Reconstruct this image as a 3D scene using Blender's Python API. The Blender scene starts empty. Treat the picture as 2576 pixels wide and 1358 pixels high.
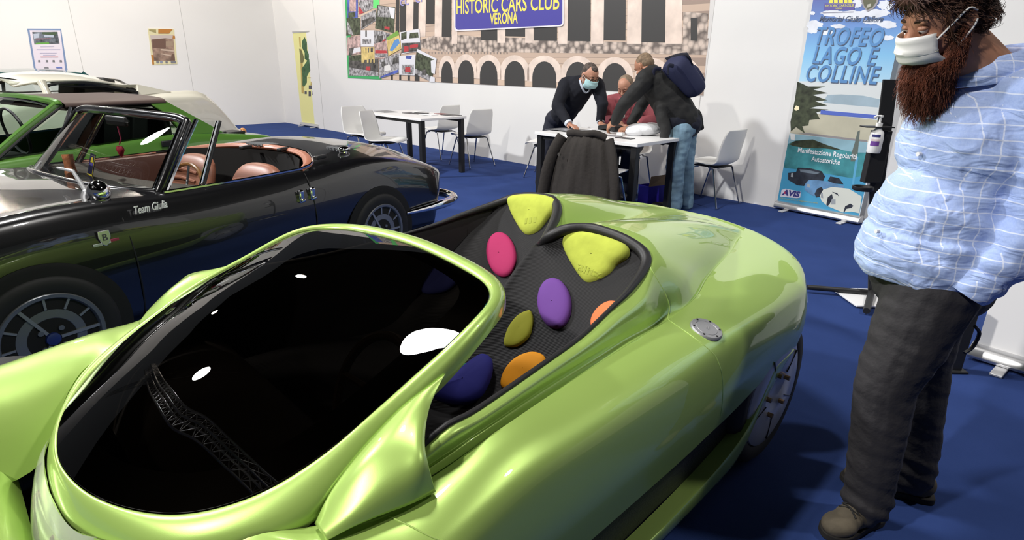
import bpy, bmesh, math, random
from mathutils import Vector, Matrix
from mathutils.bvhtree import BVHTree
from math import sin, cos, pi, radians, sqrt, tan, atan2
C = bpy.context.scene.collection
RND = random.Random(7)
# ------------------------------------------------------------------ camera model
FPX, PITCH, ROLL, CAMH = 1450.0, radians(19.5), radians(1.0), 1.37
_fw = Vector((0, cos(PITCH), -sin(PITCH))); _up = Vector((0, sin(PITCH), cos(PITCH))); _rt = Vector((1, 0, 0))
CAM_R = cos(ROLL)*_rt + sin(ROLL)*_up
CAM_U = -sin(ROLL)*_rt + cos(ROLL)*_up
CAM_P = Vector((0, 0, CAMH))
def ray(x, y):
    return _fw + CAM_R*((x-1288)/FPX) - CAM_U*((y-679)/FPX)
def at_z(x, y, z=0.0):
    d = ray(x, y); return CAM_P + d*((z-CAMH)/d.z)
def at_plane(x, y, p, n):
    d = ray(x, y); n = Vector(n); return CAM_P + d*((Vector(p)-CAM_P).dot(n)/d.dot(n))
def at_y(x, y, Y):
    d = ray(x, y); return CAM_P + d*(Y/d.y)

# ------------------------------------------------------------------ materials
MATS = {}
def mat(name, col, rough=0.5, metal=0.0, coat=0.0, coat_rough=0.03, spec=0.5, trans=0.0, ior=1.45, emit=None, estr=0.0,
        sheen=0.0, noise=None, bump=None, alpha=1.0):
    """noise=(scale, amount) mottles the colour; bump=(scale, strength, distance)"""
    if name in MATS: return MATS[name]
    m = bpy.data.materials.new(name); m.use_nodes = True; MATS[name] = m
    nt = m.node_tree; b = nt.nodes['Principled BSDF']
    b.inputs['Base Color'].default_value = (*col, 1)
    b.inputs['Roughness'].default_value = rough; b.inputs['Metallic'].default_value = metal
    b.inputs['Coat Weight'].default_value = coat; b.inputs['Coat Roughness'].default_value = coat_rough
    b.inputs['Specular IOR Level'].default_value = spec
    b.inputs['Transmission Weight'].default_value = trans; b.inputs['IOR'].default_value = ior
    b.inputs['Sheen Weight'].default_value = sheen; b.inputs['Alpha'].default_value = alpha
    if emit:
        b.inputs['Emission Color'].default_value = (*emit, 1); b.inputs['Emission Strength'].default_value = estr
    tc = None
    if noise or bump:
        tc = nt.nodes.new('ShaderNodeTexCoord')
    if noise:
        n = nt.nodes.new('ShaderNodeTexNoise'); n.inputs['Scale'].default_value = noise[0]; n.inputs['Detail'].default_value = 5
        nt.links.new(tc.outputs['Object'], n.inputs['Vector'])
        r = nt.nodes.new('ShaderNodeValToRGB'); a = noise[1]
        r.color_ramp.elements[0].position = 0.3; r.color_ramp.elements[1].position = 0.7
        r.color_ramp.elements[0].color = (*[max(0, c*(1-a)) for c in col], 1)
        r.color_ramp.elements[1].color = (*[min(1, c*(1+a)) for c in col], 1)
        nt.links.new(n.outputs['Fac'], r.inputs['Fac']); nt.links.new(r.outputs['Color'], b.inputs['Base Color'])
    if bump:
        n = nt.nodes.new('ShaderNodeTexNoise'); n.inputs['Scale'].default_value = bump[0]; n.inputs['Detail'].default_value = 4
        nt.links.new(tc.outputs['Object'], n.inputs['Vector'])
        bp = nt.nodes.new('ShaderNodeBump'); bp.inputs['Strength'].default_value = bump[1]; bp.inputs['Distance'].default_value = bump[2]
        nt.links.new(n.outputs['Fac'], bp.inputs['Height']); nt.links.new(bp.outputs['Normal'], b.inputs['Normal'])
    return m
def glass_mat(name, tint, refl=1.0, rough=0.0, vis=0.5):
    """thin tinted pane: fresnel reflection over a coloured see-through sheet"""
    if name in MATS: return MATS[name]
    m = bpy.data.materials.new(name); m.use_nodes = True; MATS[name] = m
    nt = m.node_tree; nt.nodes.clear()
    o = nt.nodes.new('ShaderNodeOutputMaterial'); mx = nt.nodes.new('ShaderNodeMixShader')
    t = nt.nodes.new('ShaderNodeBsdfTransparent'); t.inputs['Color'].default_value = (*tint, 1)
    g = nt.nodes.new('ShaderNodeBsdfGlossy'); g.inputs['Roughness'].default_value = rough
    f = nt.nodes.new('ShaderNodeFresnel'); f.inputs['IOR'].default_value = 1.0+0.5*refl
    nt.links.new(f.outputs[0], mx.inputs[0]); nt.links.new(t.outputs[0], mx.inputs[1]); nt.links.new(g.outputs[0], mx.inputs[2])
    nt.links.new(mx.outputs[0], o.inputs['Surface'])
    return m

# ------------------------------------------------------------------ objects
def tag(o, label=None, cat=None, group=None, kind=None):
    if label: o['label'] = label
    if cat: o['category'] = cat
    if group: o['group'] = group
    if kind: o['kind'] = kind
    return o
def empty(name, loc=(0, 0, 0), rz=0.0, label=None, cat=None, group=None):
    o = bpy.data.objects.new(name, None); C.objects.link(o); o.location = loc; o.rotation_euler = (0, 0, rz)
    o.empty_display_size = 0.1
    return tag(o, label, cat, group)
class MB:
    def __init__(s): s.v = []; s.f = []; s.mi = []; s.cur = 0
    def add(s, vs, fs):
        k = len(s.v); s.v += [tuple(v) for v in vs]; s.f += [tuple(i+k for i in f) for f in fs]; s.mi += [s.cur]*len(fs); return s
    def box(s, c, d, rz=0.0, M=None):
        x, y, z = d[0]/2, d[1]/2, d[2]/2
        vs = [Vector((a*x, b*y, e*z)) for e in (-1, 1) for a, b in ((-1, -1), (1, -1), (1, 1), (-1, 1))]
        R = M if M is not None else Matrix.Rotation(rz, 3, 'Z')
        vs = [R @ v + Vector(c) for v in vs]
        return s.add(vs, [(3, 2, 1, 0), (4, 5, 6, 7), (0, 1, 5, 4), (1, 2, 6, 5), (2, 3, 7, 6), (3, 0, 4, 7)])
    def grid(s, rows, close_u=False, close_v=False, cap=False):
        n = len(rows); m = len(rows[0]); k = len(s.v)
        s.v += [tuple(p) for r in rows for p in r]
        fs = []
        for i in range(n if close_u else n-1):
            for j in range(m if close_v else m-1):
                a, b = i, (i+1) % n; c, d = j, (j+1) % m
                fs.append((k+a*m+c, k+a*m+d, k+b*m+d, k+b*m+c))
        if cap:
            fs.append(tuple(k+j for j in range(m))[::-1]); fs.append(tuple(k+(n-1)*m+j for j in range(m)))
        s.f += fs; s.mi += [s.cur]*len(fs); return s
    def tube(s, pts, r, n=8, cap=True, closed=False, flat=None, upv=None):
        pts = [Vector(p) for p in pts]; N = len(pts)
        rs = r if isinstance(r, (list, tuple)) else [r]*N
        rows = []; prev = None
        for i, p in enumerate(pts):
            if closed: t = (pts[(i+1) % N]-pts[i-1])
            else: t = pts[min(i+1, N-1)]-pts[max(i-1, 0)]
            if t.length < 1e-9: t = Vector((0, 0, 1))
            t.normalize()
            if upv is not None: a = Vector(upv) - t*t.dot(Vector(upv))
            elif prev is None:
                a = Vector((0, 0, 1)) if abs(t.z) < 0.9 else Vector((1, 0, 0)); a = a - t*a.dot(t)
            else: a = prev - t*prev.dot(t)
            if a.length < 1e-6: a = t.orthogonal()
            a.normalize(); prev = a; b = t.cross(a); fl = flat if flat else 1.0
            rows.append([p + (a*cos(2*pi*q/n) + b*sin(2*pi*q/n)*fl)*rs[i] for q in range(n)])
        return s.grid(rows, close_u=closed, close_v=True, cap=cap and not closed)
    def cyl(s, a, b, r, n=16, r2=None, cap=True):
        return s.tube([a, b], [r, r if r2 is None else r2], n, cap)
    def lathe(s, prof, n=24, M=None, cap=False):
        """prof: (radius, height) pairs about local z; M: 4x4 placement"""
        rows = [[Vector((rr*cos(2*pi*q/n), rr*sin(2*pi*q/n), h)) for q in range(n)] for rr, h in prof]
        if M is not None: rows = [[M @ p for p in r] for r in rows]
        return s.grid(rows, close_v=True, cap=cap)
    def prism(s, poly, h, M=None):
        n = len(poly); vs = [Vector((p[0], p[1], 0)) for p in poly]+[Vector((p[0], p[1], h)) for p in poly]
        if M is not None: vs = [M @ v for v in vs]
        return s.add(vs, [tuple(range(n))[::-1], tuple(range(n, 2*n))]+[(i, (i+1) % n, n+(i+1) % n, n+i) for i in range(n)])
    def ellipsoid(s, c, r, n=16, m=10, M=None):
        rows = []
        for i in range(m+1):
            t = pi*i/m
            rows.append([Vector((r[0]*sin(t)*cos(2*pi*q/n), r[1]*sin(t)*sin(2*pi*q/n), -r[2]*cos(t))) for q in range(n)])
        if M is not None: rows = [[M @ p for p in rr] for rr in rows]
        rows = [[p+Vector(c) for p in rr] for rr in rows]
        return s.grid(rows, close_v=True)
    def build(s, name, mats, parent=None, smooth=True, bevel=0.0, subsurf=0, solid=0.0, angle=40, weld=True):
        me = bpy.data.meshes.new(name); me.from_pydata(s.v, [], s.f)
        mats = mats if isinstance(mats, (list, tuple)) else [mats]
        for m in mats: me.materials.append(m)
        if len(mats) > 1: me.polygons.foreach_set('material_index', s.mi)
        bm = bmesh.new(); bm.from_mesh(me)
        if weld: bmesh.ops.remove_doubles(bm, verts=bm.verts, dist=1e-5)
        bmesh.ops.recalc_face_normals(bm, faces=bm.faces)
        bm.to_mesh(me); bm.free()
        if smooth:
            me.polygons.foreach_set('use_smooth', [True]*len(me.polygons)); me.set_sharp_from_angle(angle=radians(angle))
        o = bpy.data.objects.new(name, me); C.objects.link(o)
        if parent is not None: o.parent = parent
        if solid:
            md = o.modifiers.new('solid', 'SOLIDIFY'); md.thickness = solid; md.offset = -1
        if bevel:
            md = o.modifiers.new('bevel', 'BEVEL'); md.width = bevel; md.segments = 2; md.limit_method = 'ANGLE'; md.angle_limit = radians(35)
        if subsurf:
            md = o.modifiers.new('sub', 'SUBSURF'); md.levels = subsurf; md.render_levels = subsurf
        return o
def thing(mb, name, m, label, cat, group=None, **k):
    return tag(mb.build(name, m, None, **k), label, cat, group)
def cr(pts, n, closed=False):
    """Catmull-Rom (centripetal-ish) resampling: n segments between control points"""
    pts = [Vector(p) for p in pts]; N = len(pts); out = []
    rng = range(N if closed else N-1)
    for i in rng:
        if closed: p0, p1, p2, p3 = pts[i-1], pts[i], pts[(i+1) % N], pts[(i+2) % N]
        else: p0, p1, p2, p3 = pts[max(i-1, 0)], pts[i], pts[i+1], pts[min(i+2, N-1)]
        for q in range(n):
            t = q/n
            out.append(0.5*((2*p1)+(p2-p0)*t+(2*p0-5*p1+4*p2-p3)*t*t+(3*p1-p0-3*p2+p3)*t**3))
    if not closed: out.append(pts[-1].copy())
    return out
def resample(pts, n):
    """n+1 points equally spaced by arc length"""
    pts = [Vector(p) for p in pts]; L = [0]
    for a, b in zip(pts, pts[1:]): L.append(L[-1]+(b-a).length)
    out = []; j = 0
    for i in range(n+1):
        s = L[-1]*i/n
        while j < len(L)-2 and L[j+1] < s: j += 1
        d = L[j+1]-L[j]; t = (s-L[j])/d if d > 1e-9 else 0
        out.append(pts[j].lerp(pts[j+1], min(1, max(0, t))))
    return out
def loft(rows, nu, nv):
    """smooth surface through a net of control points"""
    R = [cr(r, nv) for r in rows]
    cols = [cr([r[j] for r in R], nu) for j in range(len(R[0]))]
    return [[cols[j][i] for j in range(len(cols))] for i in range(len(cols[0]))]
def mirror_y(rows): return [[Vector((p[0], -p[1], p[2])) for p in r] for r in rows]
def bvh_of(rows_list):
    v = []; f = []
    for rows in rows_list:
        k = len(v); m = len(rows[0]); v += [Vector(p) for r in rows for p in r]
        for i in range(len(rows)-1):
            for j in range(m-1): f.append((k+i*m+j, k+i*m+j+1, k+(i+1)*m+j+1, k+(i+1)*m+j))
    return BVHTree.FromPolygons(v, f)
_fonts = {}
def text_mesh(body, size, extrude=0.001, align='CENTER', shear=0.0, bold=0.0, spacing=1.0, xs=1.0):
    """mesh verts/faces of a line of lettering in its own xy plane"""
    cu = bpy.data.curves.new('t', 'FONT'); cu.body = body; cu.size = size; cu.extrude = extrude; cu.align_x = align; cu.align_y = 'CENTER'
    cu.shear = shear; cu.offset = bold; cu.space_character = spacing; cu.resolution_u = 3
    o = bpy.data.objects.new('t', cu); C.objects.link(o)
    dg = bpy.context.evaluated_depsgraph_get(); ev = o.evaluated_get(dg); me = ev.to_mesh()
    vs = [Vector((v.co.x*xs, v.co.y, v.co.z)) for v in me.vertices]; fs = [tuple(p.vertices) for p in me.polygons]
    ev.to_mesh_clear(); bpy.data.objects.remove(o); bpy.data.curves.remove(cu)
    return vs, fs
def put_text(mb, body, size, M, **k):
    vs, fs = text_mesh(body, size, **k); mb.add([M @ v for v in vs], fs); return mb
def frame_m(o, x, y):
    """4x4 whose local x,y run along the given directions, z = x cross y"""
    x = Vector(x).normalized(); y = Vector(y); y = (y - x*y.dot(x)).normalized(); z = x.cross(y)
    M = Matrix((x, y, z)).transposed().to_4x4(); M.translation = Vector(o); return M
def copy_tree(o, parent=None):
    c = o.copy(); C.objects.link(c)
    if parent is not None: c.parent = parent
    for ch in list(o.children): copy_tree(ch, c)
    return c
# ------------------------------------------------------------------ the stand: floor, walls, ceiling
WC = Vector((-5.494, 14.177, 0)); WE = Vector((0.7108, -0.7034, 0)); WN = Vector((-0.7034, -0.7108, 0)); ZUP = Vector((0, 0, 1))
LE = -WN   # left wall runs toward the camera from the corner: corner + WN*t
def wall_pt(x, y, lift=0.0, d0=0.0):
    return at_plane(x, y, WC+WN*d0, WN) + WN*lift
def carpet_mat():
    m = mat('blue_carpet', (0.022, 0.055, 0.225), 0.95, spec=0.15, bump=(420, 0.5, 0.003))
    nt = m.node_tree; b = nt.nodes['Principled BSDF']; tc = nt.nodes.new('ShaderNodeTexCoord')
    n = nt.nodes.new('ShaderNodeTexNoise'); n.inputs['Scale'].default_value = 3.0; n.inputs['Detail'].default_value = 8
    r = nt.nodes.new('ShaderNodeValToRGB'); r.color_ramp.elements[0].color = (0.021, 0.044, 0.155, 1); r.color_ramp.elements[1].color = (0.025, 0.051, 0.178, 1)
    r.color_ramp.elements[0].position = 0.35; r.color_ramp.elements[1].position = 0.65
    nt.links.new(tc.outputs['Object'], n.inputs['Vector']); nt.links.new(n.outputs['Fac'], r.inputs['Fac']); nt.links.new(r.outputs['Color'], b.inputs['Base Color'])
    b.inputs['Sheen Weight'].default_value = 0.0
    return m
o = MB().add([(-14, -8, 0), (14, -8, 0), (14, 20, 0), (-14, 20, 0)], [(0, 1, 2, 3)]).build('floor', carpet_mat(), smooth=False); tag(o, kind='structure')
WALLM = mat('white_panel', (0.80, 0.79, 0.77), 0.6, spec=0.3, bump=(6, 0.05, 0.01))
SEAM = mat('panel_seam', (0.45, 0.44, 0.43), 0.7)
WH = 2.95
def wall(name, o, e, n, length, seams):
    b = MB()
    M = frame_m(o, e, ZUP)   # z = e x up
    s = 1 if M.to_3x3().col[2].dot(n) > 0 else -1
    b.cur = 0; b.box((0, 0, 0), (0.001, 0.001, 0.001)); b.v = []; b.f = []; b.mi = []
    c = Vector(o)+Vector(e)*length/2+ZUP*WH/2-Vector(n)*0.05
    b.box(c, (length, 0.1, WH), rz=atan2(e[1], e[0]))
    b.cur = 1
    for sx in seams:
        p = Vector(o)+Vector(e)*sx+Vector(n)*0.0015
        b.box(p+ZUP*WH/2, (0.006, 0.003, WH), rz=atan2(e[1], e[0]))
    w = b.build(name, [WALLM, SEAM], smooth=False); tag(w, kind='structure')
wall('wall_back', WC, WE, WN, 25.0, [1.9, 10.63, 12.3, 14.0])
lws = [(at_plane(x, y, WC, WE)-WC).dot(WN) for x, y in ((197, 120), (466, 100))]
wall('wall_left', WC, WN, WE, 12.0, lws+[lws[0]+(lws[0]-lws[1])])
CEIL = mat('dark_hall_ceiling', (0.012, 0.011, 0.010), 0.9, spec=0.1, noise=(0.6, 0.4))
o = MB().add([(-22, -18, 9.5), (22, -18, 9.5), (22, 26, 9.5), (-22, 26, 9.5)], [(3, 2, 1, 0)]).build('ceiling', CEIL, smooth=False); tag(o, kind='structure')

# ------------------------------------------------------------------ mural on the back wall
class Board:
    """flat print: polygons given in wall coordinates, each layer a hair proud of the one below"""
    def __init__(s, P, n): s.b = MB(); s.P = P; s.n = n; s.mats = []; s.k = 0
    def m(s, mt):
        if mt not in s.mats: s.mats.append(mt)
        s.b.cur = s.mats.index(mt)
    def poly(s, pts, mt, lift):
        s.m(mt); s.b.add([s.P(x, y) + s.n*lift for x, y in pts], [tuple(range(len(pts)))])
    def text(s, body, p0, p1, h, mt, lift, dy=0.0, **k):
        """line of lettering filling the span p0..p1 (baseline middle), h = letter height in metres"""
        a = s.P(*p0)+s.n*lift; c = s.P(*p1)+s.n*lift
        vs, fs = text_mesh(body, h*1.38, extrude=0.0004, **k)
        w = max(v.x for v in vs)-min(v.x for v in vs); mx = (max(v.x for v in vs)+min(v.x for v in vs))/2; sx = (c-a).length/w
        my = (max(v.y for v in vs)+min(v.y for v in vs))/2
        M = frame_m((a+c)/2, c-a, s.up if hasattr(s, 'up') else ZUP); s.m(mt)
        s.b.add([M @ Vector(((v.x-mx)*sx, v.y-my, v.z)) for v in vs], fs)
def arc_arch(x0, x1, yt, yb, n=14):
    """arched opening outline in picture coordinates: jambs x0..x1, crown yt, foot yb (yb may be a pair)"""
    yb0, yb1 = yb if isinstance(yb, tuple) else (yb, yb)
    cx = (x0+x1)/2; h = (yb0+yb1)/2-yt
    return [(x0, yb0)]+[(cx-(x1-x0)/2*cos(pi*i/n), yt+h*0.62-h*0.62*sin(pi*i/n)+(yb1-yb0)*(i/n)*0.3) for i in range(n+1)]+[(x1, yb1)]
STONE = mat('arena_stone', (0.60, 0.46, 0.37), 0.6, noise=(3.5, 0.32))
def rubble_mat():
    m = mat('arena_rubble', (0.5, 0.42, 0.36), 0.6); nt = m.node_tree; b = nt.nodes['Principled BSDF']
    tc = nt.nodes.new('ShaderNodeTexCoord'); v = nt.nodes.new('ShaderNodeTexVoronoi'); v.inputs['Scale'].default_value = 13
    r = nt.nodes.new('ShaderNodeValToRGB'); r.color_ramp.elements[0].color = (0.68, 0.56, 0.48, 1); r.color_ramp.elements[1].color = (0.16, 0.13, 0.115, 1)
    r.color_ramp.elements[0].position = 0.25; r.color_ramp.elements[1].position = 0.75
    nt.links.new(tc.outputs['Object'], v.inputs['Vector']); nt.links.new(v.outputs['Distance'], r.inputs['Fac']); nt.links.new(r.outputs['Color'], b.inputs['Base Color'])
    return m
def brick_mat():
    m = mat('arena_blocks', (0.6, 0.46, 0.36), 0.6); nt = m.node_tree; b = nt.nodes['Principled BSDF']
    tc = nt.nodes.new('ShaderNodeTexCoord'); mp = nt.nodes.new('ShaderNodeMapping'); mp.inputs['Rotation'].default_value = (pi/2, 0, 0.78)
    mp.vector_type = 'TEXTURE'
    v = nt.nodes.new('ShaderNodeTexBrick'); v.inputs['Scale'].default_value = 3.2; v.inputs['Mortar Size'].default_value = 0.012
    v.inputs['Color1'].default_value = (0.70, 0.53, 0.41, 1); v.inputs['Color2'].default_value = (0.56, 0.42, 0.33, 1); v.inputs['Mortar'].default_value = (0.36, 0.27, 0.22, 1)
    nt.links.new(tc.outputs['Object'], mp.inputs['Vector']); nt.links.new(mp.outputs['Vector'], v.inputs['Vector']); nt.links.new(v.outputs['Color'], b.inputs['Base Color'])
    return m
RUB = rubble_mat(); BLK = brick_mat()
DARK = mat('arena_dark_opening', (0.05, 0.048, 0.047), 0.5); PALE = mat('arena_pale_pillar', (0.80, 0.66, 0.57), 0.6, noise=(6, 0.16))
GREY = mat('arena_shadow_stone', (0.30, 0.25, 0.22), 0.6, noise=(9, 0.4))
mural = Board(lambda x, y: wall_pt(x, y), WN)
VT = -190   # the print runs up past the top of the picture
def sy(x):  # the bottom edge of the print
    return 196+(x-876)*0.0497
mural.poly([(876, sy(876)), (1770, sy(1770)), (1800, VT), (862, VT)], BLK, 0.004)
# rubble band above the arches, upper arcade
mural.poly([(1040, 118), (1120, 130), (1300, 132), (1500, 134), (1779, 138), (1783, 96), (1700, 108), (1600, 106), (1440, 103), (1330, 96), (1200, 92), (1110, 84), (1060, 100)], RUB, 0.005)
for x0, x1, y0, y1 in ((996, 1005, -20, 80), (1007, 1022, 10, 80), (1040, 1053, 5, 74), (1072, 1094, VT, 60), (1112, 1136, VT, 92), (1210, 1252, 60, 101), (1272, 1322, 60, 91), (1344, 1402, 60, 102),
                       (1427, 1486, VT, 103), (1518, 1574, VT, 101), (1614, 1674, VT, 106), (1738, 1755, 45, 102)):
    mural.poly([(x0, y1), (x1, y1+1), (x1+0.1*(y1-y0)*0.06, y0), (x0+0.1*(y1-y0)*0.06, y0)], DARK, 0.006)
for x0, x1 in ((1022, 1040), (1053, 1071), (1094, 1112), (1137, 1151), (1405, 1428), (1487, 1519), (1578, 1614), (1674, 1716)):
    yb = 92 if x0 < 1130 else 110
    mural.poly([(x0, yb), (x1, yb), (x1+4, VT), (x0+4, VT)], PALE, 0.0065)
    if x0 > 1130: mural.poly([(x0+3, 116), (x1-1, 117), (x1-1, yb), (x0+3, yb)], GREY, 0.0065)
for x0, x1 in ((1252, 1271), (1322, 1343)):
    mural.poly([(x0, 108), (x1, 108), (x1, 60), (x0, 60)], PALE, 0.0065)
mural.poly([(1718, 105), (1778, 108), (1782, 34), (1720, 30)], RUB, 0.0055)
for i in range(26):
    x = 1070+i*8.2; mural.poly([(x, 136), (x+2.5, 136), (x+2.5, 131), (x, 131)], GREY, 0.0062)
ARCH = [(1111, 1139, 154), (1153, 1193, 151), (1208, 1252, 152), (1270, 1321, 153), (1340, 1400, 154), (1424, 1484, 155), (1516, 1579, 158), (1612, 1672, 160), (1704, 1752, 162)]
for x0, x1, yt in ARCH:
    w = (x1-x0)*0.22; yb = (sy(x0)-0.6, sy(x1)-0.6)
    mural.poly(arc_arch(x0-w, x1+w, yt-15, (yb[0]-14, yb[1]-14)), PALE, 0.0062)
    mural.poly(arc_arch(x0, x1, yt, yb), DARK, 0.0072)
for x0, x1 in ((984, 989), (1005, 1010), (1026, 1032), (1044, 1056)):
    mural.poly([(x0, sy(x0)-1), (x1, sy(x1)-1), (x1, 186), (x0, 186)], DARK, 0.0065)
# green border and the collage of rally snapshots
GREEN = mat('mural_green', (0.05, 0.42, 0.13), 0.5)
mural.poly([(876, 196), (960, 200), (962, 192), (884, 188), (878, VT), (862, VT)], GREEN, 0.007)
mural.poly([(935, 22), (955, 20), (956, VT), (934, VT)], mat('mural_bright_green', (0.15, 0.75, 0.2), 0.5), 0.0068)
SN = {'dk': mat('snap_dark', (0.09, 0.085, 0.08), 0.5, noise=(14, 0.9)), 'gr': mat('snap_grey', (0.33, 0.32, 0.33), 0.5, noise=(22, 0.9)), 'tr': mat('snap_trees', (0.07, 0.085, 0.05), 0.5, noise=(18, 0.8)),
      'sk': mat('snap_sky', (0.78, 0.78, 0.82), 0.5), 'bl': mat('snap_blue', (0.08, 0.12, 0.45), 0.5, noise=(9, .4)), 'rd': mat('snap_red', (0.5, 0.05, 0.06), 0.5), 'ye': mat('snap_yellow', (0.68, 0.52, 0.2), 0.5, noise=(9, .3)),
      'gn': mat('snap_grass', (0.2, 0.4, 0.07), 0.5), 'lb': mat('snap_lightblue', (0.12, 0.3, 0.62), 0.5), 'wh': mat('snap_white', (0.8, 0.78, 0.76), 0.5), 'rs': mat('snap_rose', (0.5, 0.35, 0.33), 0.5, noise=(15, .6))}
def Q(x, y): return (860+x/5.903, y/5.903)
def snap(pts, m, lift): mural.poly([Q(*p) for p in pts], SN[m], lift)
for i, (pts, m) in enumerate([
    ([(88, 285), (240, 285), (250, -900), (90, -900)], 'bl'), ([(120, 170), (215, 170), (215, -60), (120, -60)], 'rs'), ([(105, 280), (205, 250), (205, 180), (100, 190)], 'tr'),
    ([(262, 222), (470, 120), (470, -900), (250, -900)], 'gr'), ([(262, 215), (330, 190), (260, 90)], 'rd'), ([(70, 530), (285, 510), (270, 270), (75, 265)], 'tr'), ([(75, 300), (100, 500), (180, 520), (110, 350)], 'gr'),
    ([(290, 445), (520, 300), (510, 140), (290, 240)], 'gr'), ([(310, 420), (500, 300), (480, 250), (310, 300)], 'dk'),
    ([(500, 420), (775, 490), (800, 110), (530, 75)], 'tr'), ([(540, 250), (720, 260), (720, 110), (545, 85)], 'gr'), ([(735, 270), (785, 280), (795, 120), (700, 105)], 'sk'), ([(640, 430), (715, 445), (715, 400), (640, 390)], 'rd'),
    ([(285, 690), (480, 690), (480, 450), (285, 450)], 'sk'), ([(310, 650), (440, 650), (440, 580), (310, 580)], 'gr'), ([(355, 545), (378, 545), (378, 450), (355, 450)], 'dk'), ([(85, 820), (290, 790), (285, 520), (85, 560)], 'rs'), ([(150, 800), (290, 760), (280, 700), (130, 720)], 'sk'), ([(110, 830), (160, 810), (190, 700), (110, 720)], 'dk'),
    ([(485, 660), (660, 620), (720, 500), (600, 460), (485, 450)], 'gr'), ([(520, 640), (620, 610), (620, 520), (530, 540)], 'dk'), ([(600, 620), (660, 610), (650, 570)], 'rd'),
    ([(110, 1120), (550, 1130), (545, 820), (110, 835)], 'dk'), ([(130, 900), (300, 900), (300, 810), (130, 830)], 'tr'), ([(110, 1120), (550, 1135), (550, 1070), (110, 1000)], 'gr'),
    ([(300, 930), (495, 930), (490, 700), (295, 700)], 'ye'), ([(360, 790), (372, 790), (372, 710), (358, 710)], 'dk'), ([(395, 780), (412, 780), (412, 710), (395, 710)], 'dk'), ([(435, 775), (468, 775), (468, 705), (435, 705)], 'dk'), ([(340, 940), (380, 940), (380, 890), (345, 890)], 'dk'), ([(405, 940), (425, 940), (425, 880), (405, 880)], 'dk'), ([(445, 940), (475, 940), (475, 880), (450, 880)], 'dk'), ([(360, 1040), (430, 1045), (430, 985), (365, 985)], 'rd'),
    ([(495, 870), (690, 870), (680, 600), (490, 650)], 'rs'), ([(495, 850), (690, 850), (690, 800), (495, 790)], 'gr'), ([(505, 790), (680, 790), (670, 750), (505, 745)], 'rd'),
    ([(700, 830), (900, 720), (840, 450), (670, 560)], 'ye'), ([(690, 600), (860, 520), (840, 450), (670, 560)], 'gn'), ([(715, 750), (760, 760), (870, 640), (850, 570), (790, 600)], 'lb'),
    ([(900, 800), (1180, 750), (1160, 425), (870, 480)], 'sk'), ([(890, 790), (1180, 750), (1170, 630), (900, 640)], 'dk'), ([(890, 600), (970, 570), (970, 470), (890, 490)], 'tr'), ([(1010, 570), (1150, 560), (1140, 480), (1020, 490)], 'tr'), ([(930, 770), (1000, 760), (1000, 690), (930, 680)], 'rd'), ([(1020, 720), (1140, 700), (1140, 650), (1020, 670)], 'rd'),
    ([(565, 1170), (860, 1080), (880, 780), (560, 890)], 'gr'), ([(580, 1160), (850, 1075), (850, 1030), (600, 1130)], 'bl'), ([(600, 1000), (660, 980), (650, 910), (600, 920)], 'dk'), ([(760, 960), (850, 930), (850, 850), (770, 870)], 'dk'), ([(640, 1060), (740, 1040), (720, 960), (640, 980)], 'wh'),
    ([(860, 1110), (1090, 1120), (1105, 810), (860, 830)], 'sk'), ([(900, 1105), (1075, 1110), (1080, 960), (900, 960)], 'gr'), ([(960, 870), (1040, 880), (1050, 830), (960, 830)], 'bl'), ([(950, 1070), (1030, 1075), (1025, 990), (950, 1000)], 'rd'),
    ([(1090, 1090), (1330, 1215), (1420, 870), (1120, 730)], 'tr'), ([(1330, 900), (1415, 880), (1390, 1100), (1340, 1080)], 'sk'), ([(1120, 760), (1140, 780), (1415, 900), (1418, 870), (1130, 725)], 'sk'), ([(1090, 1095), (1330, 1215), (1390, 1180), (1250, 1080), (1100, 1020)], 'gr'), ([(1200, 1110), (1265, 1120), (1260, 1030), (1205, 1040)], 'dk'), ([(1310, 1215), (1390, 1215), (1390, 1150), (1330, 1130)], 'sk')]):
    snap(pts, m, 0.008+i*0.00012)
# faded script above the snapshots (only its tails show)
mural.text('cc  cl', (1008, 4), (1062, -8), 0.16, mat('mural_script', (0.35, 0.33, 0.66), 0.5), 0.012)
# club sign
def rrect(x0, y0, x1, y1, r, sl):
    pts = []
    for cx, cy, a0 in ((x1-r, y1-r, 0), (x0+r, y1-r, 90), (x0+r, y0+r, 180), (x1-r, y0+r, 270)):
        for k in range(6):
            a = radians(a0+k*18); pts.append((cx+r*cos(a), cy+r*sin(a)+sl*(cx+r*cos(a)-x0)))
    return pts
mroot = mural.b.build('print', mural.mats, smooth=False, weld=False)
fr = MB().box(WC+WN*0.002+WE*((3.07+10.66)/2)+ZUP*(1.09+(WH-1.09-0.1)/2), (7.6, 0.003, WH-1.19), rz=atan2(WE.y, WE.x)).build('backing_sheet', mat('print_backing', (0.7, 0.68, 0.66), 0.6), smooth=False)
mur = empty('mural', WC+WE*6.9+ZUP*1.09+WN*0.01, 0, 'wide printed mural of a stone arena with rows of arches on the back wall', 'mural')
for o in (mroot, fr): o.parent = mur; o.matrix_parent_inverse = Matrix.Translation(-mur.location)
sign = Board(lambda x, y: wall_pt(x, y), WN)
SB = mat('sign_blue', (0.085, 0.075, 0.36), 0.35); SW = mat('sign_white', (0.85, 0.82, 0.86), 0.4); SY = mat('sign_yellow', (0.9, 0.77, 0.14), 0.4)
sign.poly(rrect(1145, VT, 1420, 79, 8, -0.047), SW, 0.018); sign.poly(rrect(1148, VT, 1417, 75.5, 8, -0.047), SB, 0.019)
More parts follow.
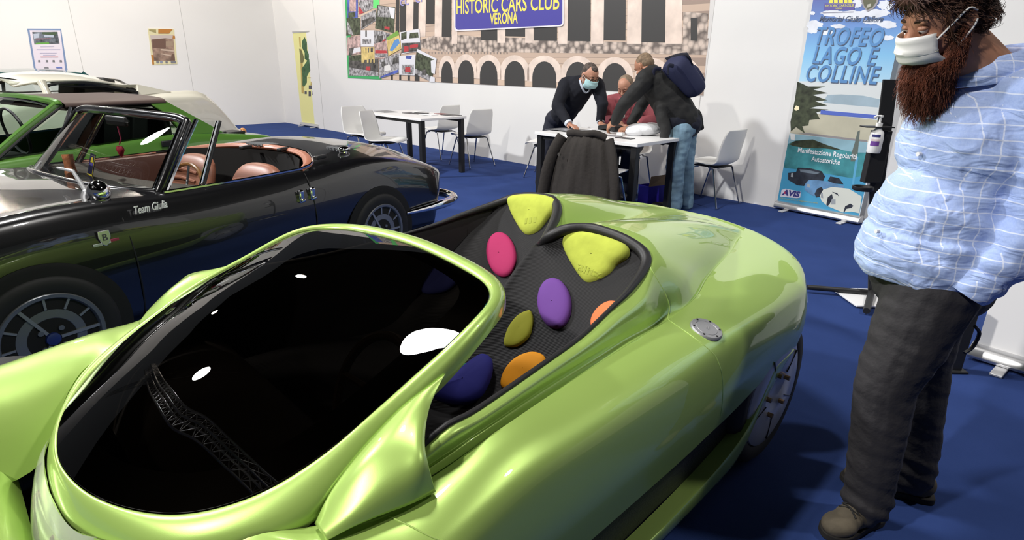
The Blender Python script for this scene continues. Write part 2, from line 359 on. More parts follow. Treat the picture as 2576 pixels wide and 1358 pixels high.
sign.text('HISTORIC CARS CLUB', (1151, 18.5), (1410, 3), 0.20, SY, 0.020, bold=0.004); sign.text('VERONA', (1235, 48), (1305, 44), 0.15, SY, 0.020, bold=0.004)
s0 = sign.b.build('club_sign', sign.mats, smooth=False, weld=False); s0.parent = mur; s0.matrix_parent_inverse = Matrix.Translation(-mur.location); s0['label'] = 'blue club sign with yellow lettering'

# ------------------------------------------------------------------ two posters on the left wall
def lw(x, y): return at_plane(x, y, WC, WE)
def poster(name, label, polys, corners):
    bd = Board(lw, WE)
    bd.poly(corners, polys[0][1], 0.006)
    cs = [lw(*c) for c in corners]; vs = cs+[c+WE*0.006 for c in cs]; n = len(cs)
    bd.b.add(vs, [(i, (i+1) % n, n+(i+1) % n, n+i) for i in range(n)])
    for i, (pts, m) in enumerate(polys[1:]): bd.poly(pts, m, 0.0066+i*0.0004)
    return tag(bd.b.build(name, bd.mats, smooth=False, weld=False), label, 'poster')
def PA(x, y): return (40+x/9.7, 50+y/9.7)
def PB(x, y): return (350+x/10.45, 50+y/10.45)
c_ = lambda n, c, ns=None: mat(n, c, 0.5, noise=ns)
L = lambda f, pts: [f(*p) for p in pts]
poster('event_poster', 'blue framed white poster with a car picture at its head', [
    (None, c_('poster_blue_frame', (0.19, 0.27, 0.45))), (L(PA, [(505, 1330), (1215, 1330), (1080, 255), (330, 250)]), c_('poster_paper', (0.74, 0.68, 0.76))),
    (L(PA, [(450, 600), (1065, 580), (1010, 290), (395, 295)]), c_('poster_photo', (0.13, 0.15, 0.18), (14, 0.8))), (L(PA, [(450, 600), (820, 590), (800, 545), (500, 560)]), c_('poster_green', (0.12, 0.34, 0.06))),
    (L(PA, [(640, 350), (960, 380), (1020, 300), (640, 300)]), c_('poster_trees', (0.06, 0.10, 0.05))), (L(PA, [(440, 460), (560, 430), (570, 330), (420, 340)]), c_('poster_sky', (0.45, 0.5, 0.6))), (L(PA, [(680, 420), (920, 430), (920, 370), (690, 360)]), c_('poster_sky', (0.45, 0.5, 0.6))), (L(PA, [(480, 475), (850, 465), (850, 450), (480, 455)]), c_('poster_red', (0.35, 0.08, 0.1)))]
    + [(L(PA, [(x0, y+22), (x1, y+18), (x1, y), (x0, y)]), c_('poster_ink', (0.50, 0.47, 0.6))) for x0, x1, y in ((600, 930, 640), (500, 1080, 710), (580, 990, 800), (660, 960, 850))]
    + [(L(PA, [(600, 915), (1030, 912), (1030, 890), (600, 890)]), c_('poster_pale_red', (0.6, 0.38, 0.42)))]
    + [(L(PA, [(x, 1030), (x+60, 1030), (x+50, 980), (x, 980)]), c_('poster_grey', (0.2, 0.2, 0.22))) for x in (540, 725, 890, 1065)]
    + [(L(PA, [(690, 1190), (800, 1190), (790, 1145), (690, 1145)]), c_('poster_grey', (0.2, 0.2, 0.22))), (L(PA, [(985, 1180), (1130, 1180), (1120, 1145), (975, 1145)]), c_('poster_logo', (0.15, 0.2, 0.5)))],
    L(PA, [(462, 1330), (1275, 1330), (1100, 215), (275, 212)]))
poster('event_poster', 'yellow edged sepia poster of an old building on the left wall', [
    (None, c_('poster_cream', (0.72, 0.66, 0.40))), (L(PB, [(385, 1075), (945, 1080), (890, 400), (290, 400)]), c_('poster_sepia', (0.30, 0.20, 0.15), (9, 0.5))), (L(PB, [(300, 520), (700, 480), (860, 500), (900, 400), (285, 400)]), c_('poster_sepia_sky', (0.55, 0.47, 0.43))),
    (L(PB, [(350, 740), (700, 740), (690, 480), (340, 510)]), c_('poster_sepia_dark', (0.16, 0.09, 0.065))), (L(PB, [(700, 700), (890, 690), (880, 560), (700, 560)]), c_('poster_sepia_mid', (0.37, 0.27, 0.19))), (L(PB, [(560, 800), (910, 840), (905, 790), (560, 760)]), c_('poster_sepia_pale', (0.55, 0.42, 0.33))),
    (L(PB, [(560, 900), (840, 960), (830, 920), (570, 880)]), c_('poster_sepia_pale', (0.55, 0.42, 0.33))), (L(PB, [(820, 1060), (940, 1060), (920, 900), (860, 900)]), c_('poster_sepia_dark', (0.16, 0.09, 0.065))),
    (L(PB, [(500, 360), (780, 360), (880, 240), (500, 240)]), c_('poster_rust', (0.48, 0.2, 0.04))), (L(PB, [(260, 280), (440, 340), (440, 255), (255, 250)]), c_('poster_olive', (0.35, 0.3, 0.13))), (L(PB, [(345, 1170), (390, 1170), (375, 920), (310, 920)]), c_('poster_rust', (0.48, 0.2, 0.04))),
    (L(PB, [(880, 490), (940, 490), (935, 420), (880, 410)]), c_('poster_rust', (0.48, 0.2, 0.04)))]
    + [(L(PB, [(x, 1135), (x+w, 1135), (x+w-6, 1085), (x-6, 1085)]), c_(n, col)) for x, w, n, col in ((450, 70, 'poster_grey', (0.2, 0.2, 0.22)), (545, 70, 'poster_greyblue', (0.25, 0.28, 0.38)), (690, 60, 'poster_grey', (0.2, 0.2, 0.22)), (830, 135, 'poster_grey', (0.2, 0.2, 0.22)))],
    L(PB, [(340, 1180), (1005, 1160), (915, 240), (225, 225)]))

# ------------------------------------------------------------------ roll-up banners
ALU = mat('brushed_aluminium', (0.62, 0.62, 0.63), 0.3, 0.9); ALUL = mat('pale_aluminium', (0.7, 0.7, 0.71), 0.45, 0.6); BLACK = mat('black_plastic', (0.012, 0.012, 0.013), 0.45); POLEM = mat('grey_pole', (0.25, 0.25, 0.26), 0.4, 0.5)
def banner(name, label, a, b, h, draw, matsheet, lean=0.0, foot_in=0.16):
    """a,b: floor points left/right of the cassette seen from the front; draw(board) adds the print"""
    a = Vector(a); b = Vector(b); e = (b-a).normalized(); n = Vector((e.y, -e.x, 0)); w = (b-a).length; rz = atan2(e.y, e.x)
    root = empty(name, (a+b)/2, 0, label, 'banner')
    up = (ZUP - n*lean).normalized()
    inv = Matrix.Translation(-root.location)
    def par(o): o.parent = root; o.matrix_parent_inverse = inv; return o
    m = MB(); prof = [(-0.05, 0.015), (0.04, 0.015), (0.048, 0.03), (0.04, 0.06), (0.02, 0.08), (-0.02, 0.09), (-0.05, 0.08)]
    m.grid([[p0+n*x+ZUP*z for x, z in prof] for p0 in (a, b)], close_v=True, cap=True); par(m.build('cassette', ALU, bevel=0.003))
    for t in (foot_in, 1-foot_in):
        par(MB().box(a+e*w*t+ZUP*0.0075+n*0.02, (0.05, 0.26, 0.012), rz=rz).build('foot', ALUL, smooth=False, bevel=0.003))
    s = MB(); a2 = a+e*0.02+ZUP*0.085; b2 = b-e*0.02+ZUP*0.085; t = up*(h-0.085)
    s.add([a2, b2, b2+t, a2+t, a2-n*0.002, b2-n*0.002, b2+t-n*0.002, a2+t-n*0.002], [(0, 1, 2, 3), (7, 6, 5, 4), (0, 4, 5, 1), (1, 5, 6, 2), (2, 6, 7, 3), (3, 7, 4, 0)])
    sh = par(s.build('sheet', matsheet, smooth=False))
    par(MB().box((a+b)/2+up*h, (w-0.02, 0.02, 0.03), rz=rz).build('top_rail', ALU, smooth=False, bevel=0.004))
    par(MB().cyl((a+b)/2-n*0.04+ZUP*0.05, (a+b)/2-n*0.02+up*h, 0.012, 10).build('pole', POLEM))
    if draw:
        bd = Board(lambda x, y: at_plane(x, y, a2, n+ZUP*lean), (n+ZUP*lean).normalized()); bd.up = up; draw(bd)
        o = bd.b.build('artwork', bd.mats, smooth=False, weld=False); o.parent = sh
    return root
def rosebanner(bd):
    R = lambda x, y: (730+x/4.527, 40+y/4.527)
    P = lambda pts, m, l: bd.poly([R(*p) for p in pts], m, l)
    leaf = mat('leaf_green', (0.045, 0.12, 0.045), 0.5, noise=(12, 0.5)); red = mat('rose_red', (0.50, 0.03, 0.05), 0.5, noise=(14, 0.5)); och = mat('banner_ochre', (0.50, 0.36, 0.10), 0.5); dk = mat('banner_dark', (0.08, 0.08, 0.10), 0.5)
    P([(112, 370), (130, 880), (155, 885), (150, 650), (140, 520), (130, 380)], och, 0.001)
    P([(100, 240), (118, 240), (122, 355), (108, 355)], och, 0.001); P([(103, 370), (135, 400), (160, 480), (150, 530), (120, 540)], mat('banner_olive', (0.16, 0.15, 0.05), 0.5), 0.0015)
    P([(140, 700), (130, 600), (160, 560), (195, 510), (165, 490), (165, 420), (135, 360), (135, 290), (165, 240), (190, 300), (192, 390), (215, 440), (212, 490), (240, 500), (258, 540), (245, 600), (210, 650), (190, 690), (190, 760), (160, 805), (140, 800)], leaf, 0.002)
    P([(213, 270), (230, 238), (262, 250), (292, 285), (312, 360), (300, 395), (262, 410), (245, 445), (232, 430), (218, 360)], red, 0.0025)
    P([(262, 300), (285, 330), (280, 370), (250, 365), (245, 320)], mat('rose_dark', (0.30, 0.01, 0.03), 0.5), 0.003)
    P([(232, 790), (275, 790), (270, 750), (252, 738), (235, 752)], och, 0.002); P([(212, 832), (294, 838), (294, 795), (212, 790)], dk, 0.002)
    P([(205, 708), (305, 710), (305, 702), (205, 700)], och, 0.002)
    for x, w, h in ((165, 24, 30), (210, 26, 55), (247, 16, 40), (278, 8, 25), (298, 10, 12)): P([(x, 860+h), (x+w, 860+h), (x+w, 860), (x, 858)], dk, 0.002)
YB = mat('yellow_banner_cloth', (0.80, 0.77, 0.33), 0.5)
a = at_z(759, 316); b = at_z(803, 322.5)
banner('rollup_banner', 'narrow yellow roll-up banner with a red rose near the room corner', a, b, 1.98, rosebanner, YB)
def trofeo(bd):
    T = lambda x, y: (1940+x/4.527, y/4.527)
    V = lambda x, y: (1930+x/4.527, 280+y/4.527)
    P = lambda f, pts, m, l: bd.poly([f(*p) for p in pts], m, l)
    cl = mat('banner_cloud', (0.80, 0.83, 0.90), 0.5, noise=(9, 0.1)); 
    # cloud puffs in the printed sky
    rnd = random.Random(3)
    def puff(cx, cy, rx, ry, l, m=cl):
        n = 22; P(T, [(cx+rx*cos(2*pi*i/n)*(0.8+0.35*rnd.random()), cy+ry*sin(2*pi*i/n)*(0.75+0.4*rnd.random())) for i in range(n)], m, l)
    for i, (cx, cy, rx, ry) in enumerate(((500, 290, 95, 55), (470, 350, 60, 30), (700, 150, 130, 40), (900, 170, 200, 55), (1180, 150, 180, 45), (1300, 60, 90, 60), (1330, 280, 110, 45), (1150, 250, 110, 30), (640, 370, 90, 30), (1330, 430, 70, 30), (760, 300, 80, 26), (470, 150, 30, 22), (980, 40, 60, 50))): puff(cx, cy, rx, ry, 0.001+i*0.00008)
    # lower scene
    P(T, [(300, 925), (1330, 940), (1225, 1358), (235, 1358)], mat('banner_pale_water', (0.72, 0.76, 0.76), 0.5), 0.0008)
    P(T, [(590, 1170), (1225, 1225), (1240, 1130), (1050, 1090), (800, 1075), (640, 1080)], mat('banner_hill', (0.36, 0.47, 0.54), 0.5, noise=(5, .15)), 0.001)
    P(V, [(310, 0), (1260, 100), (1215, 360), (1130, 345), (260, 250)], mat('banner_sunset', (0.60, 0.57, 0.43), 0.5, noise=(2, .2)), 0.0012)
    P(V, [(345, 252), (480, 248), (1140, 330), (1140, 350), (700, 300)], mat('banner_far_shore', (0.30, 0.28, 0.28), 0.5), 0.0014)
    P(V, [(255, 255), (1135, 350), (1120, 860), (1035, 1222), (112, 1042)], mat('banner_lake_blue', (0.07, 0.34, 0.56), 0.5), 0.0013)
    P(V, [(255, 255), (1135, 350), (1130, 480), (700, 440), (240, 370)], mat('banner_lake_pale', (0.30, 0.50, 0.58), 0.5, noise=(3, .25)), 0.0015)
    P(V, [(235, 370), (330, 330), (520, 320), (640, 370), (860, 440), (1000, 470), (1190, 470), (1160, 720), (960, 760), (560, 690), (190, 640)], mat('banner_teal', (0.06, 0.28, 0.31), 0.5, noise=(6, .45)), 0.0017)
    P(V, [(960, 480), (1000, 350), (1030, 230), (1058, 215), (1050, 300), (1030, 500), (1000, 570), (950, 570)], mat('banner_tower', (0.14, 0.17, 0.15), 0.5), 0.002)
    P(V, [(1010, 520), (1040, 520), (990, 830), (965, 830)], mat('banner_reflect', (0.12, 0.42, 0.66), 0.5), 0.0019)
    tree = mat('banner_tree', (0.045, 0.055, 0.03), 0.5, noise=(20, 0.6))
    def spray(pts, l): P(V, pts, tree, l)
    spray([(290, 0), (310, -110), (370, -120), (430, -70), (640, -75), (480, -35), (700, -20), (560, 10), (600, 85), (480, 100), (470, 160), (400, 170), (430, 250), (330, 180), (270, 230), (265, 120)], 0.002)
    P(T, [(300, 930), (350, 950), (420, 985), (620, 985), (480, 1020), (650, 1060), (470, 1080), (640, 1140), (500, 1150), (640, 1200), (420, 1215), (470, 1280), (560, 1358), (240, 1358)], tree, 0.0022)
    spray([(250, 375), (320, 335), (520, 320), (660, 375), (870, 445), (640, 420), (420, 415), (300, 395)], 0.0023)
    P(T, [(262, 1240), (285, 1200), (320, 1215), (320, 1245), (285, 1262)], mat('banner_sun', (0.95, 0.85, 0.55), 0.5), 0.0026)
    P(V, [(262, 255), (320, 262), (315, 330), (270, 320)], mat('banner_sun2', (0.8, 0.82, 0.8), 0.5), 0.0026)
    P(T, [(566, 1254), (1208, 1310), (1200, 1352), (562, 1300)], mat('banner_strip', (0.10, 0.16, 0.56), 0.5), 0.003)
    # the printed cars: dark saloon, blue roadster, cream roadster
    dkc = mat('print_dark_car', (0.03, 0.035, 0.05), 0.5, noise=(16, .5)); blc = mat('print_blue_car', (0.13, 0.27, 0.46), 0.5, noise=(10, .3)); crc = mat('print_cream_car', (0.70, 0.72, 0.64), 0.5); chrome = mat('print_grey', (0.35, 0.38, 0.40), 0.5); 
    P(V, [(240, 700), (330, 690), (350, 640), (480, 645), (620, 680), (660, 740), (640, 790), (480, 780), (420, 850), (340, 840), (240, 780)], dkc, 0.0026)
    P(V, [(270, 745), (300, 750), (298, 700), (275, 705)], chrome, 0.0028); P(V, [(370, 660), (460, 665), (600, 700), (560, 715), (380, 690)], mat('print_window', (0.16, 0.2, 0.24), 0.5), 0.0028)
    P(V, [(690, 790), (720, 740), (820, 760), (870, 830), (760, 820)], dkc, 0.0027)
    P(V, [(430, 830), (470, 785), (560, 780), (700, 800), (880, 850), (860, 900), (660, 880), (600, 960), (520, 960), (430, 900)], blc, 0.003)
    P(V, [(540, 940), (570, 880), (620, 860), (640, 890), (600, 970), (560, 980)], dkc, 0.0032); P(V, [(455, 860), (490, 870), (485, 830), (455, 825)], chrome, 0.0032)
    P(V, [(600, 960), (640, 890), (740, 860), (930, 880), (1080, 970), (1050, 1160), (960, 1140), (860, 1150), (790, 1120), (690, 1080), (620, 1020)], crc, 0.0034)
    P(V, [(675, 1060), (690, 980), (740, 940), (750, 985), (710, 1060), (685, 1080)], dkc, 0.0036); P(V, [(740, 915), (800, 930), (825, 975), (800, 950), (750, 925)], dkc, 0.0036)
    P(V, [(870, 1145), (890, 1080), (950, 1050), (985, 1075), (960, 1100), (905, 1110), (880, 1150)], dkc, 0.0036)
    P(V, [(612, 980), (640, 990), (635, 930), (615, 930)], chrome, 0.0036); P(V, [(725, 1060), (780, 1060), (780, 1000), (735, 1000)], chrome, 0.0036)
    # lettering
    LB = mat('letter_blue', (0.11, 0.28, 0.57), 0.5); LS = mat('letter_shade', (0.10, 0.13, 0.2), 0.5); WHT = mat('letter_white', (0.9, 0.92, 0.95), 0.5)
    for body, p0, p1 in (('TROFEO', (512, 405), (1282, 425)), ('LAGO E', (487, 625), (1212, 645)), ('COLLINE', (405, 830), (1232, 860))):
        bd.text(body, T(p0[0]+6, p0[1]+6), T(p1[0]+6, p1[1]+6), 0.155, LS, 0.0035, bold=0.005, shear=0.1, spacing=1.12); bd.text(body, T(*p0), T(*p1), 0.155, LB, 0.0042, bold=0.003, shear=0.1, spacing=1.12)
    bd.text('Memorial Giulio Dallora', T(553, 212), T(1278, 218), 0.05, LS, 0.0035, shear=0.3, bold=0.001)
    bd.text('Manifestazione Regolarità', V(352, 445), V(1032, 528), 0.05, WHT, 0.0035, bold=0.001); bd.text('Autostoriche', V(508, 537), V(832, 580), 0.05, WHT, 0.0035, bold=0.001)
    P(V, [(150, 970), (165, 895), (210, 880), (385, 915), (378, 980), (340, 988)], mat('logo_pale', (0.72, 0.70, 0.80), 0.5), 0.0038); bd.text('AVIS', V(170, 918), V(378, 947), 0.055, mat('logo_navy', (0.05, 0.05, 0.22), 0.5), 0.0045, bold=0.004, shear=0.2)
    P(V, [(190, 935), (212, 937), (205, 905)], mat('logo_red', (0.7, 0.05, 0.12), 0.5), 0.005)
    bd.text('E il piacere pulito di viaggiare sotto stelle', V(158, 990), V(575, 1045), 0.014, mat('letter_olive', (0.45, 0.5, 0.25), 0.5), 0.0035)
    # club badge and shield at the head of the banner
    P(T, [(600, 115), (945, 115), (962, 38), (610, 38)], mat('badge_violet', (0.13, 0.11, 0.36), 0.5), 0.0036); P(T, [(655, 38), (930, 38), (905, -50), (690, -60)], mat('badge_yellow', (0.85, 0.80, 0.12), 0.5), 0.0036)
    for x in (705, 760, 820, 870): P(T, [(x, 34), (x+12, 34), (x+10, -40), (x, -40)], mat('badge_violet', (0.13, 0.11, 0.36), 0.5), 0.004)
    bd.text('HISTORIC CARS CLUB', T(622, 68), T(945, 60), 0.022, mat('badge_yellow', (0.85, 0.80, 0.12), 0.5), 0.0042); bd.text('VERONA', T(735, 97), T(815, 95), 0.014, mat('badge_yellow', (0.85, 0.80, 0.12), 0.5), 0.0042)
    P(T, [(585, 150), (940, 140), (940, 130), (585, 140)], mat('badge_grey', (0.4, 0.4, 0.48), 0.5), 0.0036)
    P(T, [(1025, 0), (1045, 75), (1100, 135), (1170, 100), (1220, 30), (1235, -60), (1020, -60)], mat('shield_edge', (0.35, 0.33, 0.36), 0.5), 0.0036); P(T, [(1045, 0), (1060, 65), (1100, 112), (1155, 85), (1200, 20), (1212, -60), (1040, -60)], mat('shield_olive', (0.13, 0.13, 0.08), 0.5), 0.004)
    P(T, [(1085, 90), (1130, 80), (1140, 40), (1100, 50)], mat('shield_pale', (0.5, 0.48, 0.4), 0.5), 0.0044)
def sky_print():
    m = mat('printed_sky', (0.2, 0.4, 0.75), 0.5); nt = m.node_tree; b = nt.nodes['Principled BSDF']; g = nt.nodes.new('ShaderNodeTexCoord'); sp = nt.nodes.new('ShaderNodeSeparateXYZ'); mr = nt.nodes.new('ShaderNodeMapRange')
    mr.inputs['From Min'].default_value = 0.0; mr.inputs['From Max'].default_value = 1.0
    r = nt.nodes.new('ShaderNodeValToRGB'); e = r.color_ramp.elements; e[0].position = 0.42; e[0].color = (0.75, 0.86, 0.93, 1); e[1].position = 0.98; e[1].color = (0.12, 0.15, 0.42, 1)
    for p, c in ((0.58, (0.52, 0.77, 0.92, 1)), (0.72, (0.25, 0.55, 0.83, 1)), (0.84, (0.17, 0.33, 0.68, 1))): q = e.new(p); q.color = c
    nt.links.new(g.outputs['Generated'], sp.inputs[0]); nt.links.new(sp.outputs['Z'], mr.inputs['Value']); nt.links.new(mr.outputs[0], r.inputs['Fac']); nt.links.new(r.outputs['Color'], b.inputs['Base Color'])
    return m
banner('rollup_banner', 'tall blue roll-up banner reading TROFEO LAGO E COLLINE', at_z(1950, 523), at_z(2163, 566), 2.06, trofeo, sky_print())
WB = mat('white_banner_cloth', (0.82, 0.81, 0.80), 0.5)
wa = at_z(2435, 897); wd = (at_z(2576, 941)-wa).normalized()
banner('rollup_banner', 'plain white roll-up banner standing behind the bearded man', wa, wa+wd*0.85, 2.0, None, WB, foot_in=0.17)
# ------------------------------------------------------------------ lime green open concept car (local x runs rearwards, y to the car's right)
GC = empty('sports_car', (-0.2546, 1.6688, 0), pi/4, 'lime green open two-seat concept car with coloured cushion pads in its black cockpit', 'car')
GCM = Matrix.Translation((-0.2546, 1.6688, 0)) @ Matrix.Rotation(pi/4, 4, 'Z'); GCI = GCM.inverted()
def g3(p, s=-1): return Vector((p[0]-1.0, s*p[1], p[2]))
def gray(x, y):
    d = ray(x, y); return GCI @ CAM_P, (GCI.to_3x3() @ d).normalized()
def paint(name, col, flake=True, metal=0.55, rough=0.34):
    m = mat(name, col, rough, metal, coat=1.0, coat_rough=0.015)
    if flake:
        nt = m.node_tree; b = nt.nodes['Principled BSDF']; tc = nt.nodes.new('ShaderNodeTexCoord'); n = nt.nodes.new('ShaderNodeTexNoise'); n.inputs['Scale'].default_value = 900
        bp = nt.nodes.new('ShaderNodeBump'); bp.inputs['Strength'].default_value = 0.06; bp.inputs['Distance'].default_value = 0.001
        nt.links.new(tc.outputs['Object'], n.inputs['Vector']); nt.links.new(n.outputs['Fac'], bp.inputs['Height']); nt.links.new(bp.outputs['Normal'], b.inputs['Normal'])
    return m
LIME = paint('lime_metallic_paint', (0.40, 0.58, 0.14), True, 0.35, 0.36)
BLKTRIM = mat('black_rubber_trim', (0.014, 0.0135, 0.0145), 0.5, bump=(300, 0.2, 0.001))
TUB = mat('black_ribbed_upholstery', (0.014, 0.0135, 0.0145), 0.6, spec=0.2)
def rib_bump(m):
    nt = m.node_tree; b = nt.nodes['Principled BSDF']; tc = nt.nodes.new('ShaderNodeTexCoord'); w = nt.nodes.new('ShaderNodeTexWave'); w.wave_type = 'BANDS'; w.bands_direction = 'DIAGONAL'
    w.inputs['Scale'].default_value = 70; bp = nt.nodes.new('ShaderNodeBump'); bp.inputs['Strength'].default_value = 0.35; bp.inputs['Distance'].default_value = 0.002
    nt.links.new(tc.outputs['Object'], w.inputs['Vector']); nt.links.new(w.outputs['Fac'], bp.inputs['Height']); nt.links.new(bp.outputs['Normal'], b.inputs['Normal'])
rib_bump(TUB)
GL = [(.04, 0, .585), (.055, .12, .586), (.075, .19, .588), (.097, .242, .589), (.131, .301, .591), (.167, .354, .599), (.216, .402, .613), (.248, .424, .625), (.281, .445, .635), (.318, .459, .649), (.361, .469, .667), (.406, .482, .687), (.463, .483, .715), (.541, .482, .743), (.62, .475, .772), (.702, .472, .801), (.758, .462, .825), (.816, .45, .843), (.869, .417, .843), (.905, .375, .845), (.926, .314, .850), (.936, .22, .857), (.943, .1, .863), (.945, 0, .865)]
GB = [(.012, 0, .52), (.022, .14, .522), (.05, .22, .53), (.08, .30, .545), (.115, .375, .56), (.155, .43, .575), (.21, .475, .585), (.255, .505, .595), (.29, .525, .602), (.325, .535, .61), (.365, .535, .632), (.41, .53, .657), (.475, .525, .695), (.555, .52, .732), (.645, .515, .757), (.72, .508, .795), (.785, .495, .822), (.845, .478, .842), (.905, .445, .843), (.95, .395, .845), (.975, .33, .852), (.985, .225, .862), (.99, .1, .869), (.995, 0, .871)]
# windscreen: a bubble stretched over its outline
NG = len(GL)
half = [g3(p) for p in GL]; outline = half + [Vector((p.x, -p.y, p.z)) for p in half[-2:0:-1]]
def smooth_ring(ps, n):
    for _ in range(n): ps = [ps[i]*.5+(ps[i-1]+ps[(i+1) % len(ps)])*.25 for i in range(len(ps))]
    return ps
NR = 120
outline_s = resample(cr(outline, 6, closed=True)+[outline[0]], NR)[:-1]; outline_s = smooth_ring(outline_s, 3)
cxy = Vector((0.50-1.0, 0, 0)); HB = 0.075
def zplane(x): return .578+.318*(x+1.0-.04)
dzs = [p.z-zplane(p.x) for p in outline_s]
for _ in range(6): dzs = [dzs[i]*.5+(dzs[i-1]+dzs[(i+1) % NR])*.25 for i in range(NR)]
outline_s = [Vector((p.x, p.y, zplane(p.x)+d)) for p, d in zip(outline_s, dzs)]
rowsG = []
for r in [0, .06, .13, .2, .27, .34, .41, .48, .55, .62, .69, .76, .82, .87, .91, .95, .98, 1.0]:
    row = []
    for p, dz in zip(outline_s, dzs):
        q = cxy.lerp(Vector((p.x, p.y, 0)), r)
        row.append(Vector((q.x, q.y, zplane(q.x)+dz*r**3+HB*(1-r*r))))
    rowsG.append(row)
DKGLASS = glass_mat('dark_tinted_glass', (0.10, 0.088, 0.075), 1.0)
b = MB(); b.grid(rowsG, close_v=True); WS = b.build('windscreen', DKGLASS, GC, angle=80)
# black printed band round the pane
b = MB(); b.grid([[p+Vector((0, 0, -0.002)) for p in rowsG[13]], [p+Vector((0, 0, -0.001)) for p in rowsG[17]]], close_v=True)
o = b.build('screen_border', mat('black_frit', (0.006, 0.006, 0.006), 0.4), WS)
# green surround: cowl, pillars and header
def halves(fn):
    a = fn(-1); return a
ring = [];
hb = [g3(p) for p in GB]; ob = cr(hb + [Vector((p.x, -p.y, p.z)) for p in hb[-2:0:-1]], 6, closed=True); ob = smooth_ring(resample(ob+[ob[0]], NR)[:-1], 3)
ob2 = []
_gl = cr(outline, 6, closed=True); _gb = cr(hb + [Vector((p.x, -p.y, p.z)) for p in hb[-2:0:-1]], 6, closed=True)
for p in outline_s:
    k_ = min(range(len(_gl)), key=lambda i: (_gl[i]-p).length); ob2.append(_gb[k_])
ob = smooth_ring(ob2, 6)
mid = []
for a, c in zip(outline_s, ob):
    m_ = a.lerp(c, 0.45)+Vector((0, 0, 0.012)); mid.append(m_)
b = MB(); b.grid([[p+Vector((0, 0, -0.02)) for p in outline_s], outline_s, [a.lerp(m_, .5)+Vector((0, 0, .003)) for a, m_ in zip(outline_s, mid)], mid, [m_.lerp(c, .55)+Vector((0, 0, .004)) for m_, c in zip(mid, ob)], ob, [p+Vector((0, 0, -0.028)) for p in ob]], close_v=True)
b.build('windscreen_surround', LIME, GC, subsurf=1, angle=75)
# fenders, doors and tail
ST = [
 [(-.56, .40, .36), (-.60, .50, .36), (-.60, .58, .35), (-.58, .66, .33), (-.56, .69, .30), (-.55, .70, .27), (-.54, .70, .24)],
 [(-.40, .36, .38), (-.40, .46, .46), (-.40, .58, .48), (-.40, .68, .44), (-.40, .73, .38), (-.40, .745, .33), (-.40, .745, .28)],
 [(-.15, .34, .38), (-.15, .45, .52), (-.15, .58, .56), (-.15, .69, .52), (-.15, .74, .46), (-.15, .76, .42), (-.15, .76, .38)],
 [(.02, .34, .40), (.02, .44, .525), (.02, .58, .578), (.02, .69, .54), (.02, .745, .48), (.02, .765, .44), (.02, .765, .40)],
 [(.21, .475, .583), (.21, .54, .596), (.21, .62, .594), (.21, .70, .56), (.21, .75, .50), (.21, .765, .44), (.21, .765, .37)],
 [(.335, .54, .590), (.34, .60, .594), (.345, .66, .586), (.35, .715, .56), (.35, .752, .52), (.35, .766, .45), (.35, .76, .355)],
 [(.45, .60, .608), (.45, .65, .615), (.45, .70, .605), (.45, .735, .585), (.45, .757, .55), (.45, .767, .47), (.45, .755, .345)],
 [(.68, .63, .66), (.68, .665, .655), (.68, .70, .64), (.68, .735, .61), (.68, .757, .55), (.68, .767, .47), (.68, .752, .335)],
 [(.90, .61, .66), (.90, .655, .655), (.90, .70, .64), (.90, .735, .61), (.90, .757, .55), (.90, .767, .46), (.90, .75, .33)],
 [(1.26, .585, .66), (1.26, .64, .658), (1.26, .69, .645), (1.26, .732, .615), (1.26, .757, .555), (1.26, .767, .465), (1.26, .75, .335)],
 [(1.45, .575, .66), (1.45, .635, .66), (1.45, .69, .647), (1.45, .732, .617), (1.45, .757, .557), (1.45, .767, .47), (1.45, .75, .345)],
 [(1.66, .55, .668), (1.64, .63, .666), (1.62, .69, .65), (1.62, .735, .62), (1.62, .757, .56), (1.62, .765, .48), (1.62, .752, .36)],
 [(1.87, .49, .68), (1.87, .60, .678), (1.86, .685, .66), (1.85, .735, .632), (1.85, .757, .57), (1.85, .765, .50), (1.85, .757, .40)],
 [(2.14, .44, .70), (2.10, .585, .690), (2.07, .68, .668), (2.06, .732, .64), (2.06, .755, .58), (2.06, .765, .50), (2.05, .757, .42)],
 [(2.30, .395, .713), (2.25, .53, .702), (2.19, .65, .685), (2.16, .715, .65), (2.15, .74, .58), (2.14, .745, .50), (2.13, .74, .43)],
 [(2.42, .36, .722), (2.38, .46, .715), (2.32, .58, .70), (2.285, .64, .665), (2.27, .66, .58), (2.25, .66, .50), (2.24, .66, .44)],
 [(2.43, .355, .722), (2.438, .372, .719), (2.445, .385, .708), (2.445, .40, .675), (2.43, .40, .58), (2.41, .40, .50), (2.39, .40, .44)],
 [(2.463, .20, .732), (2.472, .202, .73), (2.48, .205, .715), (2.478, .21, .68), (2.46, .21, .58), (2.44, .21, .50), (2.42, .21, .44)],
 [(2.47, 0, .735), (2.48, 0, .732), (2.488, 0, .716), (2.485, 0, .68), (2.465, 0, .58), (2.445, 0, .50), (2.425, 0, .44)]]
RIM = [(.42, .565, .595), (.57, .595, .70), (.68, .588, .70), (.93, .55, .70), (1.10, .525, .705), (1.25, .50, .725), (1.37, .485, .752), (1.50, .45, .785), (1.545, .41, .812), (1.557, .33, .834), (1.557, .24, .844), (1.545, .18, .845), (1.50, .12, .835), (1.475, .075, .805), (1.485, .03, .772), (1.51, 0, .755)]
RIMF = [(.42, .565, .595), (.57, .595, .70), (.68, .588, .70), (.95, .56, .70), (1.18, .535, .715), (1.40, .51, .738), (1.56, .49, .765), (1.71, .45, .795), (1.77, .41, .818), (1.79, .33, .838), (1.79, .24, .846), (1.778, .18, .846), (1.735, .12, .832), (1.665, .07, .805), (1.58, .03, .775), (1.51, 0, .755)]
